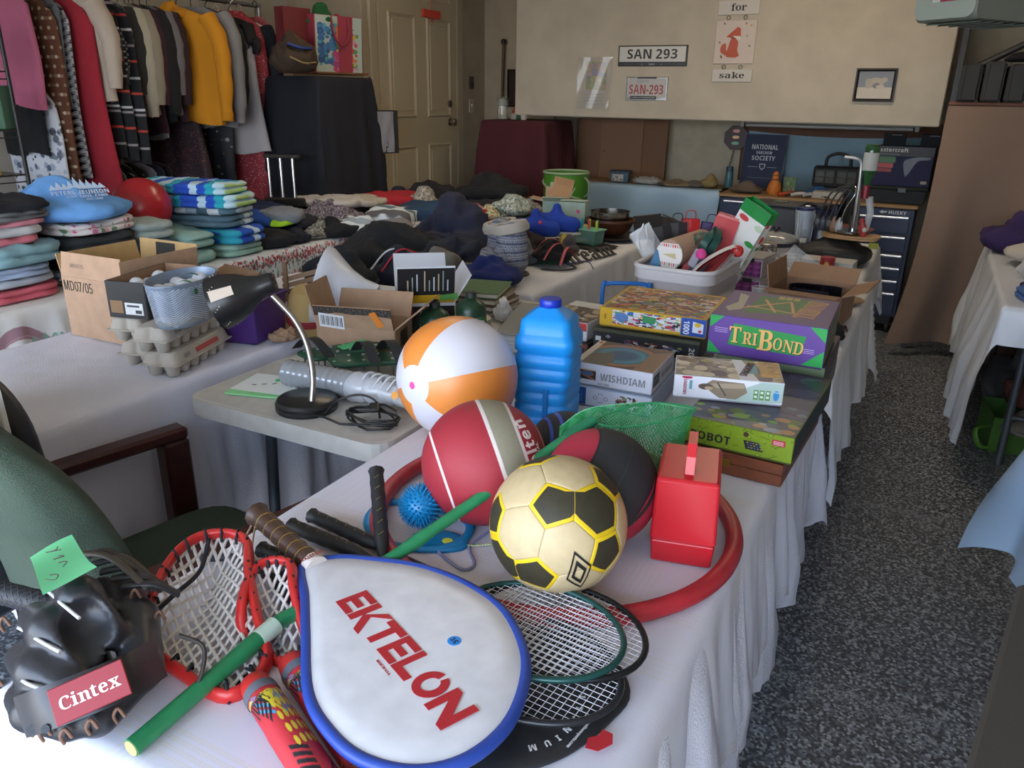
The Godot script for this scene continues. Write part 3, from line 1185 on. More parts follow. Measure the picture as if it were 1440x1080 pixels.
# ================================================================ sports things on the front table
func build_sports() -> void:
	var ty := 0.747
	soccer_ball(V(-0.435, 0.857, -1.003), 0.11)
	# basketball
	var im := img(512, 256, "9c2733")
	rc(im, 0, 76, 512, 34, "8f8a76")
	for y in [74, 110]:
		rc(im, 0, y, 512, 5, "d9d0cc")
	rc(im, 0, 24, 512, 4, "d9d0cc")
	rc(im, 0, 186, 512, 4, "d9d0cc")
	rng.seed = 5
	for i in 5200:
		var c := im.get_pixel(rng.randi() % 512, rng.randi() % 256)
		var x := rng.randi() % 512
		var y := rng.randi() % 256
		im.set_pixel(x, y, im.get_pixel(x, y).darkened(0.08))
	var bt := T("basketball", "red and grey rubber basketball leaning behind the green pole", "ball", V(-0.642, 0.863, -1.128))
	var bm := tex("bball", im, 0.6)
	var bb := P(bt, "skin", sphere(0.116), bm)
	bb.basis = aimed(cv(-0.93, -0.33, 0.1), 60)
	ball_text(bt, "molten", 0.026, 0.116, m("e3d8d6", 0.6), cv(0.74, 0.25, 0.62), cv(-0.25, 0.95, 0))
	ball_text(bt, "OFFICIAL", 0.008, 0.116, m("e3d8d6", 0.6), cv(0.86, 0.16, 0.48), cv(-0.25, 0.95, 0))
	# red and black medicine ball
	var im2 := img(512, 256, "a3253a")
	rc(im2, 0, 92, 512, 92, "26272b")
	rc(im2, 0, 90, 512, 3, "15151a")
	rc(im2, 0, 184, 512, 3, "15151a")
	rc(im2, 0, 140, 512, 1, "3d3d42")
	for k in 64:
		rc(im2, k * 8, 88 + 10 * sin(k * 0.2), 8, 8, "26272b")
	var rb := T("basketball", "red ball with a wide black dimpled band beside the red case", "ball", V(-0.428, 0.851, -1.165))
	P(rb, "skin", sphere(0.104), tex("medball", im2, 0.65)).basis = aimed(cv(-0.75, 0.55, 0.2), 0)
	# small black ball with blue rings
	var im3 := img(256, 256, "1f2126")
	for y in [70, 96, 160, 186]:
		rc(im3, 0, y, 256, 8, "3a56b8")
	for y in [20, 28, 36, 120, 128, 136]:
		rc(im3, 0, y, 256, 2, "34363c")
	var kb := T("exercise_ball", "small black ball with blue rings beneath the green net", "ball", V(-0.575, 0.822, -1.345))
	P(kb, "skin", sphere(0.074), tex("ringball", im3, 0.6)).basis = aimed(cv(-0.9, 0.1, 0.3), 0)
	# beach ball
	var wb := T("beach_ball", "inflated beach ball with orange and white panels", "ball", V(-0.892, 0.888, -1.44))
	var ax := aimed(cv(-0.62, -0.15, 0.72), 22)
	var om := m("e88a34", 0.4)
	var wm := m("d2d0d8", 0.4)
	om.clearcoat_enabled = true
	for k in 6:
		var st := begin()
		var rows := []
		for j in 25:
			var a := deg_to_rad(lerpf(-72, 72, j / 24.0))
			var row := PackedVector3Array()
			for i in 9:
				var b := TAU * (k + i / 8.0) / 6
				row.append(V(cos(b) * cos(a), sin(a), sin(b) * cos(a)) * 0.14)
			rows.append(row)
		skin(st, rows, false)
		P(wb, "panel", done(st), om if k % 2 else wm).basis = ax
	for s in [-1, 1]:
		var pr := []
		for j in 7:
			var a := deg_to_rad(lerpf(71.5, 90, j / 6.0))
			pr.append(Vector2(maxf(cos(a), 0) * 0.1405, sin(a) * 0.1405))
		var cp := P(wb, "end_cap", lathe(pr, 24), wm)
		cp.basis = ax * (Basis() if s > 0 else Basis(Vector3.RIGHT, PI))
	P(wb, "price_sticker", lathe([Vector2(0.0085, 0.1406), Vector2(0, 0.1412)], 16), m("d84f9a", 0.6)).basis = ax
	# hula hoop
	var hp := []
	for i in 72:
		hp.append(V(-0.525 + cos(TAU * i / 72) * 0.332, 0.0, -1.185 + sin(TAU * i / 72) * 0.315))
	S("hula_hoop", "big red plastic hoop lying flat round the balls", "hoop", tube(hp, 0.0155, 12, true), mottled("hoop", ["a8202b", "b52a33", "9c1c28"], 0.02, 4.0, 0.4), V(0, ty + 0.016, 0))
	red_case()
	net_pole()
	# rackets and the covered racket
	racket("black badminton racket lying on the stack, nearest the brown handle", V(-0.909, 0.762, -0.825), V(-0.245, 0.768, -0.775), 0.26, 0.2, "2a2c30")
	racket("badminton racket with teal tipped frame on top of the stack", V(-0.912, 0.768, -0.902), V(-0.262, 0.79, -0.822), 0.26, 0.2, "1d4a46")
	racket("badminton racket with black frame jutting out farthest right", V(-0.909, 0.764, -0.952), V(-0.238, 0.782, -0.842), 0.26, 0.2, "1b1c1f")
	racket("badminton racket whose grip sticks up beside the spiky toy", V(-0.808, 0.852, -1.02), V(-0.655, 0.735, -0.836), 0.0, 0.0, "222428", "5a2a2e", false)
	var oc := spl2([Vector2(-.24, -.82), Vector2(-.245, -.75), Vector2(-.27, -.68), Vector2(-.31, -.63), Vector2(-.36, -.60), Vector2(-.44, -.62), Vector2(-.50, -.70), Vector2(-.48, -.80), Vector2(-.40, -.88), Vector2(-.31, -.89)])
	var wc := T("racket_cover", "black round racket cover with white lettering and a red patch", "racket cover", V(0, ty, 0))
	P(wc, "cover", flat_shape(oc, 0.007, 0.0015), mottled("blackcover", ["1f2125", "292b2f"], 0.05, 6, 0.45))
	var le := "TITANIUM"
	var lp := [Vector2(-.294, -.79), Vector2(-.291, -.773), Vector2(-.286, -.752), Vector2(-.284, -.731), Vector2(-.285, -.712), Vector2(-.289, -.694), Vector2(-.297, -.680), Vector2(-.310, -.665)]
	for i in 8:
		var out: Vector2 = (lp[i] - Vector2(-.38, -.745)).normalized()
		var q := txt(wc, le[i], 0.009, m("d8d8d8", 0.6), V(lp[i].x, 0.0096, lp[i].y), O)
		q.basis = Basis(V(-out.y, 0, out.x), V(out.x, 0, out.y), V(0, 1, 0))
	var uq := txt(wc, "www.wilsonsports.com", 0.004, m("c8c8c8", 0.6), V(-.268, 0.0098, -.716), O)
	uq.basis = Basis(V(-0.16, 0, 0.98), V(0.98, 0, 0.16), V(0, 1, 0))
	P(wc, "red_patch", ext([Vector2(-.020, .004), Vector2(-.006, .012), Vector2(.008, .006), Vector2(.018, .010), Vector2(.022, -.004), Vector2(.010, -.014), Vector2(-.012, -.010)], 0.0008), m("b8232f", 0.6), V(-.243, 0.0098, -.712), V(-90, 70, 0))
	covered_racket()
	glove()
	lax()
	spiky_toy()
	# two bats in printed sleeves
	var pt := img(256, 256, "b32630")
	rng.seed = 9
	for i in 46:
		var x := rng.randf() * 256
		var y := rng.randf() * 256
		var c: String = ["17161a", "17161a", "c8b52c", "3a8fb8", "17161a", "a81f2a", "d8c838"][rng.randi() % 7]
		var a := rng.randf() * TAU
		for q in 4:
			line(pt, Vector2(x + q * 7 * cos(a + 1.5), y + q * 7 * sin(a + 1.5)), Vector2(x + q * 7 * cos(a + 1.5), y + q * 7 * sin(a + 1.5)) + Vector2.from_angle(a) * 34, 4, c)
	for i in 30:
		disc(pt, 60 + (i % 5) * 13, 70 + int(i / 5) * 14, 5, 5, "cdbb30")
		disc(pt, 190 + (i % 5) * 11, 170 + int(i / 5) * 11, 4, 4, "17161a")
	var pm := tex("bats", pt, 0.6)
	for q in [[V(-0.672, 0.772, -0.572), V(-0.40, 0.772, -0.452), "foam sword shaft in a printed sleeve, the one nearest the table edge"], [V(-0.66, 0.769, -0.628), V(-0.47, 0.769, -0.54), "foam sword shaft in a printed sleeve, half under the white cover"]]:
		var b := T("printed_bat", q[2], "bat")
		var d: Vector3 = (q[1] - q[0]).normalized()
		P(b, "sleeve", tube([q[0] + d * 0.03, q[0] + d * 0.05, q[0] + d * 0.2, q[1]], [0.021, 0.022, 0.023, 0.024], 18), pm)
		P(b, "cuff", tube([q[0] + d * 0.022, q[0] + d * 0.036], 0.0228, 18), m("5c6068", 0.8))
		P(b, "red_end", tube([q[0] - d * 0.006, q[0], q[0] + d * 0.012, q[0] + d * 0.03], [0.012, 0.0185, 0.0205, 0.0205], 18), m("c22c28", 0.5))
	# black shaft and braided grip at left
	var sh := T("stick_shaft", "black stick with a thick foam grip under the brown handle", "stick")
	P(sh, "shaft", tube(spline([V(-0.987, 0.756, -0.764), V(-0.934, 0.757, -0.788), V(-0.85, 0.76, -0.775), V(-0.807, 0.765, -0.764)], 5), 0.008, 10), m("1d1f24", 0.5))
	P(sh, "foam_grip", tube([V(-0.812, 0.766, -0.766), V(-0.808, 0.767, -0.764), V(-0.72, 0.768, -0.739), V(-0.716, 0.768, -0.738)], [0.014, 0.019, 0.019, 0.014], 14), m("1a1b1e", 0.7))
	var gp := T("braided_handle", "black braided grip handle poking out behind the leather glove", "handle")
	var gm: StandardMaterial3D = m("1c1d21", 0.5).duplicate()
	P(gp, "grip", tube([V(-1.30, 0.79, -0.475), V(-1.2, 0.79, -0.505), V(-1.0, 0.766, -0.565)], 0.017, 18), gm)
	var br := begin()
	for s in [-1, 1]:
		for k in 8:
			var hx := []
			for i in 40:
				var u := i / 39.0
				var c: Vector3 = V(-1.30, 0.79, -0.475).lerp(V(-1.2, 0.79, -0.505), u * 3) if u < 0.333 else V(-1.2, 0.79, -0.505).lerp(V(-1.0, 0.766, -0.565), (u - 0.333) * 1.5)
				var a: float = s * u * 22 + TAU * k / 8
				hx.append(c + V(0.29, 0, 0.95) * cos(a) * 0.0172 + V(0, 1, 0) * sin(a) * 0.0172)
			tube_into(br, hx, 0.0009, 4)
	P(gp, "braid", done(br), m("3a3d44", 0.6))
	chair()

func red_case() -> void:
	var t := T("red_case", "glossy red plastic case with a loop handle on its lid", "case", V(-0.284, 0.747, -1.218), 12.5)
	var rm := m("c0202a", 0.28)
	P(t, "case_body", tapered(0.100, 0.135, 0.107, 0.15, 0.048, 0.004), rm)
	P(t, "lid", tapered(0.110, 0.156, 0.103, 0.150, 0.118, 0.006), rm, V(0, 0.046, 0))
	var hp := [Vector2(-0.055, 0), Vector2(-0.047, 0.03), Vector2(-0.034, 0.048), Vector2(0.02, 0.048), Vector2(0.036, 0.03), Vector2(0.052, 0), Vector2(0.038, 0), Vector2(0.028, 0.022), Vector2(0.016, 0.034), Vector2(-0.028, 0.034), Vector2(-0.037, 0.022), Vector2(-0.043, 0)]
	P(t, "loop_handle", ext(hp, 0.015, -0.0075), rm, V(0.0, 0.163, -0.005), V(0, 90, 0))

func tapered(w0: float, d0: float, w1: float, d1: float, h: float, r: float) -> ArrayMesh:
	var rows := []
	for q in [[0.0, -r], [r, 0.0], [h - r, 0.0], [h - r * 0.3, -r * 0.3], [h, -r]]:
		var f: float = q[0] / h
		var row := PackedVector3Array()
		var pts := rrect(lerpf(w0, w1, f) + q[1] * 2, lerpf(d0, d1, f) + q[1] * 2, maxf(r, 0.004), 4)
		pts.reverse()
		for p in pts:
			row.append(V(p.x, q[0], -p.y))
		row.reverse()
		var fixed := PackedVector3Array()
		for p in row:
			fixed.append(V(p.x, p.y, -p.z))
		rows.append(fixed)
	var st := begin()
	skin(st, rows, true, null, [1, 2, 3, 3])
	cap(st, rows[-1], true, 4)
	cap(st, rows[0], false)
	return done(st)

func net_pole() -> void:
	var t := T("landing_net", "green dip net with a bamboo pole laid across the table", "net")
	var gm := mottled("bamboo", ["1f7a4c", "2a8a58", "1b6b44"], 0.03, 6, 0.35)
	var a := V(-0.730, 0.760, -0.431)
	var b := V(-0.468, 0.95, -1.222)
	var pts := spline([a, V(-0.727, 0.777, -0.655), V(-0.719, 0.779, -0.705), V(-0.685, 0.785, -0.816), V(-0.594, 0.85, -1.02), b], 8)
	var rad := []
	for i in 41:
		var u := i / 40.0
		rad.append(0.0125 - 0.003 * u + (0.0014 if i in [6, 7, 17, 28] else 0.0))
	P(t, "pole", tube(pts, rad, 12), gm)
	P(t, "paper_tag", tube([pts[7], pts[9]], 0.0138, 14), m("b9cdbb", 0.5))
	P(t, "cut_end", tube([a - V(0, 0, -0.0015), a], 0.0105, 12), m("b49a6a", 0.8))
	P(t, "ferrule", tube([pts[-3], pts[-1]], [0.0115, 0.0105], 12), m("1c6f4a", 0.4))
	# ring and bag: netting of thin ribbons between rim and tip
	var rim := spline([V(-0.468, 0.945, -1.228), V(-0.44, 0.95, -1.30), V(-0.40, 0.945, -1.37), V(-0.335, 0.925, -1.43), V(-0.36, 0.93, -1.34), V(-0.42, 0.935, -1.25)], 6, true)
	P(t, "ring", tube(rim, 0.0022, 6, true), m("2f9a62", 0.5))
	var top := spline([V(-0.54, 0.915, -1.235), V(-0.505, 0.945, -1.27), V(-0.45, 0.95, -1.32), V(-0.40, 0.945, -1.37), V(-0.338, 0.925, -1.425)], 6)
	var low := spline([V(-0.535, 0.90, -1.225), V(-0.49, 0.885, -1.235), V(-0.44, 0.86, -1.255), V(-0.395, 0.79, -1.30), V(-0.345, 0.845, -1.39)], 6)
	var st := begin()
	st.set_smooth_group(-1)
	for layer in 2:
		var nu := 96
		var nv := 34
		var g := []
		for j in nv + 1:
			var row := []
			for i in nu + 1:
				var f := float(i) / nu * (top.size() - 1)
				var k := mini(int(f), top.size() - 2)
				var p0: Vector3 = top[k].lerp(top[k + 1], f - k)
				var p1: Vector3 = low[k].lerp(low[k + 1], f - k)
				var v := float(j) / nv
				var p: Vector3 = p0.lerp(p1, v)
				p += V(0.35, 0.15, 0.9) * (0.012 * sin(f * 1.7 + layer * 2.0 + v * 2) * (0.3 + v) + 0.016 * (1.0 - layer * 1.6) * sin(v * PI))
				row.append(p)
			g.append(row)
		for j in nv:
			for i in nu:
				for w in [[0, 0, 1, 1], [1, 0, 0, 1]]:
					if (i + j) % 2 == (0 if w[0] == 0 else 1):
						var p: Vector3 = g[j + w[1]][i + w[0]]
						var q: Vector3 = g[j + w[3]][i + w[2]]
						var sd := (q - p).cross(V(0.3, 0.3, 0.9)).normalized() * 0.0007
						quad(st, p - sd, p + sd, q + sd, q - sd)
	P(t, "netting", done(st), m("2f9d5c", 0.6))
	P(t, "rim_cord", tube(top, 0.0012, 5), m("7cc79a", 0.6))

func covered_racket() -> void:
	var t := T("covered_racket", "racquetball racket in a white zip cover with blue piping and red lettering", "racket", V(0, 0.789, 0))
	var o := [Vector2(-.768, -.777), Vector2(-.709, -.716), Vector2(-.653, -.655), Vector2(-.572, -.569), Vector2(-.508, -.533), Vector2(-.449, -.520), Vector2(-.389, -.535), Vector2(-.348, -.579), Vector2(-.334, -.649), Vector2(-.355, -.731), Vector2(-.395, -.789), Vector2(-.452, -.835), Vector2(-.528, -.860), Vector2(-.608, -.863), Vector2(-.689, -.841), Vector2(-.740, -.818)]
	var so := spl2(o, 6)
	P(t, "cover", flat_shape(so, 0.016, 0.004), mottled("vinyl", ["dddde3", "e6e6ea"], 0.03, 3, 0.42))
	var ring := []
	for p in so:
		ring.append(V(p.x, 0.010, p.y))
	P(t, "blue_piping", tube(ring, 0.0085, 10, true), m("24459c", 0.45))
	var st := begin()
	for i in range(0, ring.size(), 1):
		var c := V(-0.545, 0, -0.69)
		var p: Vector3 = ring[i].lerp(V(c.x, ring[i].y, c.z), 0.022) + V(0, 0.0055, 0)
		var q: Vector3 = ring[(i + 1) % ring.size()].lerp(V(c.x, ring[i].y, c.z), 0.022) + V(0, 0.0055, 0)
		tube_into(st, [p.lerp(q, 0.15), p.lerp(q, 0.75)], 0.0007, 4)
	P(t, "stitching", done(st), m("b8c2dc", 0.7))
	# lettering on the cover: base line and top line in world x-z
	var red := m("b8202c", 0.5)
	var b0 := Vector2(-.657, -.721)
	var b1 := Vector2(-.404, -.600)
	var dir := (b1 - b0).normalized()
	var up := Vector2(dir.y, -dir.x)
	var hh := 0.049
	var mid := (b0 + b1) / 2 + up * hh / 2
	# block letters drawn as strokes: each letter a polygon set on a 1 x 1 cell
	var glyph := {"E": [[0, 0, .3, 1], [.3, 0, 1, .22], [.3, .39, .9, .61], [.3, .78, 1, 1]], "L": [[0, 0, .3, 1], [.3, 0, 1, .24]], "T": [[0, .76, 1, 1], [.35, 0, .65, .76]]}
	var x := 0.0
	var w := b0.distance_to(b1) / 6.35
	var letters := "EKTELON"
	var lt := Node3D.new()
	lt.name = "lettering"
	for ci in 7:
		var ch := letters[ci]
		var lw: float = w * (0.80 if ch in ["E", "L"] else (0.9 if ch == "T" else 1.0))
		var s2 := begin()
		var cell := func(px: float, py: float): return Vector2(x + px * lw, py * hh)
		if glyph.has(ch):
			for r in glyph[ch]:
				ext_into(s2, [cell.call(r[0], r[1]), cell.call(r[2], r[1]), cell.call(r[2], r[3]), cell.call(r[0], r[3])], 0.0006)
		elif ch == "K":
			ext_into(s2, [cell.call(0, 0), cell.call(.28, 0), cell.call(.28, 1), cell.call(0, 1)], 0.0006)
			ext_into(s2, [cell.call(.28, .40), cell.call(.72, 1), cell.call(1.05, 1), cell.call(.52, .52), cell.call(1.05, -.12), cell.call(.72, -.12), cell.call(.28, .38)], 0.0006)
		elif ch == "N":
			ext_into(s2, [cell.call(0, 0), cell.call(.26, 0), cell.call(.26, .58), cell.call(.8, -.1), cell.call(1.06, -.1), cell.call(1.06, 1), cell.call(.8, 1), cell.call(.8, .38), cell.call(.26, 1), cell.call(0, 1)], 0.0006)
		else:
			var ring2 := []
			for q in arc(x + lw * .5, hh * .5, lw * .5, hh * .5, 100, 440, 24):
				ring2.append(q)
			for q in arc(x + lw * .5, hh * .5, lw * .24, hh * .27, 440, 100, 24):
				ring2.append(q)
			ext_into(s2, ring2, 0.0006)
		var g := P(t, "letter", done(s2), red)
		g.position = V(b0.x, 0.0203, b0.y)
		g.basis = Basis(V(dir.x, 0, dir.y), V(up.x, 0, up.y), V(0, 1, 0))
		x += lw + w * 0.055
	lt.free()
	var sm := txt(t, "MADE IN U.S.A.", 0.0035, m("b04048", 0.6), V(-0.514, 0.0203, -0.643), O)
	sm.basis = Basis(V(dir.x, 0, dir.y), V(up.x, 0, up.y), V(0, 1, 0))
	var stk := P(t, "price_sticker", cyl(0.0095, 0.0006, 20), m("1f8ee0", 0.5), V(-.462, 0.0202, -.731))
	var pr := txt(stk, "5¢", 0.008, m("12285a", 0.6), V(0, 0.0008, 0), O)
	pr.basis = Basis(V(dir.x, 0, dir.y) * -1.0, V(up.x, 0, up.y) * -1.0, V(0, 1, 0))
	# brown wrapped handle with its wrist loop
	var h0 := V(-.924, 0.033, -.836)
	var h1 := V(-.752, 0.012, -.786)
	var hd := (h1 - h0).normalized()
	var hp := []
	var hr := []
	for i in 30:
		var u := i / 29.0
		hp.append(h0.lerp(h1, u))
		hr.append(0.0175 - 0.001 * u + (0.0035 if i < 2 else 0.0) + (0.0007 if i % 4 < 2 else 0.0))
	P(t, "handle", tube(hp, hr, 10), mottled("brownleather", ["3f2a20", "4c3326", "33221a"], 0.06, 10, 0.45))
	for k in 6:
		var c := h0.lerp(h1, 0.16 + k * 0.13)
		var rg := []
		for i in 9:
			var a := deg_to_rad(-20 + 28 * i)
			rg.append(c + hd * (i * 0.0012) + V(0, 1, 0) * sin(a) * 0.0182 + hd.cross(V(0, 1, 0)) * cos(a) * 0.0182)
		P(t, "handle_seam", tube(rg, 0.0006, 4), m("b08d3a", 0.5))
	P(t, "collar", tube([h1 - hd * 0.012, h1 + hd * 0.004], 0.0195, 14), m("d8cfc8", 0.5))
	var cl2 := txt(t, "EKTELON", 0.007, m("8a3a2a", 0.5), h1 + V(-0.002, 0.0215, 0.004), O, 0.028)
	cl2.basis = Basis(V(0.25, 0, -0.97) * 0.9, V(-0.97, 0.12, -0.25) * -1, V(0, 1, 0))
	P(t, "wrist_loop", tube(spline([V(-.925, 0.026, -.835), V(-0.931, -0.012, -0.809), V(-0.896, -0.021, -0.785), V(-0.851, -0.021, -0.775), V(-0.815, -0.021, -0.785), V(-0.786, -0.021, -0.767), V(-0.794, -0.021, -0.752), V(-0.831, -0.021, -0.762), V(-0.851, -0.019, -0.777), V(-0.904, -0.02, -0.800), V(-.922, 0.024, -.832)], 6), 0.0018, 6), m("b39b7c", 0.85))

func glove() -> void:
	var t := T("baseball_glove", "worn black leather baseball glove with a green price note", "glove")
	var lm := mottled("gloveleather", ["26262a", "303034"], 0.04, 7, 0.36)
	var caps := [
		[V(-0.985, 0.845, -0.535), V(-0.90, 0.868, -0.503), 0.024, 0.028], [V(-0.90, 0.868, -0.503), V(-0.845, 0.835, -0.50), 0.028, 0.022],
		[V(-0.985, 0.815, -0.488), V(-0.90, 0.848, -0.460), 0.023, 0.028], [V(-0.90, 0.848, -0.460), V(-0.835, 0.835, -0.462), 0.028, 0.021],
		[V(-0.955, 0.79, -0.447), V(-0.885, 0.815, -0.427), 0.023, 0.027], [V(-0.885, 0.815, -0.427), V(-0.82, 0.81, -0.43), 0.027, 0.021],
		[V(-0.91, 0.772, -0.412), V(-0.86, 0.785, -0.398), 0.02, 0.024], [V(-0.86, 0.785, -0.398), V(-0.80, 0.785, -0.405), 0.024, 0.02],
		[V(-0.95, 0.81, -0.59), V(-0.87, 0.81, -0.555), 0.022, 0.028], [V(-0.87, 0.81, -0.555), V(-0.79, 0.80, -0.50), 0.03, 0.027],
		[V(-0.79, 0.80, -0.495), V(-0.785, 0.785, -0.43), 0.026, 0.026], [V(-0.92, 0.785, -0.50), V(-0.83, 0.775, -0.46), 0.032, 0.03], [V(-0.95, 0.83, -0.565), V(-0.90, 0.83, -0.535), 0.016, 0.018]]
	P(t, "glove_body", blob(caps, 0.0055, 0.008, [[V(-0.85, 0.872, -0.478), V(-0.795, 0.852, -0.455), 0.034]]), lm)
	# white piping between the fingers
	for q in [[V(-0.998, 0.838, -0.514), V(-0.95, 0.857, -0.498), V(-0.90, 0.871, -0.481), V(-0.862, 0.862, -0.479)], [V(-0.978, 0.815, -0.463), V(-0.93, 0.834, -0.450), V(-0.89, 0.847, -0.439), V(-0.850, 0.842, -0.441)], [V(-0.938, 0.790, -0.425), V(-0.90, 0.805, -0.413), V(-0.865, 0.815, -0.405), V(-0.825, 0.815, -0.409)]]:
		P(t, "piping", tube(spline(q, 6), 0.0026, 6), m("cfcfd4", 0.5), V(0.004, 0.009, 0.005))
	# wrist strap with its red label
	var sp := spline([V(-0.845, 0.80, -0.375), V(-0.80, 0.828, -0.382), V(-0.757, 0.845, -0.42), V(-0.748, 0.84, -0.465), V(-0.772, 0.815, -0.515)], 6)
	var st := begin()
	var r0 := []
	for w in [-1.0, -0.5, 0.0, 0.5, 1.0]:
		var row := PackedVector3Array()
		for p in sp:
			row.append(p + V(-0.55, 0.45, -0.2).normalized() * w * 0.026 + V(0.5, 0.5, 0.4) * 0.004 * (1 - w * w))
		r0.append(row)
	skin(st, r0, false)
	for k in r0.size():
		for i in r0[k].size():
			r0[k][i] -= V(0.5, 0.5, 0.4) * 0.008
	skin(st, r0, false)
	P(t, "wrist_strap", done(st), lm)
	var lx := V(0.60, 0.24, -0.76).normalized()
	var nrm := V(0.55, 0.62, 0.56).normalized()
	nrm = (nrm - lx * nrm.dot(lx)).normalized()
	var ly := nrm.cross(lx)
	var lab := P(t, "maker_label", box(0.082, 0.042, 0.003, 0.001), m("8f1f28", 0.45))
	lab.basis = Basis(lx, ly, nrm)
	lab.position = V(-0.760, 0.842, -0.418) - ly * 0.021 + nrm * 0.013
	txt(lab, "Cintex", 0.014, m("dcd6cf", 0.5), V(0, 0.021, 0.0018), O, 0.066, true, true)
	# webbing at the top right: laced straps
	for i in 5:
		P(t, "web_strap", tube(spline([V(-0.99 + i * 0.022, 0.865 - i * 0.004, -0.565), V(-0.965 + i * 0.024, 0.872 - i * 0.006, -0.59), V(-0.945 + i * 0.024, 0.84 - i * 0.004, -0.612)], 5), 0.0075, 8, false, 0.5), lm)
	for i in 3:
		P(t, "web_cross_strap", tube(spline([V(-1.0, 0.868 - i * 0.007, -0.572 - i * 0.014), V(-0.94, 0.874 - i * 0.010, -0.580 - i * 0.014), V(-0.87, 0.846 - i * 0.008, -0.580 - i * 0.010)], 5), 0.006, 8, false, 0.5), mottled("glovestrap", ["3c3630", "4a433b"], 0.05, 8, 0.5))
	# lacing: brown thongs at heel and fingertips
	var lace := m("7a5a48", 0.7)
	rng.seed = 21
	for q in [V(-0.835, 0.79, -0.384), V(-0.805, 0.80, -0.380), V(-0.778, 0.802, -0.388), V(-0.762, 0.805, -0.41), V(-0.755, 0.80, -0.44), V(-1.03, 0.81, -0.47), V(-0.955, 0.785, -0.41), V(-0.83, 0.83, -0.565), V(-0.875, 0.85, -0.565)]:
		P(t, "lace", tube(spline([q + V(-.006, -.022, .002), q + V(-.003, -.006, .006), q + V(.002, .004, .002), q + V(.006, -.010, -.002)], 4), 0.0022, 6), lace)
	for q in [V(-0.815, 0.80, -0.372), V(-0.788, 0.812, -0.374)]:
		P(t, "eyelet", tube([q, q + V(0.002, 0.002, 0.003)], 0.005, 12), m("26282a", 0.3, 0.8))
	P(t, "loose_thong", tube(spline([V(-0.77, 0.83, -0.545), V(-0.745, 0.81, -0.56), V(-0.73, 0.78, -0.535), V(-0.735, 0.752, -0.50)], 6), 0.003, 6), m("3a3632", 0.6))
	# the note
	var nt := P(t, "price_note", sheet(8, 8, func(u: float, v: float):
		var a := V(-1.010, 0.892, -0.510).lerp(V(-0.985, 0.905, -0.558), u)
		var b := V(-0.886, 0.916, -0.452).lerp(V(-0.868, 0.916, -0.515), u)
		return a.lerp(b, v) + V(0, 0.006 * sin(v * 5 + u * 2), 0)), m("6fc98e", 0.8))
	for q in [[V(-0.965, 0.915, -0.525), V(-0.958, 0.916, -0.517), V(-0.965, 0.915, -0.508), V(-0.953, 0.916, -0.522)], [V(-0.94, 0.917, -0.510), V(-0.932, 0.918, -0.512), V(-0.936, 0.918, -0.500)], [V(-0.922, 0.919, -0.498), V(-0.915, 0.919, -0.505), V(-0.908, 0.919, -0.495)], [V(-0.91, 0.916, -0.478), V(-0.903, 0.915, -0.484), V(-0.898, 0.914, -0.476), V(-0.908, 0.915, -0.470)]]:
		P(nt, "ink_stroke", tube(spline(q, 4), 0.0008, 4), m("5a4a44", 0.8))

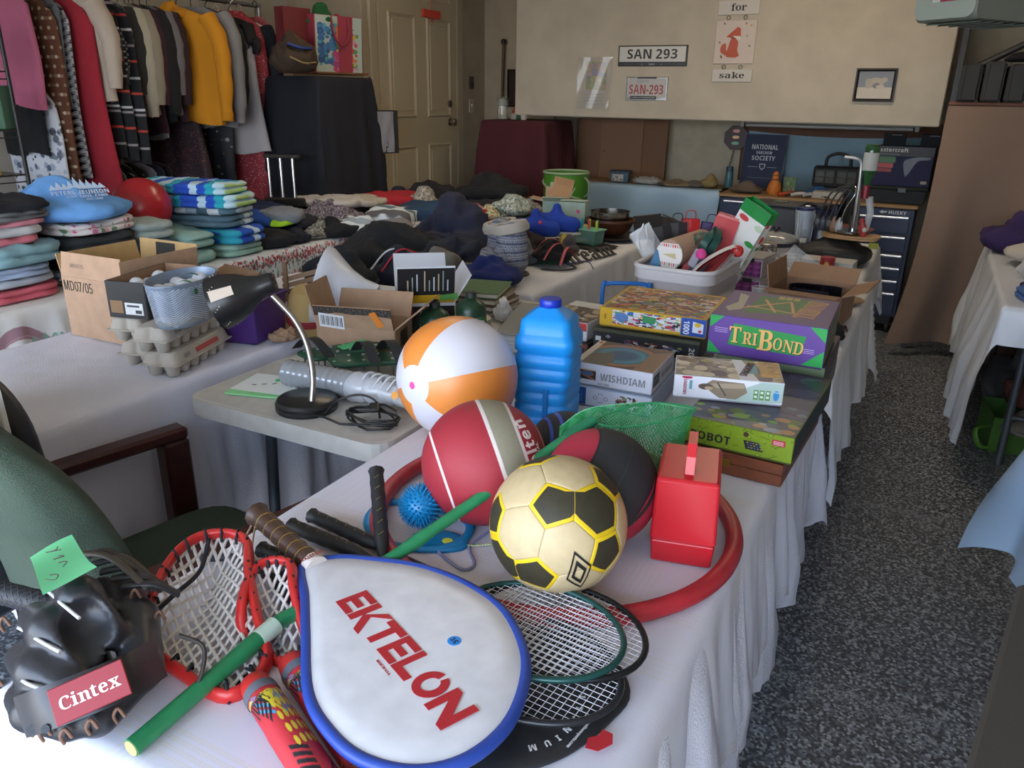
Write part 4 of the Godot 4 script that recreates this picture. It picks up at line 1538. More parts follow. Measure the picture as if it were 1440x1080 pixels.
func lax() -> void:
	for v in 2:
		var t := T("lacrosse_head", "red mini lacrosse head with white mesh beside the glove" if v == 0 else "second red lacrosse head peeking from under the first", "lacrosse stick", O if v == 0 else V(0.035, -0.006, -0.022), 0)
		var shrink := 1.0 if v == 0 else 0.55
		var rim := spline([V(-0.70, 0.754, -0.552), V(-0.79, 0.756, -0.553), V(-0.86, 0.770, -0.560), V(-0.90, 0.80, -0.60), V(-0.955, 0.81, -0.690), V(-0.953, 0.815, -0.752), V(-0.89, 0.815, -0.775), V(-0.82, 0.805, -0.715), V(-0.76, 0.783, -0.668), V(-0.70, 0.757, -0.622)], 5, true)
		for i in rim.size():
			rim[i] = V(-0.73, rim[i].y, -0.70) + (rim[i] - V(-0.73, rim[i].y, -0.70)) * shrink
		P(t, "rim", tube(rim, 0.0075, 8, true, 1.6), m("c42a28", 0.35))
		# mesh pocket
		var c: Vector3 = V(-0.73, 0.752, -0.70) + V(-0.09, 0, 0.05) * shrink
		var st := begin()
		var out2 := PackedVector2Array()
		for p in rim:
			out2.append(Vector2(p.x, p.z))
		for d in [Vector2(0.91, 0.42), Vector2(0.17, 0.985)]:
			for k in range(-14, 15):
				var mid: Vector2 = Vector2(c.x, c.z) + d.orthogonal() * k * 0.0135
				for seg in Geometry2D.intersect_polyline_with_polygon(PackedVector2Array([mid - d * 0.3, mid + d * 0.3]), out2):
					var n := int(seg[0].distance_to(seg[-1]) / 0.009) + 2
					var cord := []
					for j in n:
						var p: Vector2 = seg[0].lerp(seg[-1], float(j) / (n - 1))
						var near := 1.0
						var ry := 0.8
						for q in rim:
							var dd := p.distance_to(Vector2(q.x, q.z))
							if dd < near:
								near = dd
								ry = q.y
						cord.append(V(p.x, lerpf(ry, 0.757, minf(near / 0.06, 1.0)), p.y) + V(0, 0.0015 * (j % 2), 0))
					tube_into(st, cord, 0.0029, 5)
		P(t, "mesh_pocket", done(st), m("d8d4ce", 0.9))
		if v == 0:
			P(t, "shooting_string", tube(spline([V(-0.938, 0.816, -0.745), V(-0.90, 0.800, -0.69), V(-0.89, 0.795, -0.63), V(-0.875, 0.795, -0.575)], 8), 0.0038, 6), m("20222a", 0.8))
		for k in 22:
			var i := int(k * rim.size() / 22.0)
			var p: Vector3 = rim[i]
			var q := p.lerp(c, 0.12)
			P(t, "lace_wrap", tube([p + V(0, -0.004, 0), p + V(0, 0.011, 0), q + V(0, 0.012, 0), q + V(0, 0.004, 0)], 0.0026, 5), m("20222a", 0.8))
		if v == 0:
			P(t, "loose_lace", tube(spline([V(-0.70, 0.775, -0.585), V(-0.690, 0.755, -0.60), V(-0.70, 0.752, -0.575), V(-0.715, 0.75, -0.585), V(-0.705, 0.752, -0.60), V(-0.712, 0.75, -0.575), V(-0.694, 0.749, -0.547)], 6), 0.0022, 6), m("20222a", 0.8))

func spiky_toy() -> void:
	var t := T("spiky_ball", "blue rubber ball covered in soft spikes on a paddle loop", "toy", V(-0.722, 0.795, -1.035))
	var bm := m("1482b8", 0.35)
	var core := P(t, "ball", sphere(0.034, 24, 14), bm)
	var st := begin()
	for i in 260:
		var y := 1 - 2 * (i + 0.5) / 260
		var a := i * 2.39996
		var d := V(cos(a) * sqrt(1 - y * y), y, sin(a) * sqrt(1 - y * y))
		tube_into(st, [d * 0.033, d * 0.043], [0.0026, 0.0006], 5)
	var sk := P(core, "spikes", done(st), bm)
	sk.set_meta("kind", "stuff")
	P(t, "paddle_loop", tube(spline([V(-0.11, -0.044, 0.01), V(-0.075, -0.044, 0.055), V(-0.01, -0.044, 0.075), V(0.06, -0.044, 0.05), V(0.09, -0.044, -0.0), V(0.06, -0.044, -0.06), V(-0.06, -0.044, -0.07), V(-0.11, -0.044, -0.04)], 6, true), 0.009, 8, true, 0.6), bm)
	P(t, "paddle_tip", flat_shape(spl2([Vector2(.02, .03), Vector2(.07, -.01), Vector2(.12, -.0), Vector2(.12, .03), Vector2(.07, .06)], 4), 0.008, 0.001), bm, V(-0.02, -0.05, 0))
	P(t, "price_sticker", cyl(0.0095, 0.0006, 16), m("d8e04a", 0.6), V(0.07, -0.0405, 0.022))
	P(t, "cord", tube(spline([V(0.05, -0.046, 0.04), V(0.09, -0.046, 0.062), V(0.135, -0.046, 0.078), V(0.145, -0.046, 0.055), V(0.11, -0.046, 0.01), V(0.12, -0.04, -0.05)], 6), 0.0026, 6), m("8a8fb4", 0.7))
	var bd := begin()
	for q in spline([V(0.085, -0.045, 0.018), V(0.112, -0.045, 0.008), V(0.14, -0.045, -0.012), V(0.17, -0.045, -0.03)], 7):
		tube_into(bd, [q - V(0.0028, 0, 0), q, q + V(0.0028, 0, 0)], [0.0006, 0.0028, 0.0006], 6)
	P(t, "bead_string", done(bd), m("c8d8a0", 0.3))

func chair() -> void:
	var t := T("arm_chair", "green upholstered armchair with dark wooden arms", "chair", V(-1.40, 0, -0.99), -12)
	var gm := mottled("greencloth", ["3a4a40", "465648", "314036"], 0.25, 9, 0.95)
	gm.normal_enabled = true
	gm.normal_texture = noise_tex("weave", 0.12, true, 256, [], FastNoiseLite.TYPE_SIMPLEX_SMOOTH, 5.0)
	var wm := mottled("mahogany", ["3a1915", "451f1a", "2e1310"], 0.03, 5, 0.3)
	P(t, "seat", lump(0.52, 0.11, 0.52, 3, 0.002, 6, 0, 0.25, 6), gm, V(0, 0.37, -0.04))
	# backrest: a thick padded slab that leans back
	var rows := []
	for i in 13:
		var a := i / 12.0
		var y := 0.40 + 0.53 * a
		var w := 0.265 * (1.0 - 0.25 * pow(a, 6.0))
		var zc := 0.20 + 0.13 * a * a
		var th := 0.075 * (1.0 - 0.55 * pow(a, 8.0))
		var row := PackedVector3Array()
		for k in 36:
			var p := fold_pt(k / 36.0, w * 2, th * 2, 3.6)
			row.append(V(p.x, y + 0.015 * cos(p.x * 6), zc + p.y + p.x * p.x * -0.35))
		rows.append(row)
	var st := begin()
	skin(st, rows, true)
	cap(st, rows[-1], true, 0)
	cap(st, rows[0], false)
	P(t, "backrest", done(st), gm)
	for s in [-1, 1]:
		var arm := P(t, "arm", box(0.055, 0.035, 0.46, 0.008), wm, V(s * 0.30, 0.635, 0.0), V(0, 0, 0))
		P(t, "front_post", box(0.055, 0.635, 0.07, 0.006), wm, V(s * 0.30, 0, -0.195))
		P(t, "back_post", box(0.05, 0.66, 0.06, 0.006), wm, V(s * 0.30, 0, 0.20))
		P(t, "side_rail", box(0.03, 0.06, 0.36, 0.005), wm, V(s * 0.295, 0.33, 0.0))
	# black chair and white board at the left edge of the picture
	var b := T("black_chair", "black padded chair whose rounded back shows at the left edge", "chair", V(-1.86, 0, -0.755), 0)
	var bm := m("24272c", 0.4)
	var bk := rrect(0.46, 0.5, 0.12, 8)
	P(b, "backrest", ext(bk, 0.05, -0.025), bm, V(0, 0.66, -0.12), V(6, 0, 0))
	var edge := []
	for p in bk:
		edge.append(V(p.x, p.y, 0))
	P(b, "back_tube", tube(edge, 0.03, 10, true), bm, V(0, 0.66, -0.12), V(6, 0, 0))
	P(b, "seat", lump(0.46, 0.07, 0.44, 5, 0.002, 6, 0, 0.2, 6), bm, V(0, 0.40, 0.12))
	for s in [-1, 1]:
		for z in [-0.07, 0.31]:
			P(b, "leg", tube([V(s * 0.19, 0, z), V(s * 0.18, 0.42, z)], 0.014, 8), m("1a1b1d", 0.4, 0.5))
	S("foam_board", "white board propped on the green chair's arm at the left edge", "board", box(0.5, 0.34, 0.012, 0.002), m("e6e6e0", 0.6), V(-1.80, 0.675, -0.80), V(0, 0, 2))

# ================================================================ board games and puzzles on the front table
func game(label: String, cat: String, x: float, y: float, zf: float, w: float, h: float, d: float, turn: float, faces: Dictionary, base: String) -> Node3D:
	# (x, zf) is the middle of the front edge
	var a := deg_to_rad(turn)
	var t := T("puzzle_box" if cat == "puzzle" else "game_box", label, cat, V(x - sin(a) * d / 2, y, zf - cos(a) * d / 2), turn)
	faces["base"] = m(base, 0.45)
	P(t, "box_lid", box(w, h - 0.004, d, 0.0015, faces), null, V(0, 0.004, 0))
	P(t, "box_tray", box(w - 0.004, 0.008, d - 0.004, 0.001), m(Color(base).darkened(0.3).to_html(false), 0.6))
	return t

func build_games() -> void:
	var lid := func(k: String, im: Image): return tex(k, im, 0.38)
	# wooden chess case
	var wd := mottled("chesswood", ["6a351f", "7a4026", "5a2b18"], 0.02, 5.0, 0.4)
	var ca := T("wooden_case", "brown wooden hinged case at the bottom, beneath the green robot game", "case", V(-0.275, 0.747, -1.735), -3)
	P(ca, "bottom_half", box(0.235, 0.025, 0.40, 0.002), wd)
	P(ca, "top_half", box(0.235, 0.024, 0.40, 0.002), wd, V(0, 0.026, 0))
	P(ca, "clasp", box(0.02, 0.016, 0.003, 0.001), m("9a7b3a", 0.3, 0.9), V(0, 0.02, 0.201))
	# green robot game
	var f1 := img(512, 128, "7f9a22")
	rng.seed = 31
	for i in 40:
		var x := rng.randf() * 512
		var y := rng.randf() * 128
		line(f1, Vector2(x, y), Vector2(x + rng.randf_range(-50, 50), y + rng.randf_range(-30, 30)), 3, ["55691a", "93ad35", "4b5d18"][i % 3])
		if i % 4 == 0:
			disc(f1, x, y, 12, 10, "6a821e")
			disc(f1, x, y, 7, 6, "93ad35")
	rc(f1, 418, 24, 60, 30, "b5283f")
	for k in 3:
		rc(f1, 424, 32 + k * 7, 46, 3, "e8c8cc")
	poly(f1, [Vector2(290, 60), Vector2(360, 60), Vector2(385, 104), Vector2(305, 104)], "22262c")
	for i in 5:
		for j in 3:
			rc(f1, 306 + i * 14 + j * 4, 66 + j * 12, 8, 6, ["b8a83a", "4a6a9a", "8a8f98"][(i + j) % 3])
	disc(f1, 300, 30, 13, 13, "4a2f2a")
	var f2 := img(256, 512, "3a3442")
	scat(f2, 90, ["4a4455", "332d3c", "564a66", "2a2832", "5f6a72"], 10, 40, 8)
	rc(f2, 0, 380, 256, 132, "46464f")
	scat(f2, 40, ["7f9a22", "5a6a2a", "8a8f98", "a87a4a", "3f4a5a"], 6, 22, 9, false, Rect2(0, 390, 256, 122))
	poly(f2, [Vector2(190, 60), Vector2(256, 20), Vector2(256, 150)], "2a4a3c")
	var g1 := game("green board game with robot drawings, on the wooden case", "board game", -0.27, 0.80, -1.535, 0.232, 0.062, 0.41, -3, {"front": (lid as Callable).call("robotf", f1), "top": (lid as Callable).call("robott", f2), "right": m("22231f", 0.5)}, "5a6a1c")
	txt(g1, "ROBOT", 0.018, m("17191a", 0.6), V(-0.055, 0.024, 0.2056), O, 0.085)
	# white detective game lying on it
	var f3 := img(512, 160, "dfe0e8")
	poly(f3, [Vector2(330, 60), Vector2(410, 0), Vector2(512, 0), Vector2(512, 150), Vector2(430, 160), Vector2(250, 160)], "a9c0b8")
	poly(f3, [Vector2(140, 60), Vector2(180, 12), Vector2(330, 20), Vector2(350, 90), Vector2(300, 150), Vector2(220, 150), Vector2(180, 110)], "8a7a66")
	poly(f3, [Vector2(175, 40), Vector2(330, 26), Vector2(335, 60), Vector2(200, 74)], "a8977e")
	disc(f3, 150, 70, 34, 24, "5a4c40")
	disc(f3, 166, 80, 20, 14, "b89a80")
	line(f3, Vector2(205, 30), Vector2(250, 130), 7, "4a4038")
	rc(f3, 378, 62, 22, 76, "5c8a4a"); rc(f3, 406, 62, 22, 76, "5c8a4a"); rc(f3, 434, 62, 22, 76, "5c8a4a")
	for k in 6:
		rc(f3, 382 + (k % 3) * 28, 72 + int(k / 3) * 34, 13, 18, "d8e4d4")
	disc(f3, 484, 96, 14, 40, "3a8ac8")
	rc(f3, 474, 70, 20, 4, "dfe8f4")
	rc(f3, 72, 30, 14, 70, "6aa0ac")
	disc(f3, 60, 8, 26, 12, "b52a50")
	var f4 := img(512, 256, "8a8478")
	scat(f4, 110, ["6a5a66", "a89a8a", "c8bca8", "584a58", "9a8f5a", "7a6a5a", "d0c4b4"], 12, 40, 14)
	poly(f4, [Vector2(280, 0), Vector2(330, 0), Vector2(400, 256), Vector2(310, 256)], "d6d6dc")
	rc(f4, 350, 60, 50, 110, "5f8f98")
	rc(f4, 410, 0, 100, 200, "b08a4a")
	scat(f4, 20, ["c89a50", "8a6a3a", "a87a40"], 8, 22, 15, false, Rect2(410, 0, 100, 200))
	var g2 := game("white detective board game lying in front of the purple game", "board game", -0.322, 0.8635, -1.655, 0.236, 0.055, 0.145, 15, {"front": (lid as Callable).call("shadf", f3), "top": (lid as Callable).call("shadt", f4)}, "d4d6de")
	txt(g2, "SHADOWS", 0.0075, m("9a2a48", 0.6), V(-0.093, 0.028, 0.0735), V(0, 0, -90), 0.036)
	txt(g2, "SHADOWS", 0.017, m("4a2f30", 0.6), V(0.043, 0.0558, -0.005), V(-90, 76, 0), 0.1)
	# white puzzle of a hot spring, on a blue and white puzzle
	var f5 := img(512, 256, "4a4038")
	for k in 16:
		disc(f5, 230 + k, 130, 250 - k * 11, 118 - k * 5, ["5a3a2c", "b0643f", "8a4a34", "c07a4a", "7a6a5a", "5f6f70", "4f6a78", "3f6f86", "3a7a98", "3a86a8", "4a90a0", "3f7f98", "3a7590", "3a6a88", "35607f", "30587a"][k])
	poly(f5, [Vector2(0, 160), Vector2(180, 110), Vector2(230, 200), Vector2(200, 256), Vector2(0, 256)], "5f5c56")
	poly(f5, [Vector2(400, 60), Vector2(512, 20), Vector2(512, 256), Vector2(380, 256)], "8a6a52")
	for k in 7:
		line(f5, Vector2(250 + k * 30, 30), Vector2(230 + k * 44, -10), 4, "b0583a")
	rc(f5, 0, 0, 46, 256, "c4bcb0")
	disc(f5, 24, 22, 16, 10, "a83a48")
	var ff := img(512, 160, "dcdde6")
	rc(ff, 34, 40, 120, 84, "3a2f2c")
	disc(ff, 96, 78, 46, 24, "a0583a"); disc(ff, 98, 76, 34, 16, "3a6a9a")
	rc(ff, 34, 40, 120, 12, "c8b8a0")
	line(ff, Vector2(70, 90), Vector2(150, 122), 12, "a86a4a")
	var side := img(256, 128, "d4d5de")
	rc(side, 10, 26, 70, 72, "3a2f2c"); disc(side, 45, 60, 26, 14, "3a6a9a")
	var g3 := game("white puzzle box with a hot spring picture beside the blue jug", "puzzle", -0.632, 0.801, -1.757, 0.212, 0.060, 0.205, 2, {"front": (lid as Callable).call("springf", ff), "top": (lid as Callable).call("springt", f5), "right": (lid as Callable).call("springs", side)}, "d8d9e2")
	txt(g3, "WISHDIAM", 0.019, m("8d9096", 0.6), V(0.03, 0.029, 0.1032), O, 0.118)
	txt(g3, "NO.2006", 0.006, m("9a9ca2", 0.6), V(-0.02, 0.010, 0.1032), O, 0.03)
	txt(g3, "WISHDIAM", 0.014, m("9a9ca2", 0.6), V(0.1067, 0.03, -0.03), V(0, 90, 0), 0.1)
	var f6 := img(512, 128, "d0d6e2")
	rc(f6, 0, 0, 96, 128, "1f4f94")
	for k in 3:
		rc(f6, 20 + k * 22, 20, 8, 88, "4a7ab8")
	for q in [[190, 40], [226, 64], [190, 88], [158, 64]]:
		disc(f6, q[0], q[1], 14, 14, "5a6068"); disc(f6, q[0], q[1], 11, 11, "d0d6e2")
	rc(f6, 172, 44, 40, 44, "d0d6e2")
	scat(f6, 50, ["a8483a", "c8b8a8", "3a4f6a", "6a8a5a", "e0d0c0", "4a3a34"], 6, 16, 33, true, Rect2(280, 20, 110, 100))
	scat(f6, 40, ["3a5a94", "8a3a34", "c8c0b4", "2f2a2c", "b86a3a"], 6, 16, 34, true, Rect2(396, 20, 80, 100))
	game("pale blue puzzle box below the white hot spring puzzle", "puzzle", -0.628, 0.747, -1.748, 0.215, 0.053, 0.23, 2, {"front": (lid as Callable).call("bluepz", f6)}, "a8b8d0")
	# yellow thousand piece puzzle on a black one
	var f7 := img(512, 512, "8a6a50")
	scat(f7, 700, ["a83a34", "c8a83a", "4a6a9a", "d8d0c4", "5a8a4a", "8a4a6a", "2f2a30", "c87a3a", "6a4a34", "b8b0a4"], 5, 24, 41, true)
	rc(f7, 0, 0, 512, 30, "c09a2a"); rc(f7, 0, 0, 16, 512, "c09a2a"); rc(f7, 496, 0, 16, 512, "c09a2a"); rc(f7, 0, 498, 512, 14, "c09a2a")
	var f8 := img(512, 128, "cfa528")
	rc(f8, 62, 8, 330, 102, "c8ccd4")
	scat(f8, 170, ["b8303a", "d8d8dc", "3a6ab0", "4a9a5a", "d0b03a", "e4e4e8", "c84a6a", "2f2f38"], 5, 15, 42, true, Rect2(62, 8, 330, 102))
	disc(f8, 108, 56, 34, 34, "5a80b8")
	poly(f8, [Vector2(210, 20), Vector2(280, 30), Vector2(270, 80), Vector2(215, 76)], "3f8f5a")
	rc(f8, 396, 0, 116, 128, "1f4ba0")
	poly(f8, [Vector2(450, 20), Vector2(500, 34), Vector2(500, 104), Vector2(450, 100)], "d8dce8")
	disc(f8, 474, 44, 16, 16, "d8b03a"); disc(f8, 486, 88, 8, 10, "c03a3a")
	var s8 := img(256, 128, "c09a2a")
	rc(s8, 0, 0, 90, 128, "1f4ba0")
	var g4 := game("yellow thousand piece puzzle on top of the black puzzle box", "puzzle", -0.640, 0.866, -2.085, 0.312, 0.058, 0.295, 3, {"front": (lid as Callable).call("yelf", f8), "top": (lid as Callable).call("yelt", f7), "right": (lid as Callable).call("yels", s8)}, "c09a2a")
	txt(g4, "1000", 0.017, m("dfe4ee", 0.6), V(0.100, 0.029, 0.1482), V(0, 0, -90), 0.038)
	txt(g4, "USA", 0.006, m("5a4a1a", 0.6), V(-0.138, 0.032, 0.1482), V(0, 0, -90))
	var f9 := img(512, 128, "1d2024")
	rc(f9, 0, 0, 512, 24, "4a4d38")
	scat(f9, 60, ["a8483a", "c8b8a8", "4a6a9a", "8a8a4a", "6a3a5a", "d0c8bc"], 4, 12, 51, true, Rect2(150, 60, 290, 50))
	rc(f9, 60, 50, 26, 10, "8a8d92"); rc(f9, 68, 42, 10, 26, "8a8d92")
	rc(f9, 10, 60, 28, 34, "c8cace")
	var g5 := game("black puzzle box between the yellow puzzle and the table boxes", "puzzle", -0.650, 0.806, -2.070, 0.315, 0.058, 0.30, 2, {"front": (lid as Callable).call("blkpz", f9)}, "24282a")
	txt(g5, "20", 0.016, m("b8bcb4", 0.6), V(0.135, 0.024, 0.1508), V(0, 0, -90))
	game("grey puzzle box at the base of the yellow and black puzzle pile", "puzzle", -0.650, 0.747, -2.06, 0.30, 0.058, 0.29, 2, {"front": m("8f969c", 0.5)}, "7f868c")
	# two white puzzles beside the jug
	var fa := img(256, 256, "5a4a3e")
	scat(fa, 60, ["7a6a5a", "3a302a", "a8987f", "c8c0b4", "4a3f34"], 12, 40, 61)
	rc(fa, 0, 0, 256, 70, "c8c4bc")
	var fb := img(256, 128, "ccd2dc")
	scat(fb, 40, ["3a4f3a", "2f3a2a", "5a4a3a", "c8d0dc", "6a2f2a"], 8, 20, 62, true, Rect2(10, 16, 100, 100))
	rc(fb, 170, 20, 10, 80, "8a98b0"); rc(fb, 210, 0, 46, 60, "b83a3a")
	var fc := img(256, 128, "3a2f2e")
	scat(fc, 50, ["8a3a34", "c8a88a", "4a3f4a", "d0c0b0"], 6, 18, 63, true)
	disc(fc, 150, 70, 46, 40, "2a5a9a")
	game("white puzzle box with a brown picture, upper of two by the jug", "puzzle", -0.905, 0.812, -2.07, 0.155, 0.058, 0.23, -4, {"front": (lid as Callable).call("stf", fb), "top": (lid as Callable).call("stt", fa)}, "c8ccd4")
	game("dark puzzle box with a blue badge, lower of two by the jug", "puzzle", -0.900, 0.747, -2.06, 0.16, 0.062, 0.24, -2, {"front": (lid as Callable).call("stg", fc)}, "4a3f3e")
	# big purple party game, with boxes under it
	var fd := img(512, 192, "5b3a8a")
	poly(fd, [Vector2(110, 30), Vector2(430, 50), Vector2(410, 150), Vector2(90, 140)], "1f8a3e")
	for q in [[Vector2(0, 0), Vector2(64, 0), Vector2(0, 64)], [Vector2(0, 192), Vector2(64, 192), Vector2(0, 128)], [Vector2(512, 0), Vector2(440, 0), Vector2(512, 70)], [Vector2(512, 192), Vector2(420, 192), Vector2(512, 110)]]:
		poly(fd, q, "1c9a44")
	for k in 3:
		rc(fd, 24, 60 + k * 10, 60, 3, "b8a0d0"); rc(fd, 420, 110 + k * 9, 50, 3, "b8a0d0")
	var fe := img(512, 512, "5a4472")
	poly(fe, [Vector2(150, 60), Vector2(420, 40), Vector2(330, 360), Vector2(120, 420)], "2f6a3c")
	for q in [[Vector2(110, 330), Vector2(300, 120)], [Vector2(300, 120), Vector2(340, 330)], [Vector2(340, 330), Vector2(120, 290)], [Vector2(180, 130), Vector2(260, 350)]]:
		line(fe, q[0], q[1], 17, "b8784a"); line(fe, q[0], q[1], 7, "c8a878")
	poly(fe, [Vector2(40, 60), Vector2(90, 90), Vector2(110, 360), Vector2(60, 420), Vector2(30, 360), Vector2(66, 240)], "a8a08c")
	for k in 3:
		rc(fe, 230 + k * 36, 30, 30, 60, "a89a4a")
	var td := mottled("tribside", ["3f4a2a", "5a3f34", "4a5a34", "6a5a3a", "3a3440"], 0.12, 12, 0.5)
	var g6 := game("big purple party game box with gold lettering", "board game", -0.303, 0.875, -1.955, 0.285, 0.106, 0.30, 1, {"front": (lid as Callable).call("tribf", fd), "top": (lid as Callable).call("tribt", fe), "right": td}, "5b3a8a")
	var gold := m("d8a860", 0.45)
	var drop := m("1d1626", 0.6)
	for q in [[drop, 0.0015, -0.0015, 0.0], [gold, 0.0, 0.0, 0.0008]]:
		txt(g6, "T", 0.040, q[0], V(-0.075 + q[1], 0.058 + q[2], 0.1502 + q[3]), O, 0.03, true, true)
		txt(g6, "RI", 0.030, q[0], V(-0.038 + q[1], 0.053 + q[2], 0.1502 + q[3]), O, 0.036, true, true)
		txt(g6, "B", 0.050, q[0], V(0.001 + q[1], 0.053 + q[2], 0.1502 + q[3]), O, 0.036, true, true)
		txt(g6, "OND", 0.030, q[0], V(0.056 + q[1], 0.047 + q[2], 0.1502 + q[3]), V(0, 0, -4), 0.072, true, true)
	txt(g6, "TRIBOND", 0.05, m("b88a5a", 0.5), V(0.085, 0.1066, -0.02), V(-90, 84, 0), 0.2, true, true)
	game("flat board game with a dark lid, propping up the big purple game", "board game", -0.29, 0.812, -1.99, 0.27, 0.060, 0.32, 0, {"front": m("6a7a5a", 0.5)}, "3a2f3a")
	game("flat grey board game at the bottom of the purple game's pile", "board game", -0.29, 0.747, -1.99, 0.27, 0.062, 0.33, 0, {}, "5a5550")
	jug()
	gift_bin()
	build_kitchen_boxes()

func jug() -> void:
	var t := T("water_jug", "bright blue square ribbed water jug with a dark blue cap", "jug", V(-0.742, 0.747, -1.615), 12)
	var bm := m("1592e6", 0.4)
	bm.backlight_enabled = true
	bm.backlight = Color(0.0, 0.12, 0.2)
	var prof := [[0.0, 0.062], [0.004, 0.068], [0.03, 0.070]]
	for k in 5:
		var y := 0.034 + k * 0.030
		prof += [[y, 0.0665], [y + 0.004, 0.0705], [y + 0.024, 0.0705], [y + 0.028, 0.0665]]
	prof += [[0.190, 0.066], [0.196, 0.072], [0.222, 0.071], [0.232, 0.064], [0.236, 0.063], [0.262, 0.060], [0.272, 0.048], [0.286, 0.028], [0.290, 0.0235]]
	var rows := []
	for q in prof:
		var row := PackedVector3Array()
		for p in rrect(q[1] * 2, q[1] * 2, q[1] * 0.36, 5):
			# a hand grip is pressed into the front right corner
			var dent := 0.012 * exp(-pow((q[0] - 0.085) / 0.035, 2.0)) if p.x > 0.02 and p.y > -0.02 else 0.0
			row.append(V(p.x - dent, q[0], p.y - dent * 0.4))
		rows.append(row)
	var st := begin()
	skin(st, rows, true)
	cap(st, rows[0], false)
	cap(st, rows[-1], true)
	P(t, "jug_body", done(st), bm)
	P(t, "grip_recess", box(0.012, 0.075, 0.004, 0.001), m("0b6cb4", 0.4), V(0.01, 0.03, 0.0705))
	P(t, "screw_cap", lathe([Vector2(0, 0), Vector2(0.025, 0), Vector2(0.026, 0.002), Vector2(0.026, 0.016), Vector2(0.024, 0.019), Vector2(0, 0.019)], 30), m("1733b0", 0.35), V(0, 0.289, 0))

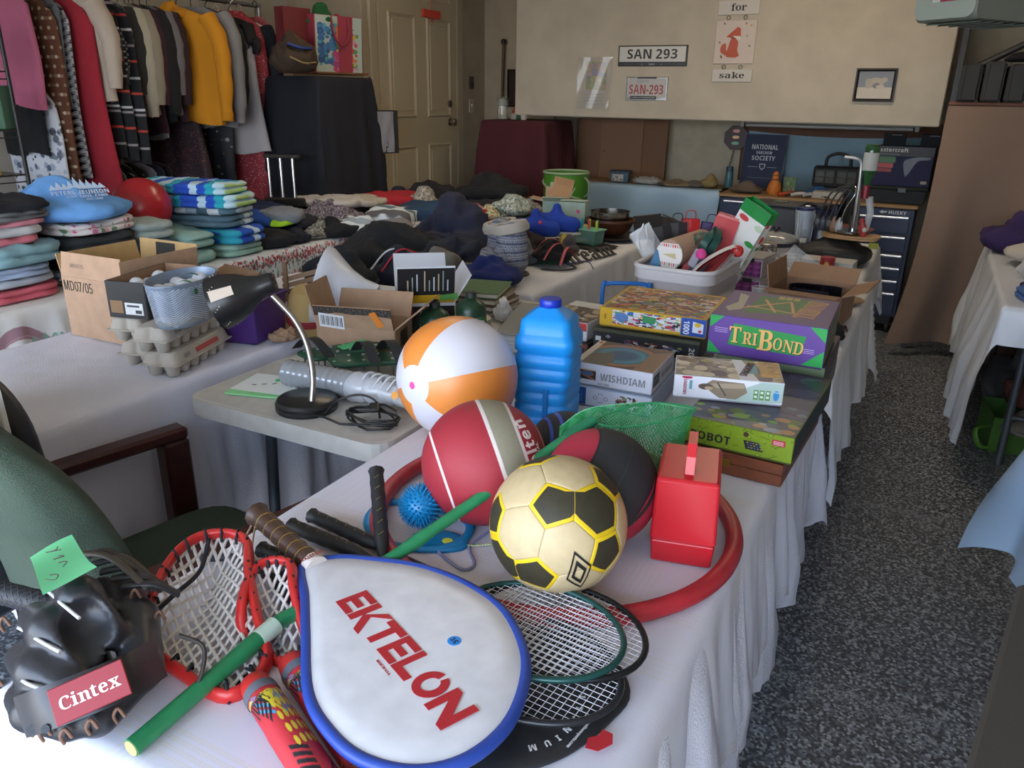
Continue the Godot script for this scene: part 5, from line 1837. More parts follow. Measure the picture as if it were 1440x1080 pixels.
func gift_bin() -> void:
	var t := T("storage_bin", "frosted clear plastic bin with a rolled rim, full of gift wrap", "bin", V(-0.765, 0.747, -2.94), -4)
	var fr := glass("d8d4d6", 0.55, 0.35)
	var rows := []
	for q in [[0.0, 0.0], [0.17, 0.02]]:
		var row := PackedVector3Array()
		for p in rrect(0.26 + q[1] * 2, 0.40 + q[1] * 2, 0.05, 5):
			row.append(V(p.x, q[0], p.y))
		rows.append(row)
	var st := begin()
	skin(st, rows, true)
	cap(st, rows[0], false)
	P(t, "bin_body", done(st), fr)
	var rim := []
	for p in rrect(0.305, 0.445, 0.06, 6):
		rim.append(V(p.x, 0.168, p.y))
	P(t, "rim", tube(rim, 0.009, 8, true), glass("dcd8da", 0.8, 0.4))
	P(t, "rim_skirt", ring_wall(rrect(0.31, 0.45, 0.06), 0.04, 0.012), glass("dcd8da", 0.7, 0.4), V(0, 0.125, 0))
	P(t, "wrap_filling", box(0.2, 0.08, 0.3, 0.02), mottled("wraps", ["8a3a48", "b8b0b4", "6a5a64", "c84a5a"], 0.02, 4, 0.7), V(0, 0.012, 0))  # block in mottled wrap colours that fills the bin
	var b := t.position
	# round gift tin with striped end, lying
	var im := img(256, 256, "e2dcd8")
	for k in 12:
		rc(im, k * 22, 40, 14, 24, ["c84a52", "d88a6a", "8ac0c8", "d0606a"][k % 4]); rc(im, k * 22, 196, 14, 24, ["c84a52", "8ac0c8", "8a6a5a", "d88a6a"][k % 4])
	poly(im, [Vector2(60, 130), Vector2(190, 110), Vector2(200, 160)], "c8b88a")
	var gt := T("gift_tube", "round patterned gift tube with a striped white end in the bin", "tube", b + V(-0.03, 0.20, 0.01))
	P(gt, "tube_wall", tube([V(-0.03, 0, 0.085), V(0.03, 0.012, -0.15)], 0.056, 30), mottled("tubewrap", ["a89078", "c4b098", "8a5a4a", "b8a088"], 0.1, 12, 0.7))
	var e := P(gt, "striped_end", ext(arc(0, 0, 0.056, 0.056, 0, 348.75, 31), 0.002), tex("tubeend", im, 0.6), V(-0.0305, 0, 0.087))
	e.basis = Basis(V(0.97, 0, 0.25), V(0.0, 1, -0.05), V(-0.25, 0.05, 0.97))
	# christmas gift bags standing tall
	var bg := T("gift_bag", "tall white gift bag with a green rim and spots", "gift bag", b + V(0.07, 0.055, -0.17), -20)
	P(bg, "bag_body", bag_mesh(0.125, 0.05, 0.34, 0.05), dots_tex("bagdots", "d8d8d4", ["2f8a3a", "b8c4a8", "c03a3a"]), O, V(0, 0, -26))
	P(bg, "green_rim", bag_mesh(0.127, 0.052, 0.05, 0.052), m("12823a", 0.5), V(0.135, 0.278, 0), V(0, 0, -26))
	var rg := T("gift_bag", "red and pink gift bag leaning on the green rimmed bag", "gift bag", b + V(0.03, 0.06, -0.12), 10)
	P(rg, "bag_body", bag_mesh(0.09, 0.06, 0.27, 0.06), m("b8383c", 0.55), O, V(0, 0, -14))
	P(rg, "pink_lining", bag_mesh(0.082, 0.05, 0.06, 0.05), m("d07a78", 0.6), V(0.052, 0.212, 0.0), V(0, 0, -14))
	for q in [["black gift bag standing at the left in the plastic bin", "1a1a1e", -0.115, -0.10, 0.24, 10, 8], ["second black gift bag with a glossy fold in the plastic bin", "232327", -0.085, -0.13, 0.25, 4, 5], ["bright red gift bag beside the black ones in the bin", "b02024", -0.06, -0.16, 0.26, 0, 2], ["purple velvet gift bag with a ribbon in the plastic bin", "3a2f5c", -0.015, -0.17, 0.25, -8, -3]]:
		var k := T("gift_bag", q[0], "gift bag", b + V(q[2], 0.04, q[3]), 25)
		P(k, "bag_body", bag_mesh(0.07, 0.03, q[4], 0.03), m(q[1], 0.35), O, V(0, 0, q[5]))
		P(k, "bag_handle", tube(spline([V(-0.02, q[4], 0), V(-0.015, q[4] + 0.03, 0), V(0.015, q[4] + 0.03, 0), V(0.02, q[4], 0)], 4), 0.002, 5), m(q[1], 0.6), O, V(0, 0, q[5]))
	var bow := T("ribbon_bow", "wide loop of dark green ribbon behind the white paper bow", "ribbon", b + V(0.055, 0.235, -0.04))
	var gl := m("1f4a42", 0.45)
	for k in 4:
		var a := k * 0.8
		P(bow, "ribbon_loop", ribbon_loop(0.055, 0.035, 0.03), gl, V(0.012 * k - 0.02, 0.005 * k, 0.01 * k), V(10 * k, 40 * k, 20 * k))
	var wb := T("paper_bow", "large white and red folded paper bow at the front of the bin", "bow", b + V(0.11, 0.185, 0.11))
	P(wb, "white_fold", ribbon_loop(0.10, 0.028, 0.055), m("d8d4d4", 0.6), O, V(0, 20, 42))
	P(wb, "red_fold", ribbon_loop(0.075, 0.016, 0.054), m("a82a30", 0.6), V(0.0, 0.004, 0.0), V(0, 20, 42))
	P(wb, "red_dot", sphere(0.022, 16, 10), m("c0302e", 0.5), V(0.075, 0.05, -0.03))
	var pk := T("gift_packet", "small packet with a pink pompom in front of the bin's tube", "packet", b + V(0.025, 0.165, 0.10))
	P(pk, "packet", box(0.03, 0.07, 0.012, 0.003), m("8a8a94", 0.6), O, V(0, 0, -24))
	P(pk, "pompom", sphere(0.02, 16, 10), m("d0408a", 0.7), V(0.034, 0.05, 0.0))
	for q in [["red gift card sleeve tucked upright in the bin", "b02a30", 0.0, 0.06], ["navy gift card sleeve tucked upright in the bin", "26304c", 0.03, 0.075], ["blue tissue packet at the front left of the bin", "2a6a94", -0.10, 0.10]]:
		var c := T("gift_card", q[0], "gift card", b + V(q[2], 0.12, q[3]), 15)
		P(c, "sleeve", box(0.055 if q[2] > -0.05 else 0.09, 0.085, 0.008, 0.002), m(q[1], 0.5), O, V(-12, 0, -22))
	var cp := T("clear_bag", "clear cellophane gift bag with white cord at the bin's left", "bag", b + V(-0.155, 0.155, -0.05), 20)
	P(cp, "film", bag_mesh(0.09, 0.02, 0.13, 0.06), glass("d8dade", 0.3, 0.1), O, V(0, 0, 35))
	P(cp, "cord", tube(spline([V(-0.06, 0.13, 0), V(-0.075, 0.08, 0.03), V(-0.06, 0.03, 0.03), V(-0.04, 0.06, 0.02), V(-0.05, 0.12, 0)], 5), 0.0024, 5), m("dfe2e4", 0.6))

func bag_mesh(w: float, d: float, h: float, dtop: float) -> ArrayMesh:
	var rows := []
	for q in [[0.0, 0.0], [0.5, 0.5], [1.0, 1.0]]:
		var dd := lerpf(d, dtop, q[0])
		var row := PackedVector3Array()
		for p in [V(w / 2, 0, -dd / 2), V(w / 2 - 0.004, 0, 0), V(w / 2, 0, dd / 2), V(0, 0, dd / 2 + 0.003), V(-w / 2, 0, dd / 2), V(-w / 2 + 0.004, 0, 0), V(-w / 2, 0, -dd / 2), V(0, 0, -dd / 2 - 0.003)]:
			row.append(p + V(0, h * q[0], 0))
		rows.append(row)
	var st := begin()
	skin(st, rows, true, null, [-1, -1])
	cap(st, rows[0], false)
	return done(st)

func ribbon_loop(rx: float, ry: float, w: float) -> ArrayMesh:
	return sheet(24, 3, func(u: float, v: float):
		var a := TAU * u
		var k := 1.0 - 0.35 * cos(a)
		return V(cos(a) * rx, sin(a) * ry * k, (v - 0.5) * w))

func dots_tex(k: String, bg: String, cols: Array, n := 40, r0 := 8.0, r1 := 16.0) -> StandardMaterial3D:
	return tex(k, scat(img(256, 256, bg), n, cols, r0, r1, 71), 0.7)

# cardboard carton with open flaps: angles of the flaps at front, back, left, right (90 = upright, 0 = flat out)
func carton(t: Node3D, w: float, d: float, h: float, mt: Material, fl: Array, inner: Material = null, fh := 0.5, th := 0.004) -> Array:
	var im: Material = inner if inner else mt
	P(t, "bottom", box(w, th, d, 0.0005), im)
	var out := []
	for q in [["front", V(0, 0, d / 2), 0.0, w], ["back", V(0, 0, -d / 2), 180.0, w], ["left", V(-w / 2, 0, 0), -90.0, d], ["right", V(w / 2, 0, 0), 90.0, d]]:
		var s := P(t, "side", box(q[3], h, th, 0.0005, {"back": im, "base": mt}), null, q[1], V(0, q[2], 0))
		if fl[out.size()] != null:
			var f := P(s, "flap", box(q[3] * 0.99, (w if q[3] == d else d) * fh, th, 0.0005, {"back": im, "base": mt}), null, V(0, h, 0), V(90 - fl[out.size()], 0, 0))
			out.append([s, f])
		else:
			out.append([s, null])
	return out

func build_kitchen_boxes() -> void:
	var kraft := mottled("kraft", ["8a6850", "967459", "7f5f48"], 0.02, 3, 0.85)
	var cb := T("cardboard_box", "open cardboard box of curved blades and cutters behind the purple game", "box", V(-0.32, 0.747, -2.97), -6)
	carton(cb, 0.25, 0.24, 0.115, kraft, [5, 36, 80, 20], null, 0.33)
	for k in 6:
		var a := []
		for i in 13:
			var q := deg_to_rad(-20 + i * 15)
			a.append(V(cos(q) * 0.05, 0.085 + 0.004 * k, sin(q) * 0.045))
		var ct := T("blade_ring", "dark curved cutter ring nested in the open cardboard box", "cutter", V(-0.345 + k * 0.017, 0.747, -2.96), 0, "nested cutter rings in the cardboard box")
		P(ct, "band", sheet(24, 2, func(u: float, v: float):
			var q := lerpf(-0.4, PI + 0.4, u)
			return V(cos(q) * 0.055, 0.04 + v * 0.075, -sin(q) * 0.055)), m("26242c", 0.35, 0.6), O, V(0, 70, 0))
	# purple facetted boxes
	var pim := img(256, 256, "5e2a56")
	for j in 3:
		for i in 3:
			var x := i * 85
			var y := j * 85
			poly(pim, [Vector2(x, y + 84), Vector2(x + 42, y + 40), Vector2(x + 84, y + 84)], "8a3f7c")
			poly(pim, [Vector2(x, y), Vector2(x + 42, y + 40), Vector2(x, y + 84)], "74346a")
			poly(pim, [Vector2(x, y), Vector2(x + 84, y), Vector2(x + 42, y + 40)], "9a4f8c")
	var pmt := tex("facet", pim, 0.35)
	for k in 2:
		var b := T("storage_tin", "purple facetted storage box, upper of the pair by the plastic bin" if k else "purple facetted storage box, lower of the pair by the plastic bin", "storage box", V(-0.578, 0.747 + k * 0.082, -3.235), -8)
		P(b, "box_body", box(0.105, 0.072, 0.16, 0.003, {"front": pmt, "right": m("9a9498", 0.3, 0.6)}), null, O)
		P(b, "silver_lid", box(0.11, 0.009, 0.165, 0.002), m("a8a4a6", 0.3, 0.7), V(0, 0.072, 0))
		P(b, "clasp", box(0.04, 0.016, 0.005, 0.001), m("2a262a", 0.4), V(0, 0.062, 0.083))
	var chrome := m("b0b0b2", 0.15, 1.0)
	for q in [[-0.66, -3.52, 0.05, 0.07, "two banded chrome canister behind the purple boxes"], [-0.60, -3.56, 0.045, 0.085, "shiny chrome canister to the right of the banded one"]]:
		var c := T("chrome_canister", q[4], "canister", V(q[0], 0.747, q[1]))
		P(c, "canister", cyl(q[2], q[3] + 0.06, 26), chrome)
		P(c, "band", lathe([Vector2(q[2] + 0.001, 0.04), Vector2(q[2] + 0.002, 0.045), Vector2(q[2] + 0.002, 0.055), Vector2(q[2] + 0.001, 0.06)], 26), m("3a3a3e", 0.4))
		P(c, "lid", lathe([Vector2(q[2] * 1.04, 0), Vector2(q[2] * 1.04, 0.012), Vector2(q[2] * 0.6, 0.02), Vector2(0, 0.022)], 26), chrome, V(0, q[3] + 0.06, 0))
	var cg := glass("e4e8ec", 0.22, 0.06)
	rng.seed = 77
	for q in [[-0.54, -3.42, 0.035, 0.11, "clear glass tumbler beside the chrome canister"], [-0.50, -3.33, 0.04, 0.09, "clear glass bowl in front of the tumbler"], [-0.52, -3.06, 0.03, 0.07, "clear plastic cup beside the purple boxes"], [-0.485, -3.52, 0.045, 0.12, "clear ribbed glass vase near the white box"]]:
		var g := T("glass_cup", q[4], "glass", V(q[0], 0.747, q[1]))
		P(g, "glass_wall", lathe([Vector2(0, 0.004), Vector2(q[2] * 0.7, 0.004), Vector2(q[2], q[3]), Vector2(q[2] * 1.04, q[3]), Vector2(q[2] * 0.78, 0), Vector2(0, 0)], 24), cg)
		P(g, "rim", tube(circle(q[2] * 1.02, q[3], 24), 0.0012, 5, true), glass("f4f6f8", 0.6, 0.05))
	var ac := T("acrylic_stand", "tilted clear acrylic stand leaning by the white box", "stand", V(-0.47, 0.747, -3.42), 20)
	P(ac, "panel", box(0.13, 0.16, 0.006, 0.001), glass("e0e6ea", 0.25, 0.05), V(-0.03, 0.02, 0), V(-20, 0, -38))
	P(ac, "foot", box(0.12, 0.006, 0.09, 0.001), glass("e0e6ea", 0.35, 0.05))
	P(ac, "edge", rod_mesh(V(-0.09, 0.15, -0.05), V(0.06, 0.03, 0.02), 0.003), m("d8dce0", 0.2))
	var wb := T("white_box", "white cardboard box with small print behind the red tin", "box", V(-0.345, 0.747, -3.66), -4)
	P(wb, "box_body", box(0.22, 0.095, 0.12, 0.002), mottled("whitecard", ["a8a6a2", "b4b2ae"], 0.02, 3, 0.7))
	for k in 3:
		P(wb, "print_line", box(0.045 - k * 0.01, 0.003, 0.0006, 0.0001), m("8a8884", 0.7), V(-0.06, 0.07 - k * 0.012, 0.0603))
	var rt := T("red_tin", "red round tin with a yellow badge in front of the white box", "tin", V(-0.338, 0.747, -3.545))
	P(rt, "tin", cyl(0.030, 0.125, 24), m("8a1f24", 0.4))
	P(rt, "tin_bottom_band", cyl(0.0305, 0.028, 24), m("7a3a5a", 0.4))
	P(rt, "badge", cyl(0.010, 0.002, 16), m("c8a02a", 0.5), V(0, 0.098, 0.0295), V(90, 0, 0))
	P(rt, "pale_print", ext(spl2([Vector2(0.018, -0.03), Vector2(0.02, 0.02), Vector2(0.008, 0.012), Vector2(-0.014, 0.0), Vector2(-0.008, -0.022), Vector2(0.004, -0.034)], 3), 0.001), m("c0907a", 0.5), V(0.002, 0.055, 0.0298))
	var hub := T("ornate_tray", "ornate silver tray and black patterned plates at the cloth's edge", "tray", V(-0.24, 0.747, -3.28))
	P(hub, "plate", lathe([Vector2(0, 0), Vector2(0.05, 0), Vector2(0.085, 0.012), Vector2(0.082, 0.014), Vector2(0.048, 0.003), Vector2(0, 0.003)], 30), m("7a5a3a", 0.4))
	P(hub, "blue_glaze", lathe([Vector2(0, 0.0035), Vector2(0.045, 0.0035), Vector2(0.046, 0.004), Vector2(0, 0.005)], 24), m("3a6a8a", 0.2))
	P(hub, "silver_boss", sphere(0.024, 16, 10), chrome, V(-0.055, 0.03, 0.04))
	for k in 6:
		P(hub, "black_scroll", tube(circle(0.014, 0.0, 12), 0.004, 6, true), m("1d1d20", 0.4), V(-0.055 + 0.04 * cos(k * 1.05), 0.028, 0.04 + 0.04 * sin(k * 1.05)), V(70, 0, 0))
	var mg := T("magnet_card", "small dark picture card flat on the cloth beside the cardboard box", "card", V(-0.20, 0.747, -2.86), 10)
	P(mg, "card", box(0.05, 0.006, 0.07, 0.001), dots_tex("mag", "3a3034", ["7a4a52", "5a3a42", "9a7a7a"]))
	var bs := T("black_bundle", "small black cloth bundle hanging out of the cardboard box", "cloth", V(-0.215, 0.747, -2.72), 20)
	P(bs, "cloth", lump(0.07, 0.06, 0.11, 33, 0.006, 24, 0, 0.3, 3), cl("17171a"))

func circle(r: float, y: float, n: int) -> Array:
	var o := []
	for i in n:
		o.append(V(cos(TAU * i / n) * r, y, sin(TAU * i / n) * r))
	return o

func rod_mesh(a: Vector3, b: Vector3, r: float) -> ArrayMesh:
	return tube([a, b], r, 8)

# ================================================================ the bare grey table: lamp, boxes, shoes
func build_desk() -> void:
	var ty := 0.743
	var black := m("1b1b1c", 0.32)
	var l := T("desk_lamp", "black gooseneck desk lamp with a brushed metal neck", "lamp", V(-1.31, ty, -1.388))
	P(l, "base", lathe([Vector2(0, 0), Vector2(0.076, 0), Vector2(0.078, 0.004), Vector2(0.078, 0.009), Vector2(0.075, 0.012), Vector2(0.078, 0.015), Vector2(0.078, 0.020), Vector2(0.075, 0.023), Vector2(0.074, 0.027), Vector2(0.07, 0.030), Vector2(0, 0.031)], 44), black)
	var nk := []
	for p in spline([V(-1.282, 0.770, -1.376), V(-1.288, 0.820, -1.393), V(-1.303, 0.870, -1.407), V(-1.326, 0.920, -1.416), V(-1.358, 0.965, -1.418), V(-1.393, 0.998, -1.414), V(-1.415, 1.018, -1.41)], 14):
		nk.append(p - l.position)
	var rad := []
	for i in nk.size():
		rad.append(0.0078 + 0.0007 * (i % 2))
	P(l, "gooseneck", tube(nk, rad, 10), m("98928a", 0.28, 0.9))
	var ax := V(-0.112, -0.052, 0.075).normalized()
	var sh := P(l, "shade", lathe([Vector2(0.0, -0.004), Vector2(0.022, -0.003), Vector2(0.025, 0.004), Vector2(0.027, 0.028), Vector2(0.036, 0.055), Vector2(0.052, 0.080), Vector2(0.064, 0.115), Vector2(0.069, 0.150), Vector2(0.067, 0.150), Vector2(0.05, 0.083), Vector2(0.03, 0.05)], 40), black)
	sh.basis = aimed(ax)
	sh.position = V(-1.415, 1.053, -1.416) - l.position
	for k in 6:
		P(sh, "vent_hole", cyl(0.0032, 0.0008, 10), m("8a8884", 0.5), V(cos(k * 1.047) * 0.014, -0.0048, sin(k * 1.047) * 0.014))
	for k in 8:
		for j in 3:
			var q := k * 0.785
			P(sh, "vent_dot", sphere(0.0016, 6, 4), m("c8c4bc", 0.5), V(cos(q + j * 0.07) * 0.0668, 0.128 + j * 0.007, sin(q + j * 0.07) * 0.0668))
	P(sh, "bulb", lathe([Vector2(0, 0.06), Vector2(0.012, 0.062), Vector2(0.014, 0.08), Vector2(0.026, 0.11), Vector2(0.018, 0.134), Vector2(0, 0.14)], 16), m("dcd8cc", 0.4))
	P(sh, "paper_sticker", sheet(6, 3, func(u: float, v: float):
		var q := lerpf(2.5, 2.9, v)
		var y := lerpf(0.085, 0.14, u)
		var r := lerpf(0.058, 0.0705, u)
		return V(cos(q) * r, y, sin(q) * r)), m("c8b8a8", 0.7))
	var cord := T("power_lead", "coiled black lamp cord with its plug beside the beach ball", "cord", V(0, ty + 0.004, 0))
	var cp := []
	for i in 60:
		var a := i * 0.42
		cp.append(V(-1.10 + cos(a) * (0.062 + 0.012 * sin(i * 0.9)), 0.004 + 0.002 * (i % 3) + 0.0004 * i, -1.385 + sin(a) * (0.042 + 0.010 * sin(i * 0.7))))
	P(cord, "cord_coil", tube([V(-1.25, 0.004, -1.35), V(-1.21, 0.012, -1.335), V(-1.16, 0.004, -1.335)] + cp, 0.0030, 6), black)
	P(cord, "cord_loop", tube(spline([V(-1.235, 0.0, -1.36), V(-1.22, 0.03, -1.40), V(-1.17, 0.045, -1.43), V(-1.12, 0.035, -1.43), V(-1.09, 0.01, -1.40)], 6), 0.0030, 6), black)
	P(cord, "plug", box(0.022, 0.012, 0.03, 0.003), black, V(-1.105, 0.03, -1.40), V(20, 40, 0))
	# papers
	for q in [["loose white sheet with a green strip under the price slip", "d8dcd8", -1.50, 0.0, -1.46, 12], ["light green paper pad beneath the white sheet", "86c888", -1.50, -0.001, -1.44, 16]]:
		var pp := T("paper_sheet", q[0], "paper", V(q[2], ty + (0.0062 if q[1] == "d8dcd8" else 0.0005), q[4]), q[5])
		P(pp, "paper", box(0.17, 0.005 if q[1] != "d8dcd8" else 0.0012, 0.13, 0.0003), m(q[1], 0.8))
		if q[1] == "d8dcd8":
			for k in 5:
				P(pp, "print_mark", box(0.014, 0.0004, 0.006, 0.0001), m("6a7a6a", 0.8), V(-0.04 + 0.024 * k, 0.0013, 0.02 - 0.012 * k), V(0, 30 * k, 0))
			P(pp, "green_note", box(0.05, 0.0008, 0.02, 0.0002), m("4fb87a", 0.8), V(0.02, 0.0015, -0.035), V(0, 20, 0))
	# roll of clear plastic
	var roll := T("plastic_roll", "roll of silvery clear plastic mesh lying behind the lamp base", "roll", V(0, ty, 0))
	var rp := []
	var rr := []
	for i in 40:
		var u := i / 39.0
		rp.append(V(lerpf(-1.46, -1.22, u), 0.04, -1.485 - 0.01 * u))
		rr.append(0.036 + 0.0012 * sin(i * 2.0))
	var rm := m("a2a6aa", 0.22, 0.35)
	P(roll, "roll_body", tube(rp, rr, 24), rm)
	var wr := []
	var wq := []
	for i in 24:
		var u := i / 23.0
		wr.append(V(lerpf(-1.225, -1.06, u), 0.042, -1.495 + 0.01 * sin(i)))
		wq.append(0.038 + 0.004 * sin(i * 1.9) + 0.003 * sin(i * 0.8) - 0.012 * u * u)
	P(roll, "clear_wrap", tube(wr, wq, 20), glass("d8dade", 0.55, 0.12))
	for k in 5:
		P(roll, "clear_cord", tube(spline([V(-1.20 + k * 0.022, 0.06, -1.46), V(-1.19 + k * 0.022, 0.085, -1.495), V(-1.18 + k * 0.02, 0.06, -1.53), V(-1.17 + k * 0.02, 0.02, -1.535)], 4), 0.003, 6), glass("e0e2e4", 0.7, 0.1))
	P(roll, "price_dot", cyl(0.010, 0.001, 16), m("e09a3a", 0.6), V(-1.085, 0.055, -1.458), V(70, 10, 0))
	# lawn aerator sandals
	for k in 2:
		var s := T("aerator_sandal", "green spiked lawn sandal with a paper slip, the left of two" if k == 0 else "green spiked lawn sandal with crossed black straps, the right of two", "sandal", V(-1.43 + k * 0.13, ty, -1.70 + k * 0.025), 62 - k * 22)
		var so := spl2([Vector2(-.14, -.03), Vector2(-.10, -.047), Vector2(0, -.04), Vector2(.09, -.05), Vector2(.145, -.02), Vector2(.14, .03), Vector2(.08, .05), Vector2(-.02, .042), Vector2(-.11, .046)], 4)
		var sole := P(s, "sole", flat_shape(so, 0.012, 0.0), m("1f4a34", 0.5), V(0, 0.045, 0))
		for i in 13:
			P(s, "spike", tube([V(-0.12 + (i % 7) * 0.04, 0.046, -0.025 + 0.05 * int(i / 7)), V(-0.12 + (i % 7) * 0.04, 0.0, -0.025 + 0.05 * int(i / 7))], [0.004, 0.0015], 6), m("8a8c8e", 0.3, 0.8))
			P(s, "bolt_head", cyl(0.005, 0.003, 10), m("b8bcb8", 0.3, 0.6), V(-0.12 + (i % 7) * 0.04, 0.057, -0.025 + 0.05 * int(i / 7)))
		for q in ([0.0, 1.0] if k else [-1.0]):
			P(s, "strap", sheet(14, 2, func(u: float, v: float): return V(-0.06 + q * 0.07 + (v - 0.5) * 0.03 + u * 0.05, 0.06 + 0.045 * sin(u * PI), lerpf(-0.06, 0.07, u))), m("1a1b1c", 0.7))
		if k == 0:
			P(s, "paper_slip", box(0.09, 0.001, 0.035, 0.0003), m("56b878", 0.8), V(0.02, 0.062, 0.0), V(3, 10, 2))
			P(s, "buckle", tube([V(0.07, 0.06, 0.05), V(0.07, 0.0, 0.055), V(0.10, 0.0, 0.055)], 0.003, 6), m("a89a6a", 0.3, 0.8))
	# cardboard box with a bar code, and the white open box
	var kraft := mottled("kraft2", ["9a7a60", "a5866b", "8e7058"], 0.02, 3, 0.85)
	var cb := T("cardboard_box", "small open cardboard box with a bar code label and orange sticker", "box", V(-1.475, ty, -1.845), 17)
	var cs := carton(cb, 0.245, 0.16, 0.095, kraft, [38, 62, 75, 40], null, 0.5)
	var ff: Node3D = cs[0][1]
	ff.rotation_degrees.x = 118
	var bf := P(cb, "front_flap", box(0.24, 0.075, 0.004, 0.0005, {"front": kraft}), kraft, V(0, 0.095, 0.081), V(20, 0, 0))
	ff.get_parent().remove_child(ff)
	ff.free()
	P(bf, "torn_print", ext([Vector2(-.12, .074), Vector2(.12, .074), Vector2(.12, .045), Vector2(.06, .052), Vector2(0, .05), Vector2(-.05, .055), Vector2(-.12, .04)], 0.0006), mottled("tornblk", ["2a2828", "2a2828", "a89078"], 0.05, 10, 0.7), V(0, 0, 0.0024))
	var lab := P(bf, "barcode_label", box(0.078, 0.05, 0.001, 0.0003), m("d8dade", 0.6), V(-0.072, -0.002, 0.0035), V(0, 0, -6))
	for k in 15:
		P(lab, "bar", box([0.0012, 0.0022, 0.003][k % 3], 0.034, 0.0004, 0.0001), m("2a2a30", 0.7), V(-0.033 + k * 0.0047, 0.009, 0.0007))
	P(bf, "orange_sticker", box(0.022, 0.055, 0.001, 0.0003), m("d87f2f", 0.6), V(0.085, 0.012, 0.0035), V(0, 0, 24))
	P(cb, "black_mark", box(0.002, 0.05, 0.07, 0.0003), m("2a2826", 0.7), V(0.1235, 0.03, 0.0))
	var wcard := m("cdd0d8", 0.6)
	var pc := T("white_box", "open white carton with black printed flap and a yellow band", "box", V(-1.49, ty, -2.19), -52)
	var blk := m("1c1b1c", 0.5)
	var ws := carton(pc, 0.24, 0.19, 0.105, wcard, [8, 58, 50, 74], null, 0.56)
	P(ws[3][0], "black_print", box(0.188, 0.093, 0.001, 0.0003), blk, V(0, 0.001, 0.0026))
	P(ws[3][1], "black_flap_print", box(0.186, 0.128, 0.001, 0.0003), blk, V(0, 0.001, 0.0026))
	P(ws[3][1], "yellow_band", box(0.186, 0.03, 0.001, 0.0003), m("c79a1c", 0.5), V(0, 0.001, 0.0034))
	for k in 9:
		P(ws[3][1], "knife_print", box(0.004, 0.04 + 0.011 * (k % 4), 0.0006, 0.0001), m(["b8a888", "8a9a9a", "c8ccd0"][k % 3], 0.4), V(-0.06 + k * 0.015 + (0.01 if k > 2 else 0.0), 0.046, 0.0032))
	P(ws[3][0], "red_badge", box(0.03, 0.035, 0.0006, 0.0002), m("b0222c", 0.5), V(-0.06, 0.052, 0.0034))
	txt(ws[3][0], "President's Choice", 0.009, m("d0d0d4", 0.6), V(0.025, 0.072, 0.0036), O, 0.09, false)
	P(ws[3][1], "green_slip", box(0.06, 0.022, 0.001, 0.0003), m("5a9a4a", 0.8), V(0.075, 0.012, 0.005), V(0, 0, 6))
	# white bell shade lying on its side
	var bl := T("bell_glass", "large white flared glass shade lying on its side", "shade", V(-1.765, ty + 0.142, -1.985))
	var bs := P(bl, "shade", lathe([Vector2(0.135, 0.0), Vector2(0.138, 0.003), Vector2(0.132, 0.02), Vector2(0.105, 0.055), Vector2(0.078, 0.095), Vector2(0.058, 0.14), Vector2(0.05, 0.19), Vector2(0.046, 0.19), Vector2(0.054, 0.14), Vector2(0.073, 0.095), Vector2(0.1, 0.055), Vector2(0.128, 0.018), Vector2(0.135, 0.0)], 44), m("d6dae4", 0.25))
	bs.basis = aimed(V(0.86, -0.22, -0.42))
	# propane bottles, tape, books, silver case
	for k in 2:
		var p := T("propane_bottle", ["tall dark green gas bottle with a white label by the silver case", "lower dark green gas bottle behind the beach ball"][k], "gas bottle", V(-1.205 - k * 0.085, ty, -2.03 + k * 0.075))
		var hh := 0.0 if k == 0 else -0.025
		P(p, "bottle", lathe([Vector2(0, 0), Vector2(0.046, 0), Vector2(0.048, 0.01), Vector2(0.048, 0.125 + hh), Vector2(0.042, 0.145 + hh), Vector2(0.022, 0.16 + hh), Vector2(0.014, 0.163 + hh), Vector2(0.014, 0.168 + hh)], 30), m("1c3a26", 0.35))
		P(p, "cap", lathe([Vector2(0, 0), Vector2(0.017, 0), Vector2(0.017, 0.016), Vector2(0.013, 0.02), Vector2(0, 0.02)], 18), m("2a2d2a", 0.5), V(0, 0.166 + hh, 0))
		P(p, "label", lathe([Vector2(0.0484, 0.04), Vector2(0.0486, 0.041), Vector2(0.0486, 0.108 + hh), Vector2(0.0484, 0.11 + hh)], 30), dots_tex("gaslabel", "2f6a34", ["d8dcd8", "1c3a26", "c8d0c8"], 24, 10.0, 30.0))
	for k in 2:
		S("tape_roll", ["white roll of tape, upper one behind the green gas bottles", "cream roll of tape, lower one behind the green gas bottles"][k], "tape", lathe([Vector2(0.028, 0), Vector2(0.046, 0), Vector2(0.047, 0.002), Vector2(0.047, 0.022), Vector2(0.046, 0.024), Vector2(0.028, 0.024), Vector2(0.028, 0)], 28), m(["bdb6a8", "a89f92"][k], 0.6), V(-1.275 + k * 0.006, ty + 0.027 * (1 - k), -2.19), O)
	for k in 4:
		var b := T("notebook", ["thin green covered book on top of the pile behind the tape", "tan book, second of the pile behind the tape", "brown book, third of the pile behind the tape", "grey book at the bottom of the pile behind the tape"][k], "book", V(-1.41 + 0.006 * k, ty + (3 - k) * 0.022, -2.47), 14 - 7 * k)
		P(b, "pages", box(0.155, 0.014, 0.205, 0.001), m("c8c0b0", 0.9), V(0, 0.003, 0))
		P(b, "cover", box(0.165, 0.003, 0.215, 0.001), m(["4a6a44", "7a6450", "5a463a", "8a867c"][k], 0.7), V(0, 0.0172, 0))
		P(b, "back_cover", box(0.165, 0.003, 0.215, 0.001), m(["4a6a44", "7a6450", "5a463a", "8a867c"][k], 0.7))
	var cw := T("white_ribbon", "crumpled white ribbon scrap between books and silver case", "ribbon", V(-1.27, ty, -2.36))
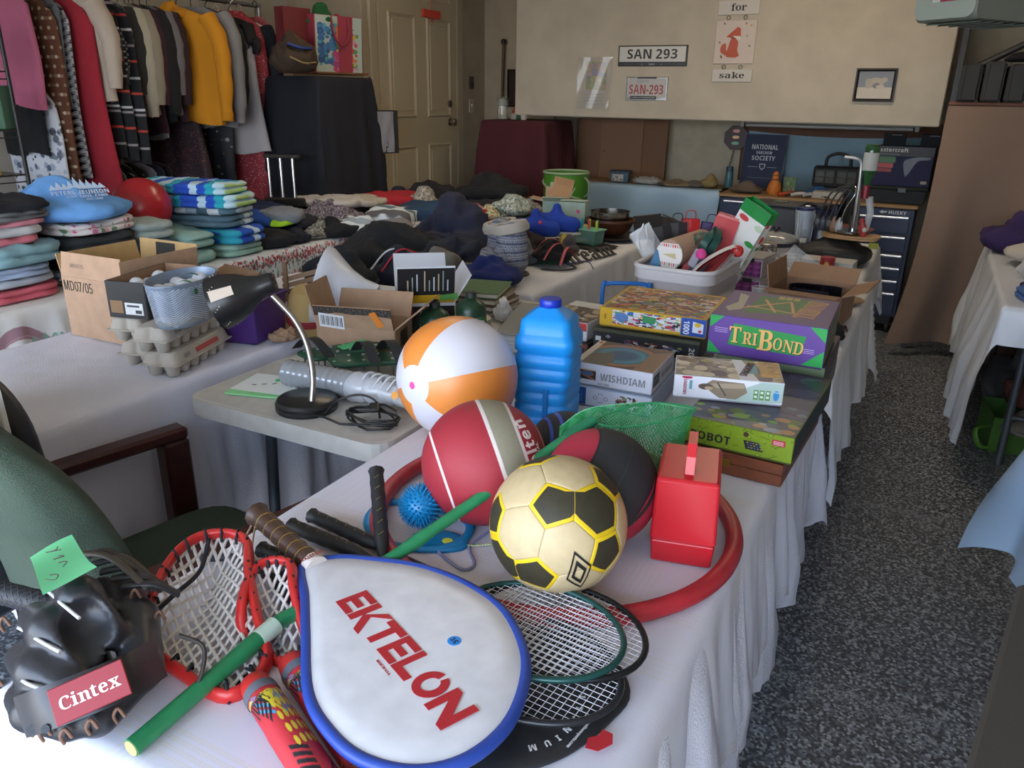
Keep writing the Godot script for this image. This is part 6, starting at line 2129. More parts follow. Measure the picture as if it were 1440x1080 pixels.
	P(cw, "ribbon", lump(0.06, 0.07, 0.05, 12, 0.016, 40, 0, 0.3, 2.2), m("d0ccc8", 0.8))
	var sc := T("metal_case", "flat silver metal case with ribbed edges behind the jug", "case", V(-1.075, ty, -2.245), 15)
	P(sc, "case_body", box(0.215, 0.058, 0.40, 0.004), m("9a9c9e", 0.35, 0.6))
	P(sc, "grey_lid_panel", box(0.20, 0.006, 0.385, 0.002), m("7e7d78", 0.6), V(0, 0.058, 0))
	for k in 4:
		P(sc, "rib", box(0.217, 0.004, 0.402, 0.001), m("b4b6b8", 0.3, 0.7), V(0, 0.008 + k * 0.013, 0))
	P(sc, "black_foot", box(0.20, 0.004, 0.38, 0.001), m("1a1a1c", 0.7), V(0, -0.0005, 0))
	var th := T("grey_tube", "pale grey plastic hose end beside the cardboard box", "hose")
	P(th, "hose", tube(spline([V(-1.31, ty + 0.02, -1.88), V(-1.28, ty + 0.07, -1.90), V(-1.22, ty + 0.09, -1.93), V(-1.15, ty + 0.02, -1.93)], 6), 0.011, 12), m("b4b2ae", 0.5))

# ================================================================ egg cartons, golf balls and boxes on the white table
func egg_carton(label: String, at: Vector3, turn: float, print_mat: Material) -> void:
	var t := T("egg_carton", label, "egg carton", at, turn, "grey egg cartons stacked on the white table")
	var pulp := mottled("pulp", ["b3aa9c", "beb5a7", "a9a092"], 0.06, 9, 0.95)
	# long axis along z; six pairs of cups below, lidded above
	for i in 6:
		for s in [-1, 1]:
			P(t, "egg_cup", lathe([Vector2(0, 0), Vector2(0.015, 0), Vector2(0.017, 0.002), Vector2(0.0238, 0.032), Vector2(0.024, 0.034)], 8, 1.0, 1.0), pulp, V(s * 0.0255, 0, -0.122 + i * 0.0488))
	P(t, "rim", box(0.116, 0.004, 0.304, 0.0015), pulp, V(0, 0.032, 0))
	var rows := []
	for q in [[0.0, 0.0, 0.0], [0.004, 0.0, 0.0], [0.028, 0.008, 0.007], [0.033, 0.014, 0.012]]:
		var row := PackedVector3Array()
		for i in 56:
			var p := fold_pt(i / 56.0, 0.108 - q[1] * 2, 0.296 - q[2] * 2, 12.0)
			# scalloped ends: a notch between the two rows of cups
			var notch: float = 0.012 * exp(-pow(p.x / 0.009, 2.0)) * (1.0 if absf(p.y) > 0.12 else 0.0)
			row.append(V(p.x, q[0], p.y - signf(p.y) * notch))
		rows.append(row)
	var st := begin()
	skin(st, rows, true, null, [1, 2, 3])
	cap(st, rows[-1], true, 4)
	var lid := P(t, "lid", done(st), pulp, V(0, 0.036, 0))
	P(lid, "side_print", box(0.0008, 0.014, 0.12, 0.0002), print_mat, V(0.0540, 0.008, -0.02), V(0, 0, 18))
	for s in [-1, 1]:
		P(lid, "tab", box(0.012, 0.003, 0.014, 0.001), pulp, V(0.054, 0.0, s * 0.09), V(0, 0, -30))
	for k in 3:
		P(lid, "print_line", box(0.0008, 0.002, 0.03, 0.0001), m("6a6a6e", 0.9), V(0.0530 - 0.0012 * k, 0.010 + 0.004 * k, 0.085), V(0, 0, 18))

func golf_balls(spots: Array, rr: float, grp: String, lab: String) -> void:
	var src: Node3D = null
	var i := 0
	for p in spots:
		if src == null:
			src = T("golf_ball", lab, "golf ball", p, 0, grp)
			P(src, "ball", sphere(rr, 20, 12), mottled("golf", ["d2d4d8", "dcdee2"], 0.2, 30, 0.3))
		else:
			copy(src, lab, p, V(0, 40 * i, 0))
		i += 1

func build_cartons() -> void:
	var ty := 0.749
	var red := m("b4524a", 0.8)
	var grey := m("8a8a8e", 0.9)
	var blue := m("7a98b4", 0.8)
	egg_carton("grey egg carton with a red printed band, lower right of the four", V(-1.848, ty, -1.487), 18, red)
	egg_carton("grey egg carton under the metal bucket, with a blue stamp and 12", V(-1.862, ty + 0.0705, -1.478), 18, blue)
	egg_carton("grey egg carton at lower left of the four, end facing out", V(-1.985, ty, -1.52), 18, grey)
	egg_carton("grey egg carton beneath the black shoe box, upper left of the four", V(-2.005, ty + 0.0705, -1.515), 18, grey)
	var top := ty + 0.141
	var tx := get_node("egg_carton_001")
	txt(tx, "12", 0.018, m("5a6068", 0.9), V(0.0535, 0.052, -0.085), V(0, 90, 0), 0.026, false)
	# black shoe box of golf balls
	var bb := T("shoe_box", "black shoe box full of golf balls with a white label", "box", V(-1.975, top, -1.51), 14)
	carton(bb, 0.125, 0.26, 0.105, m("262524", 0.55), [null, null, null, null], mottled("kraft", [], 0.0))
	var lb := P(bb, "size_label", box(0.058, 0.034, 0.001, 0.0002), m("d4d4d2", 0.7), V(0.022, 0.012, 0.1325))
	P(lb, "label_bars", box(0.02, 0.01, 0.0006, 0.0001), m("3a3a3c", 0.7), V(0.014, 0.004, 0.0005))
	P(lb, "label_print", box(0.04, 0.006, 0.0006, 0.0001), m("4a4a4c", 0.7), V(-0.002, 0.022, 0.0005))
	P(bb, "brown_label", box(0.04, 0.036, 0.001, 0.0002), m("8a6a4a", 0.7), V(-0.034, 0.014, 0.1325))
	var sp := []
	rng.seed = 5
	for j in 5:
		for i in 2:
			sp.append(bb.transform * V(-0.026 + i * 0.052, 0.052 + 0.012 * ((i + j) % 2) + 0.014, 0.10 - j * 0.05))
	P(bb, "ball_layer", box(0.115, 0.04, 0.25, 0.004), m("8a8884", 0.8), V(0, 0.004, 0))
	golf_balls(sp, 0.0213, "golf balls in the black shoe box", "white golf ball lying in the black shoe box")
	# galvanised oval bucket of golf balls
	var gb := T("metal_bucket", "oval galvanised bucket with a chevron pattern, full of golf balls", "bucket", V(-1.80, top, -1.46), 20)
	var gm := m("8a97a8", 0.45, 0.3)
	P(gb, "bucket_wall", lathe([Vector2(0, 0), Vector2(0.062, 0), Vector2(0.063, 0.003), Vector2(0.075, 0.118), Vector2(0.0775, 0.120), Vector2(0.0775, 0.124), Vector2(0.074, 0.124), Vector2(0.061, 0.006), Vector2(0, 0.006)], 48, 1.0, 1.75), gm)
	var st := begin()
	for k in 44:
		for r in 17:
			var a0 := TAU * k / 44
			var a1 := TAU * (k + 1) / 44
			var y0 := 0.006 + r * 0.0062 + (0.012 if k % 6 < 3 else 0.0) * 0
			var ph := k % 8
			var u0 := (float(ph) if ph < 4 else 8.0 - ph) * 0.006
			var u1 := (float(ph + 1) if ph + 1 <= 4 else 8.0 - ph - 1) * 0.006
			var ya := y0 + u0
			var yb := y0 + u1
			if maxf(ya, yb) > 0.114:
				continue
			var ra := lerpf(0.063, 0.075, ya / 0.118) + 0.0006
			var rb2 := lerpf(0.063, 0.075, yb / 0.118) + 0.0006
			tube_into(st, [V(cos(a0) * ra, ya, sin(a0) * ra * 1.75), V(cos(a1) * rb2, yb, sin(a1) * rb2 * 1.75)], 0.0017, 4)
	P(gb, "chevron_ribs", done(st), m("c4cedc", 0.35, 0.3))
	P(gb, "price_dot", cyl(0.009, 0.001, 14), m("1f6a48", 0.6), V(0.072, 0.098, 0.06), V(0, 0, -84))
	P(gb, "ball_bed", lathe([Vector2(0, 0), Vector2(0.066, 0), Vector2(0.068, 0.06), Vector2(0, 0.065)], 30, 1.0, 1.75), m("8a8c8e", 0.8), V(0, 0.01, 0))
	var s2 := []
	for j in 5:
		for i in 3:
			if (i == 1 or (j > 0 and j < 4)):
				s2.append(gb.transform * V(-0.045 + i * 0.045, 0.080 + 0.008 * ((i + j) % 2) + (0.006 if i == 1 else 0.0), -0.092 + j * 0.046))
	golf_balls(s2, 0.0213, "golf balls in the metal bucket", "white golf ball heaped in the galvanised bucket")
	for k in 2:
		var tg := T("price_tag", ["green price slip stuck among the bucket's golf balls, nearer one", "green price slip at the far end of the metal bucket"][k], "price tag", gb.transform * V(0.02 - 0.03 * k, 0.112, 0.02 - 0.09 * k), 30)
		P(tg, "slip", sheet(4, 2, func(u: float, v: float): return V(u * 0.04 - 0.02, 0.006 * sin(u * 3), v * 0.012)), m("2a7a58", 0.7))
	# tall cardboard box with standing flaps
	var kraft := mottled("kraft3", ["ae8d70", "b8967a", "a28366"], 0.02, 3, 0.85)
	var inner := mottled("kraft4", ["b3935f", "be9d6a"], 0.02, 3, 0.85)
	var mb := T("cardboard_box", "big brown cardboard box with raised flaps and black stencilled letters", "box", V(-2.255, ty, -1.64), 2)
	var cs := carton(mb, 0.27, 0.30, 0.195, kraft, [100, 84, 78, 88], inner, 0.25)
	txt(mb, "MD07/05", 0.03, m("2f2a26", 0.8), V(-0.062, 0.165, 0.1528), O, 0.13, false)
	P(cs[1][1], "black_tape", box(0.09, 0.045, 0.001, 0.0002), m("2a2825", 0.6), V(0.01, 0.022, -0.0026))
	P(mb, "inner_tray", box(0.255, 0.02, 0.285, 0.002), inner, V(0, 0.12, 0))
	txt(cs[0][1], "MD07/5", 0.012, m("8a7a6a", 0.8), V(-0.06, 0.035, 0.0028), O, 0.06, false)
	var b2 := T("cardboard_box", "brown cardboard box lid behind the metal bucket", "box", V(-2.20, ty, -1.93), -10)
	carton(b2, 0.22, 0.14, 0.11, mottled("kraft2", [], 0.0), [null, 40, null, 20], null, 0.35)
	# purple bin, straw hat, slatted crates, paper spools
	var pb := T("purple_bin", "small purple plastic bin behind the desk lamp's neck", "bin", V(-1.865, ty, -1.765), 12)
	P(pb, "bin_body", tapered(0.125, 0.17, 0.14, 0.19, 0.135, 0.006), m("4a2a72", 0.45))
	P(pb, "rim", box(0.15, 0.012, 0.20, 0.004), m("43256a", 0.45), V(0, 0.13, 0))
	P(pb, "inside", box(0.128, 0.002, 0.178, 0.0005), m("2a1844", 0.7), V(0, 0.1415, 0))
	P(pb, "handle_slot", box(0.03, 0.010, 0.002, 0.0005), m("1d1228", 0.7), V(0.03, 0.112, 0.0952))
	var hat := T("straw_hat", "straw hat with a red band beside the purple bin", "hat", V(-1.80, ty + 0.012, -1.945))
	var straw := mottled("straw", ["a58a55", "b79c68", "94794a"], 0.2, 12, 0.9)
	hat.rotation_degrees = V(8, 0, -10)
	P(hat, "crown", lathe([Vector2(0.07, 0.0), Vector2(0.068, 0.05), Vector2(0.06, 0.10), Vector2(0.045, 0.125), Vector2(0, 0.13)], 30), straw)
	P(hat, "brim", lathe([Vector2(0.066, 0.008), Vector2(0.10, 0.0), Vector2(0.125, 0.008), Vector2(0.125, 0.012), Vector2(0.10, 0.004), Vector2(0.066, 0.013)], 36), straw)
	P(hat, "red_band", lathe([Vector2(0.0705, 0.006), Vector2(0.072, 0.008), Vector2(0.0705, 0.034), Vector2(0.0695, 0.036)], 30), m("8a1f2a", 0.7))
	for k in 2:
		var cr := T("slatted_crate", ["tan slatted crate leaning left behind the straw hat", "tan slatted crate leaning right behind the white shade"][k], "crate", V(-1.99 + k * 0.13, ty, -2.20 + 0.03 * k), 20 - 40 * k)
		for i in 5:
			P(cr, "slat", box(0.26, 0.018, 0.006, 0.001), mottled("slat", ["8f745c", "9b8068"], 0.03, 4, 0.8), V(0, 0.01 + i * 0.024, -0.01), V(-8, 0, 16 - 32 * k))
		for s in [-1, 1]:
			P(cr, "post", box(0.016, 0.15, 0.012, 0.001), m("8a6f58", 0.8), V(s * 0.11, 0.0, 0.002))
	var dk := T("dark_cloth", "dark navy cloth bundle tucked behind the slatted crates", "cloth", V(-2.03, ty, -2.40))
	P(dk, "cloth", lump(0.30, 0.17, 0.2, 6, 0.02, 9, 0, 0.35, 2.6), cl("1c1f26"))
	var spn := T("paper_bundle", "small bundle of kraft paper beside the straw hat's brim", "paper", V(-1.755, ty, -1.775), 30)
	P(spn, "paper", lump(0.09, 0.035, 0.06, 8, 0.012, 40, 0, 0.3, 2.5), mottled("kraft2", [], 0.0))

# ================================================================ folded and heaped clothes
func fold(label: String, cat: String, mt: Material, at: Vector3, w: float, h: float, d: float, turn := 0.0, layers := 2, amp := 0.006, dome := 0.12, grp := "") -> Node3D:
	var n := cat.replace(" ", "_")
	var o := S("folded_" + n if layers > 0 else "heaped_" + n, label, cat, lump(w, h, d, used.size() * 7 + int(absf(at.z) * 90), amp * 1.35, 11.0 if layers > 0 else 9.0, layers, dome, 4.5 if layers > 0 else 2.6), mt, at, V(0, turn, 0), grp)
	return o

func stripes(k: String, cols: Array, vert := false, size := 128) -> StandardMaterial3D:
	var im := img(size, size, cols[0])
	var n := cols.size()
	for i in n:
		var a := size * i / n
		var b := size * (i + 1) / n
		if vert:
			rc(im, 0, a, size, b - a, cols[i])
		else:
			rc(im, a, 0, b - a, size, cols[i])
	var s := tex(k, im, 0.95)
	return s

func build_clothes() -> void:
	var y0 := 0.752
	var floral := dots_tex("pinkfloral", "d0c8c4", ["b8506a", "c8688a", "5a7a5a", "d890a0", "8a3a4a"], 60, 6, 18)
	# two piles at the left: label, colour, x, z, bottom, height, width along x, depth along z
	var A := [
		["coral red folded trousers at the bottom of the leftmost pile", "trousers", cl("c45c68"), 0.0, 0.055, 0.40, 0.33], ["light grey folded jersey near the bottom of the leftmost pile", "jersey", cl("a8adb6"), 0.055, 0.03, 0.40, 0.32],
		["pale blue denim folded in the leftmost pile", "jeans", cl("a2b0c6", 12, 1.0), 0.085, 0.05, 0.42, 0.31], ["dusty teal folded sweatshirt, thickest in the leftmost pile", "sweatshirt", cl("7fa3aa"), 0.135, 0.075, 0.44, 0.34],
		["salmon pink folded top above the teal sweatshirt", "blouse", cl("d67a86"), 0.205, 0.035, 0.40, 0.28], ["white lace folded top in the leftmost pile", "blouse", cl("c0c0c2", 14, 1.0), 0.238, 0.03, 0.40, 0.28],
		["mauve pink folded top beneath the grey knit", "blouse", cl("cc8492"), 0.266, 0.025, 0.38, 0.27], ["heather grey knit folded second from top at far left", "sweater", mottled("heather", ["66686a", "7a7c7e", "5a5c5e"], 0.3, 8, 0.95), 0.290, 0.04, 0.42, 0.32], ["black folded garment topping the leftmost pile", "blouse", cl("1d1e26"), 0.328, 0.035, 0.44, 0.36]]
	for q in A:
		fold(q[0], q[1], q[2], V(-3.10 + 0.012 * sin(q[3] * 60), y0 + q[3], -1.66 + 0.015 * sin(q[3] * 37)), q[5], q[4], q[6], 5 * sin(q[3] * 50), 1 if q[4] < 0.04 else 2, 0.008, 0.2)
	var B := [
		["pale lilac grey folded linen at the bottom of the second pile", "linen", cl("bcc1ce"), 0.0, 0.06, 0.42, 0.30], ["dark brown folded sweatshirt in the second pile", "sweatshirt", cl("3a2822"), 0.06, 0.075, 0.44, 0.31],
		["charcoal folded sweatshirt in the second pile", "sweatshirt", cl("2b2f31"), 0.132, 0.07, 0.44, 0.33], ["white top folded with a pink rose print", "blouse", floral, 0.2, 0.055, 0.42, 0.33]]
	for q in B:
		fold(q[0], q[1], q[2], V(-3.12, y0 + q[3], -2.02), q[5], q[4], q[6], 6 * sin(q[3] * 40), 2, 0.008, 0.2)
	var hd := fold("sky blue hooded sweatshirt with white pine tree camp print", "hoodie", cl("68a0de"), V(-3.10, y0 + 0.25, -2.0), 0.46, 0.16, 0.40, 24, 0, 0.011, 0.55)
	var wp := m("b4c8e0", 0.9)
	var pr := Node3D.new()
	pr.name = "camp_print"
	hd.add_child(pr)
	pr.position = V(0.105, 0.105, 0.055)
	pr.basis = Basis(Vector3.UP, deg_to_rad(48)) * Basis(Vector3.RIGHT, deg_to_rad(-52))
	for k in 9:
		var hh: float = [0.03, 0.045, 0.036, 0.05, 0.07, 0.055, 0.05, 0.04, 0.03][k]
		P(pr, "pine_print", ext([Vector2(-0.016, 0), Vector2(0.016, 0), Vector2(0, hh)], 0.0008), wp, V(-0.09 + k * 0.022, 0.012, 0.012))
	txt(pr, "PETERS REUNION", 0.022, wp, V(0, -0.008, 0.014), O, 0.21)
	txt(pr, "LIVE, LOVE, CAMP", 0.013, wp, V(0.02, -0.03, 0.014), O, 0.15)
	txt(pr, "EST. 1999", 0.010, wp, V(0.04, -0.048, 0.014), O, 0.06)
	# towels
	var grn := mottled("sagestripe", ["8c9a96", "a4b0ac", "7c8a88"], 0.5, 4, 0.95)
	var chk := stripes("checks", ["c2cace", "54707e", "54707e", "c2cace", "8fa0aa", "3f5a68", "c2cace", "54707e"])
	fold("sage ribbed towel folded on top of the checked cloths", "towel", grn, V(-3.10, y0 + 0.138, -2.30), 0.38, 0.08, 0.19, -8, 2, 0.004)
	for k in 3:
		fold(["white and teal checked towel, lowest of three", "white and teal checked towel, middle of three", "white and teal checked towel, uppermost of three"][k], "towel", chk, V(-3.10, y0 + k * 0.046, -2.29 + 0.006 * k), 0.38, 0.045, 0.18, -6 + 3 * k, 1, 0.004, 0.12)
	fold("soft aqua patterned towel, upper of two by the checked ones", "towel", mottled("aqua1", ["7aa39c", "8fb3aa", "6a958f"], 0.1, 6, 0.95), V(-3.08, y0 + 0.07, -2.48), 0.40, 0.085, 0.19, 0, 2, 0.006, 0.2)
	fold("soft aqua patterned towel, lower of two by the checked ones", "towel", mottled("aqua1", [], 0.0), V(-3.08, y0, -2.48), 0.40, 0.07, 0.19, 0, 1, 0.006, 0.2)
	fold("pale green towel at the bottom of the beach towel pile", "towel", mottled("aqua2", ["86b0a2", "9cc0b0", "7aa69a"], 0.1, 6, 0.95), V(-3.08, y0, -2.73), 0.42, 0.06, 0.27, 4, 2, 0.005)
	var beach := stripes("beach", ["a8c878", "2aa0b0", "b4d0dc", "2450b8", "b4d0dc", "2a9ab0", "2450b8", "2450b8", "b4d0dc", "2450b8", "2aa0b0", "b4d0dc"], false, 240)
	var blue := stripes("bluet", ["2352b4", "2352b4", "b8d0e4", "2352b4", "2450b8", "2a9ab0"], true)
	var slate := stripes("slate", ["5d7886", "8ea4b0", "c8d4dc", "6a8492", "4d6876", "4d6876"], true)
	var wst := stripes("beachgreen", ["a8c878", "b4d0dc", "a8c878", "98bc70", "2a9ab0", "a8c878"], true)
	fold("royal blue beach towel with a white stripe near the pile's bottom", "towel", blue, V(-3.07, y0 + 0.06, -2.72), 0.46, 0.075, 0.25, 8, 2, 0.004)
	fold("slate and white striped towel in the beach towel pile", "towel", slate, V(-3.14, y0 + 0.135, -2.70), 0.48, 0.06, 0.27, 14, 2, 0.005)
	fold("slate checked bath towel above the slate striped one", "towel", chk, V(-3.12, y0 + 0.195, -2.70), 0.46, 0.035, 0.25, 14, 1, 0.005)
	fold("blue and lime striped beach towel, second from the top", "towel", beach, V(-3.12, y0 + 0.228, -2.68), 0.52, 0.065, 0.27, 16, 2, 0.006)
	fold("blue and lime striped beach towel on the very top of the pile", "towel", beach, V(-3.14, y0 + 0.29, -2.67), 0.50, 0.055, 0.26, 12, 2, 0.006)
	S("play_ball", "shiny red rubber ball behind the sage towels", "ball", sphere(0.128), m("a81f28", 0.28), V(-3.16, y0 + 0.245, -2.40))
	P(get_node("play_ball"), "valve", cyl(0.006, 0.002, 10), m("7a161c", 0.5), V(0.09, 0.06, 0.067), V(-40, 0, -50))
	fold("white folded sheet the red ball rests on", "linen", cl("b8b8bc"), V(-3.22, y0, -2.36), 0.22, 0.13, 0.2, 0, 3, 0.005)
	# gloves, shirts, leggings and other small heaps on the rose cloth and the back table
	var H := [
		["bright blue folded jersey beyond the beach towels", "jersey", "1f4a9c", -3.20, -3.02, 0.0, 0.16, 0.36, 0.22, 20, 2], ["navy folded jeans behind the bright blue jersey", "jeans", "1a2850", -3.32, -3.25, 0.0, 0.16, 0.40, 0.3, 0, 2],
		["rolled grey marl scarf by the blue jersey", "scarf", "7e848e", -3.03, -3.14, 0.09, 0.075, 0.22, 0.17, 30, 1], ["black knit gloves heaped at the rose cloth's edge", "gloves", "1a1a1e", -2.98, -2.97, 0.0, 0.085, 0.24, 0.22, 0, 0],
		["navy gloves with a white tag at the rose cloth's edge", "gloves", "1c2130", -2.96, -3.13, 0.0, 0.065, 0.2, 0.16, 10, 0], ["black scarf rolled beneath the grey marl scarf", "scarf", "1e2128", -3.06, -3.24, 0.05, 0.06, 0.26, 0.2, 15, 1],
		["lime green sock tucked between the black scarves", "sock", "9ad02a", -2.98, -3.07, 0.085, 0.022, 0.07, 0.13, 20, 0], ["grey sequinned hat on the rose cloth", "hat", "6a6a62", -2.96, -3.28, 0.0, 0.085, 0.2, 0.2, 0, 0],
		["black felt hat at the far end of the rose cloth", "hat", "17171a", -2.90, -3.40, 0.0, 0.09, 0.26, 0.24, 0, 0], ["mauve floral blouse heaped before the navy drape", "blouse", "5c5264", -3.06, -3.58, 0.0, 0.15, 0.36, 0.36, 10, 0],
		["white folded shirt at the back before the navy drape", "shirt", "b8b4b0", -3.20, -3.72, 0.1, 0.06, 0.4, 0.26, 0, 1], ["cream folded shirt next to the bright red one", "shirt", "a8a092", -3.08, -3.88, 0.1, 0.05, 0.3, 0.22, 10, 1],
		["bright red folded top near the entry door", "blouse", "a01c28", -3.0, -4.06, 0.08, 0.085, 0.34, 0.28, 20, 1], ["pale striped blouse heaped in front of the mauve one", "blouse", "8f9aa2", -2.84, -3.52, 0.0, 0.09, 0.26, 0.22, 30, 0],
		["grey rolled sweatshirt beside the striped blouse", "sweatshirt", "57565a", -2.75, -3.74, 0.0, 0.13, 0.28, 0.3, 20, 1], ["light grey rolled leggings below the grey sweatshirt", "leggings", "77767a", -2.62, -3.56, 0.0, 0.08, 0.24, 0.2, 25, 1],
		["teal blue folded sweatshirt in the middle heap", "sweatshirt", "1f3a56", -2.66, -3.98, 0.0, 0.14, 0.36, 0.32, 30, 1], ["pink and white patterned top at the cloth's near edge", "blouse", "a09090", -2.50, -3.66, 0.0, 0.045, 0.24, 0.2, 0, 0],
		["tan camisole crumpled below the teal sweatshirt", "blouse", "8a705c", -2.46, -3.86, 0.0, 0.06, 0.22, 0.2, 40, 0], ["black jeans heaped in front of the entry door", "jeans", "17181d", -2.86, -4.36, 0.06, 0.13, 0.42, 0.4, 0, 0],
		["dark navy jeans heaped left of the black ones", "jeans", "191c2a", -3.06, -4.28, 0.0, 0.15, 0.3, 0.36, 10, 0], ["black cardigan piled highest by the maroon drape", "cardigan", "141417", -2.56, -4.56, 0.1, 0.15, 0.46, 0.3, 20, 0],
		["charcoal cardigan under the highest black one", "cardigan", "1f2128", -2.52, -4.46, 0.0, 0.13, 0.42, 0.36, 0, 0], ["cream and black leaf print blouse in the back heap", "blouse", "8a8072", -2.80, -4.14, 0.06, 0.09, 0.24, 0.2, 0, 0],
		["rust red patterned blouse in the back heap", "blouse", "7a3a3c", -2.58, -4.22, 0.04, 0.07, 0.3, 0.22, 0, 0], ["crimson top in front of the rust blouse", "blouse", "8f1a22", -2.42, -4.12, 0.0, 0.075, 0.24, 0.2, 30, 0],
		["yellow and white print top by the sage blouse", "blouse", "a89a6a", -2.36, -4.22, 0.02, 0.085, 0.18, 0.16, 0, 0], ["sage and white print blouse at the heap's right end", "blouse", "93a096", -2.28, -4.36, 0.05, 0.10, 0.22, 0.24, 0, 0],
		["green and black print blouse below the sage one", "blouse", "2a3a34", -2.28, -4.24, 0.0, 0.08, 0.2, 0.18, 0, 0], ["grey print scarf at the far right of the heap", "scarf", "6a6462", -2.24, -4.52, 0.0, 0.14, 0.16, 0.2, 0, 0],
		["black and white striped top in the heap's middle", "blouse", "4a4a4e", -2.42, -3.98, 0.0, 0.06, 0.22, 0.2, 20, 0]]
	for q in H:
		var mt: Material = cl(q[2])
		if q[0].contains("print") or q[0].contains("floral") or q[0].contains("pattern") or q[0].contains("sequin"):
			var c := Color(q[2])
			mt = mottled("p" + q[2], [c.darkened(0.5).to_html(false), c.lightened(0.25).to_html(false), c.to_html(false), c.lightened(0.5).to_html(false), c.darkened(0.3).to_html(false)], 0.12, 9, 0.95, FastNoiseLite.TYPE_CELLULAR, 128)
		elif q[0].contains("striped"):
			mt = stripes("s" + q[2], ["c4ccd0", q[2], "c4ccd0", "5a707a", "c4ccd0", q[2]], true, 60)
		fold(q[0], q[1], mt, V(q[3], y0 + q[5], q[4]), q[7], q[6], q[8], q[9], q[10], 0.008 if q[10] > 0 else 0.020, 0.2 if q[10] > 0 else 0.45)

# ================================================================ clothes hanging on the rails
func garment(label: String, cat: String, mt: Material, z: float, hem: float, w := 0.40, t := 0.05, sl := 0.0, x := -3.93, turn := 0.0, flare := 0.0, top := 1.92, hook := "2a2a2c", slm: Material = null) -> Node3D:
	var n := cat.replace(" ", "_")
	if x > -4.0:
		z = -3.0 + (z + 3.0) * 0.86
		x -= 0.04
	var o := T("hanging_" + n, label, cat, V(x, hem, z), turn)
	var h := top - hem
	var rows := []
	var sd := z * 13.0
	for j in 15:
		var f := j / 14.0
		var y := h * f
		var ww := w * (1.0 + flare * (1 - f))
		var tt := t
		if f > 0.86:
			var g := (f - 0.86) / 0.14
			ww = w * lerpf(1.0, 0.32, g * g)
			tt = t * lerpf(1.0, 0.55, g)
		var row := PackedVector3Array()
		for i in 40:
			var p := fold_pt(i / 40.0, ww, tt, 2.6)
			var rip := (1.0 - f) * 0.28 + 0.05
			var k := 1.0 + rip * sin(p.x / ww * 26 + sd + sin(f * 4 + sd)) * signf(p.y + 0.0001)
			row.append(V(p.x + 0.008 * sin(f * 5 + sd), y + (0.012 * sin(p.x * 20 + sd) if j == 0 else 0.0), p.y * k + 0.006 * sin(f * 6 + sd + p.x * 5)))
		rows.append(row)
	var st := begin()
	skin(st, rows, true)
	cap(st, rows[-1], true, 0)
	P(o, "garment_body", done(st), mt)
	if sl > 0.0:
		for s in [-1, 1]:
			var sp := spline([V(s * w * 0.40, h * 0.97 - 0.03, 0), V(s * (w * 0.5 + 0.015), h - 0.16, 0.008), V(s * (w * 0.5 + 0.03), h - sl * 0.6, 0.014), V(s * (w * 0.5 + 0.02), h - sl, 0.012)], 5)
			var rr := []
			for i in sp.size():
				rr.append(lerpf(0.055, 0.036, float(i) / sp.size()) + 0.003 * sin(i * 1.7 + sd) - (0.006 if i > sp.size() - 3 else 0.0))
			P(o, "sleeve", tube(sp, rr, 12, false, clampf(t / 0.075, 0.5, 0.95)), slm if slm else mt)
	if hook != "":
		P(o, "hanger_hook", tube(spline([V(0, h - 0.01, 0), V(0, h + 0.04, 0), V(0.02, h + 0.065, 0), V(0.0, h + 0.085, 0), V(-0.02, h + 0.07, 0)], 4), 0.0028, 6), m(hook, 0.4))
		P(o, "hanger_bar", tube([V(-w * 0.46, h * 0.97 - 0.05, 0), V(-0.01, h - 0.005, 0), V(0.01, h - 0.005, 0), V(w * 0.46, h * 0.97 - 0.05, 0)], 0.006, 6), m(hook, 0.4))
	return o

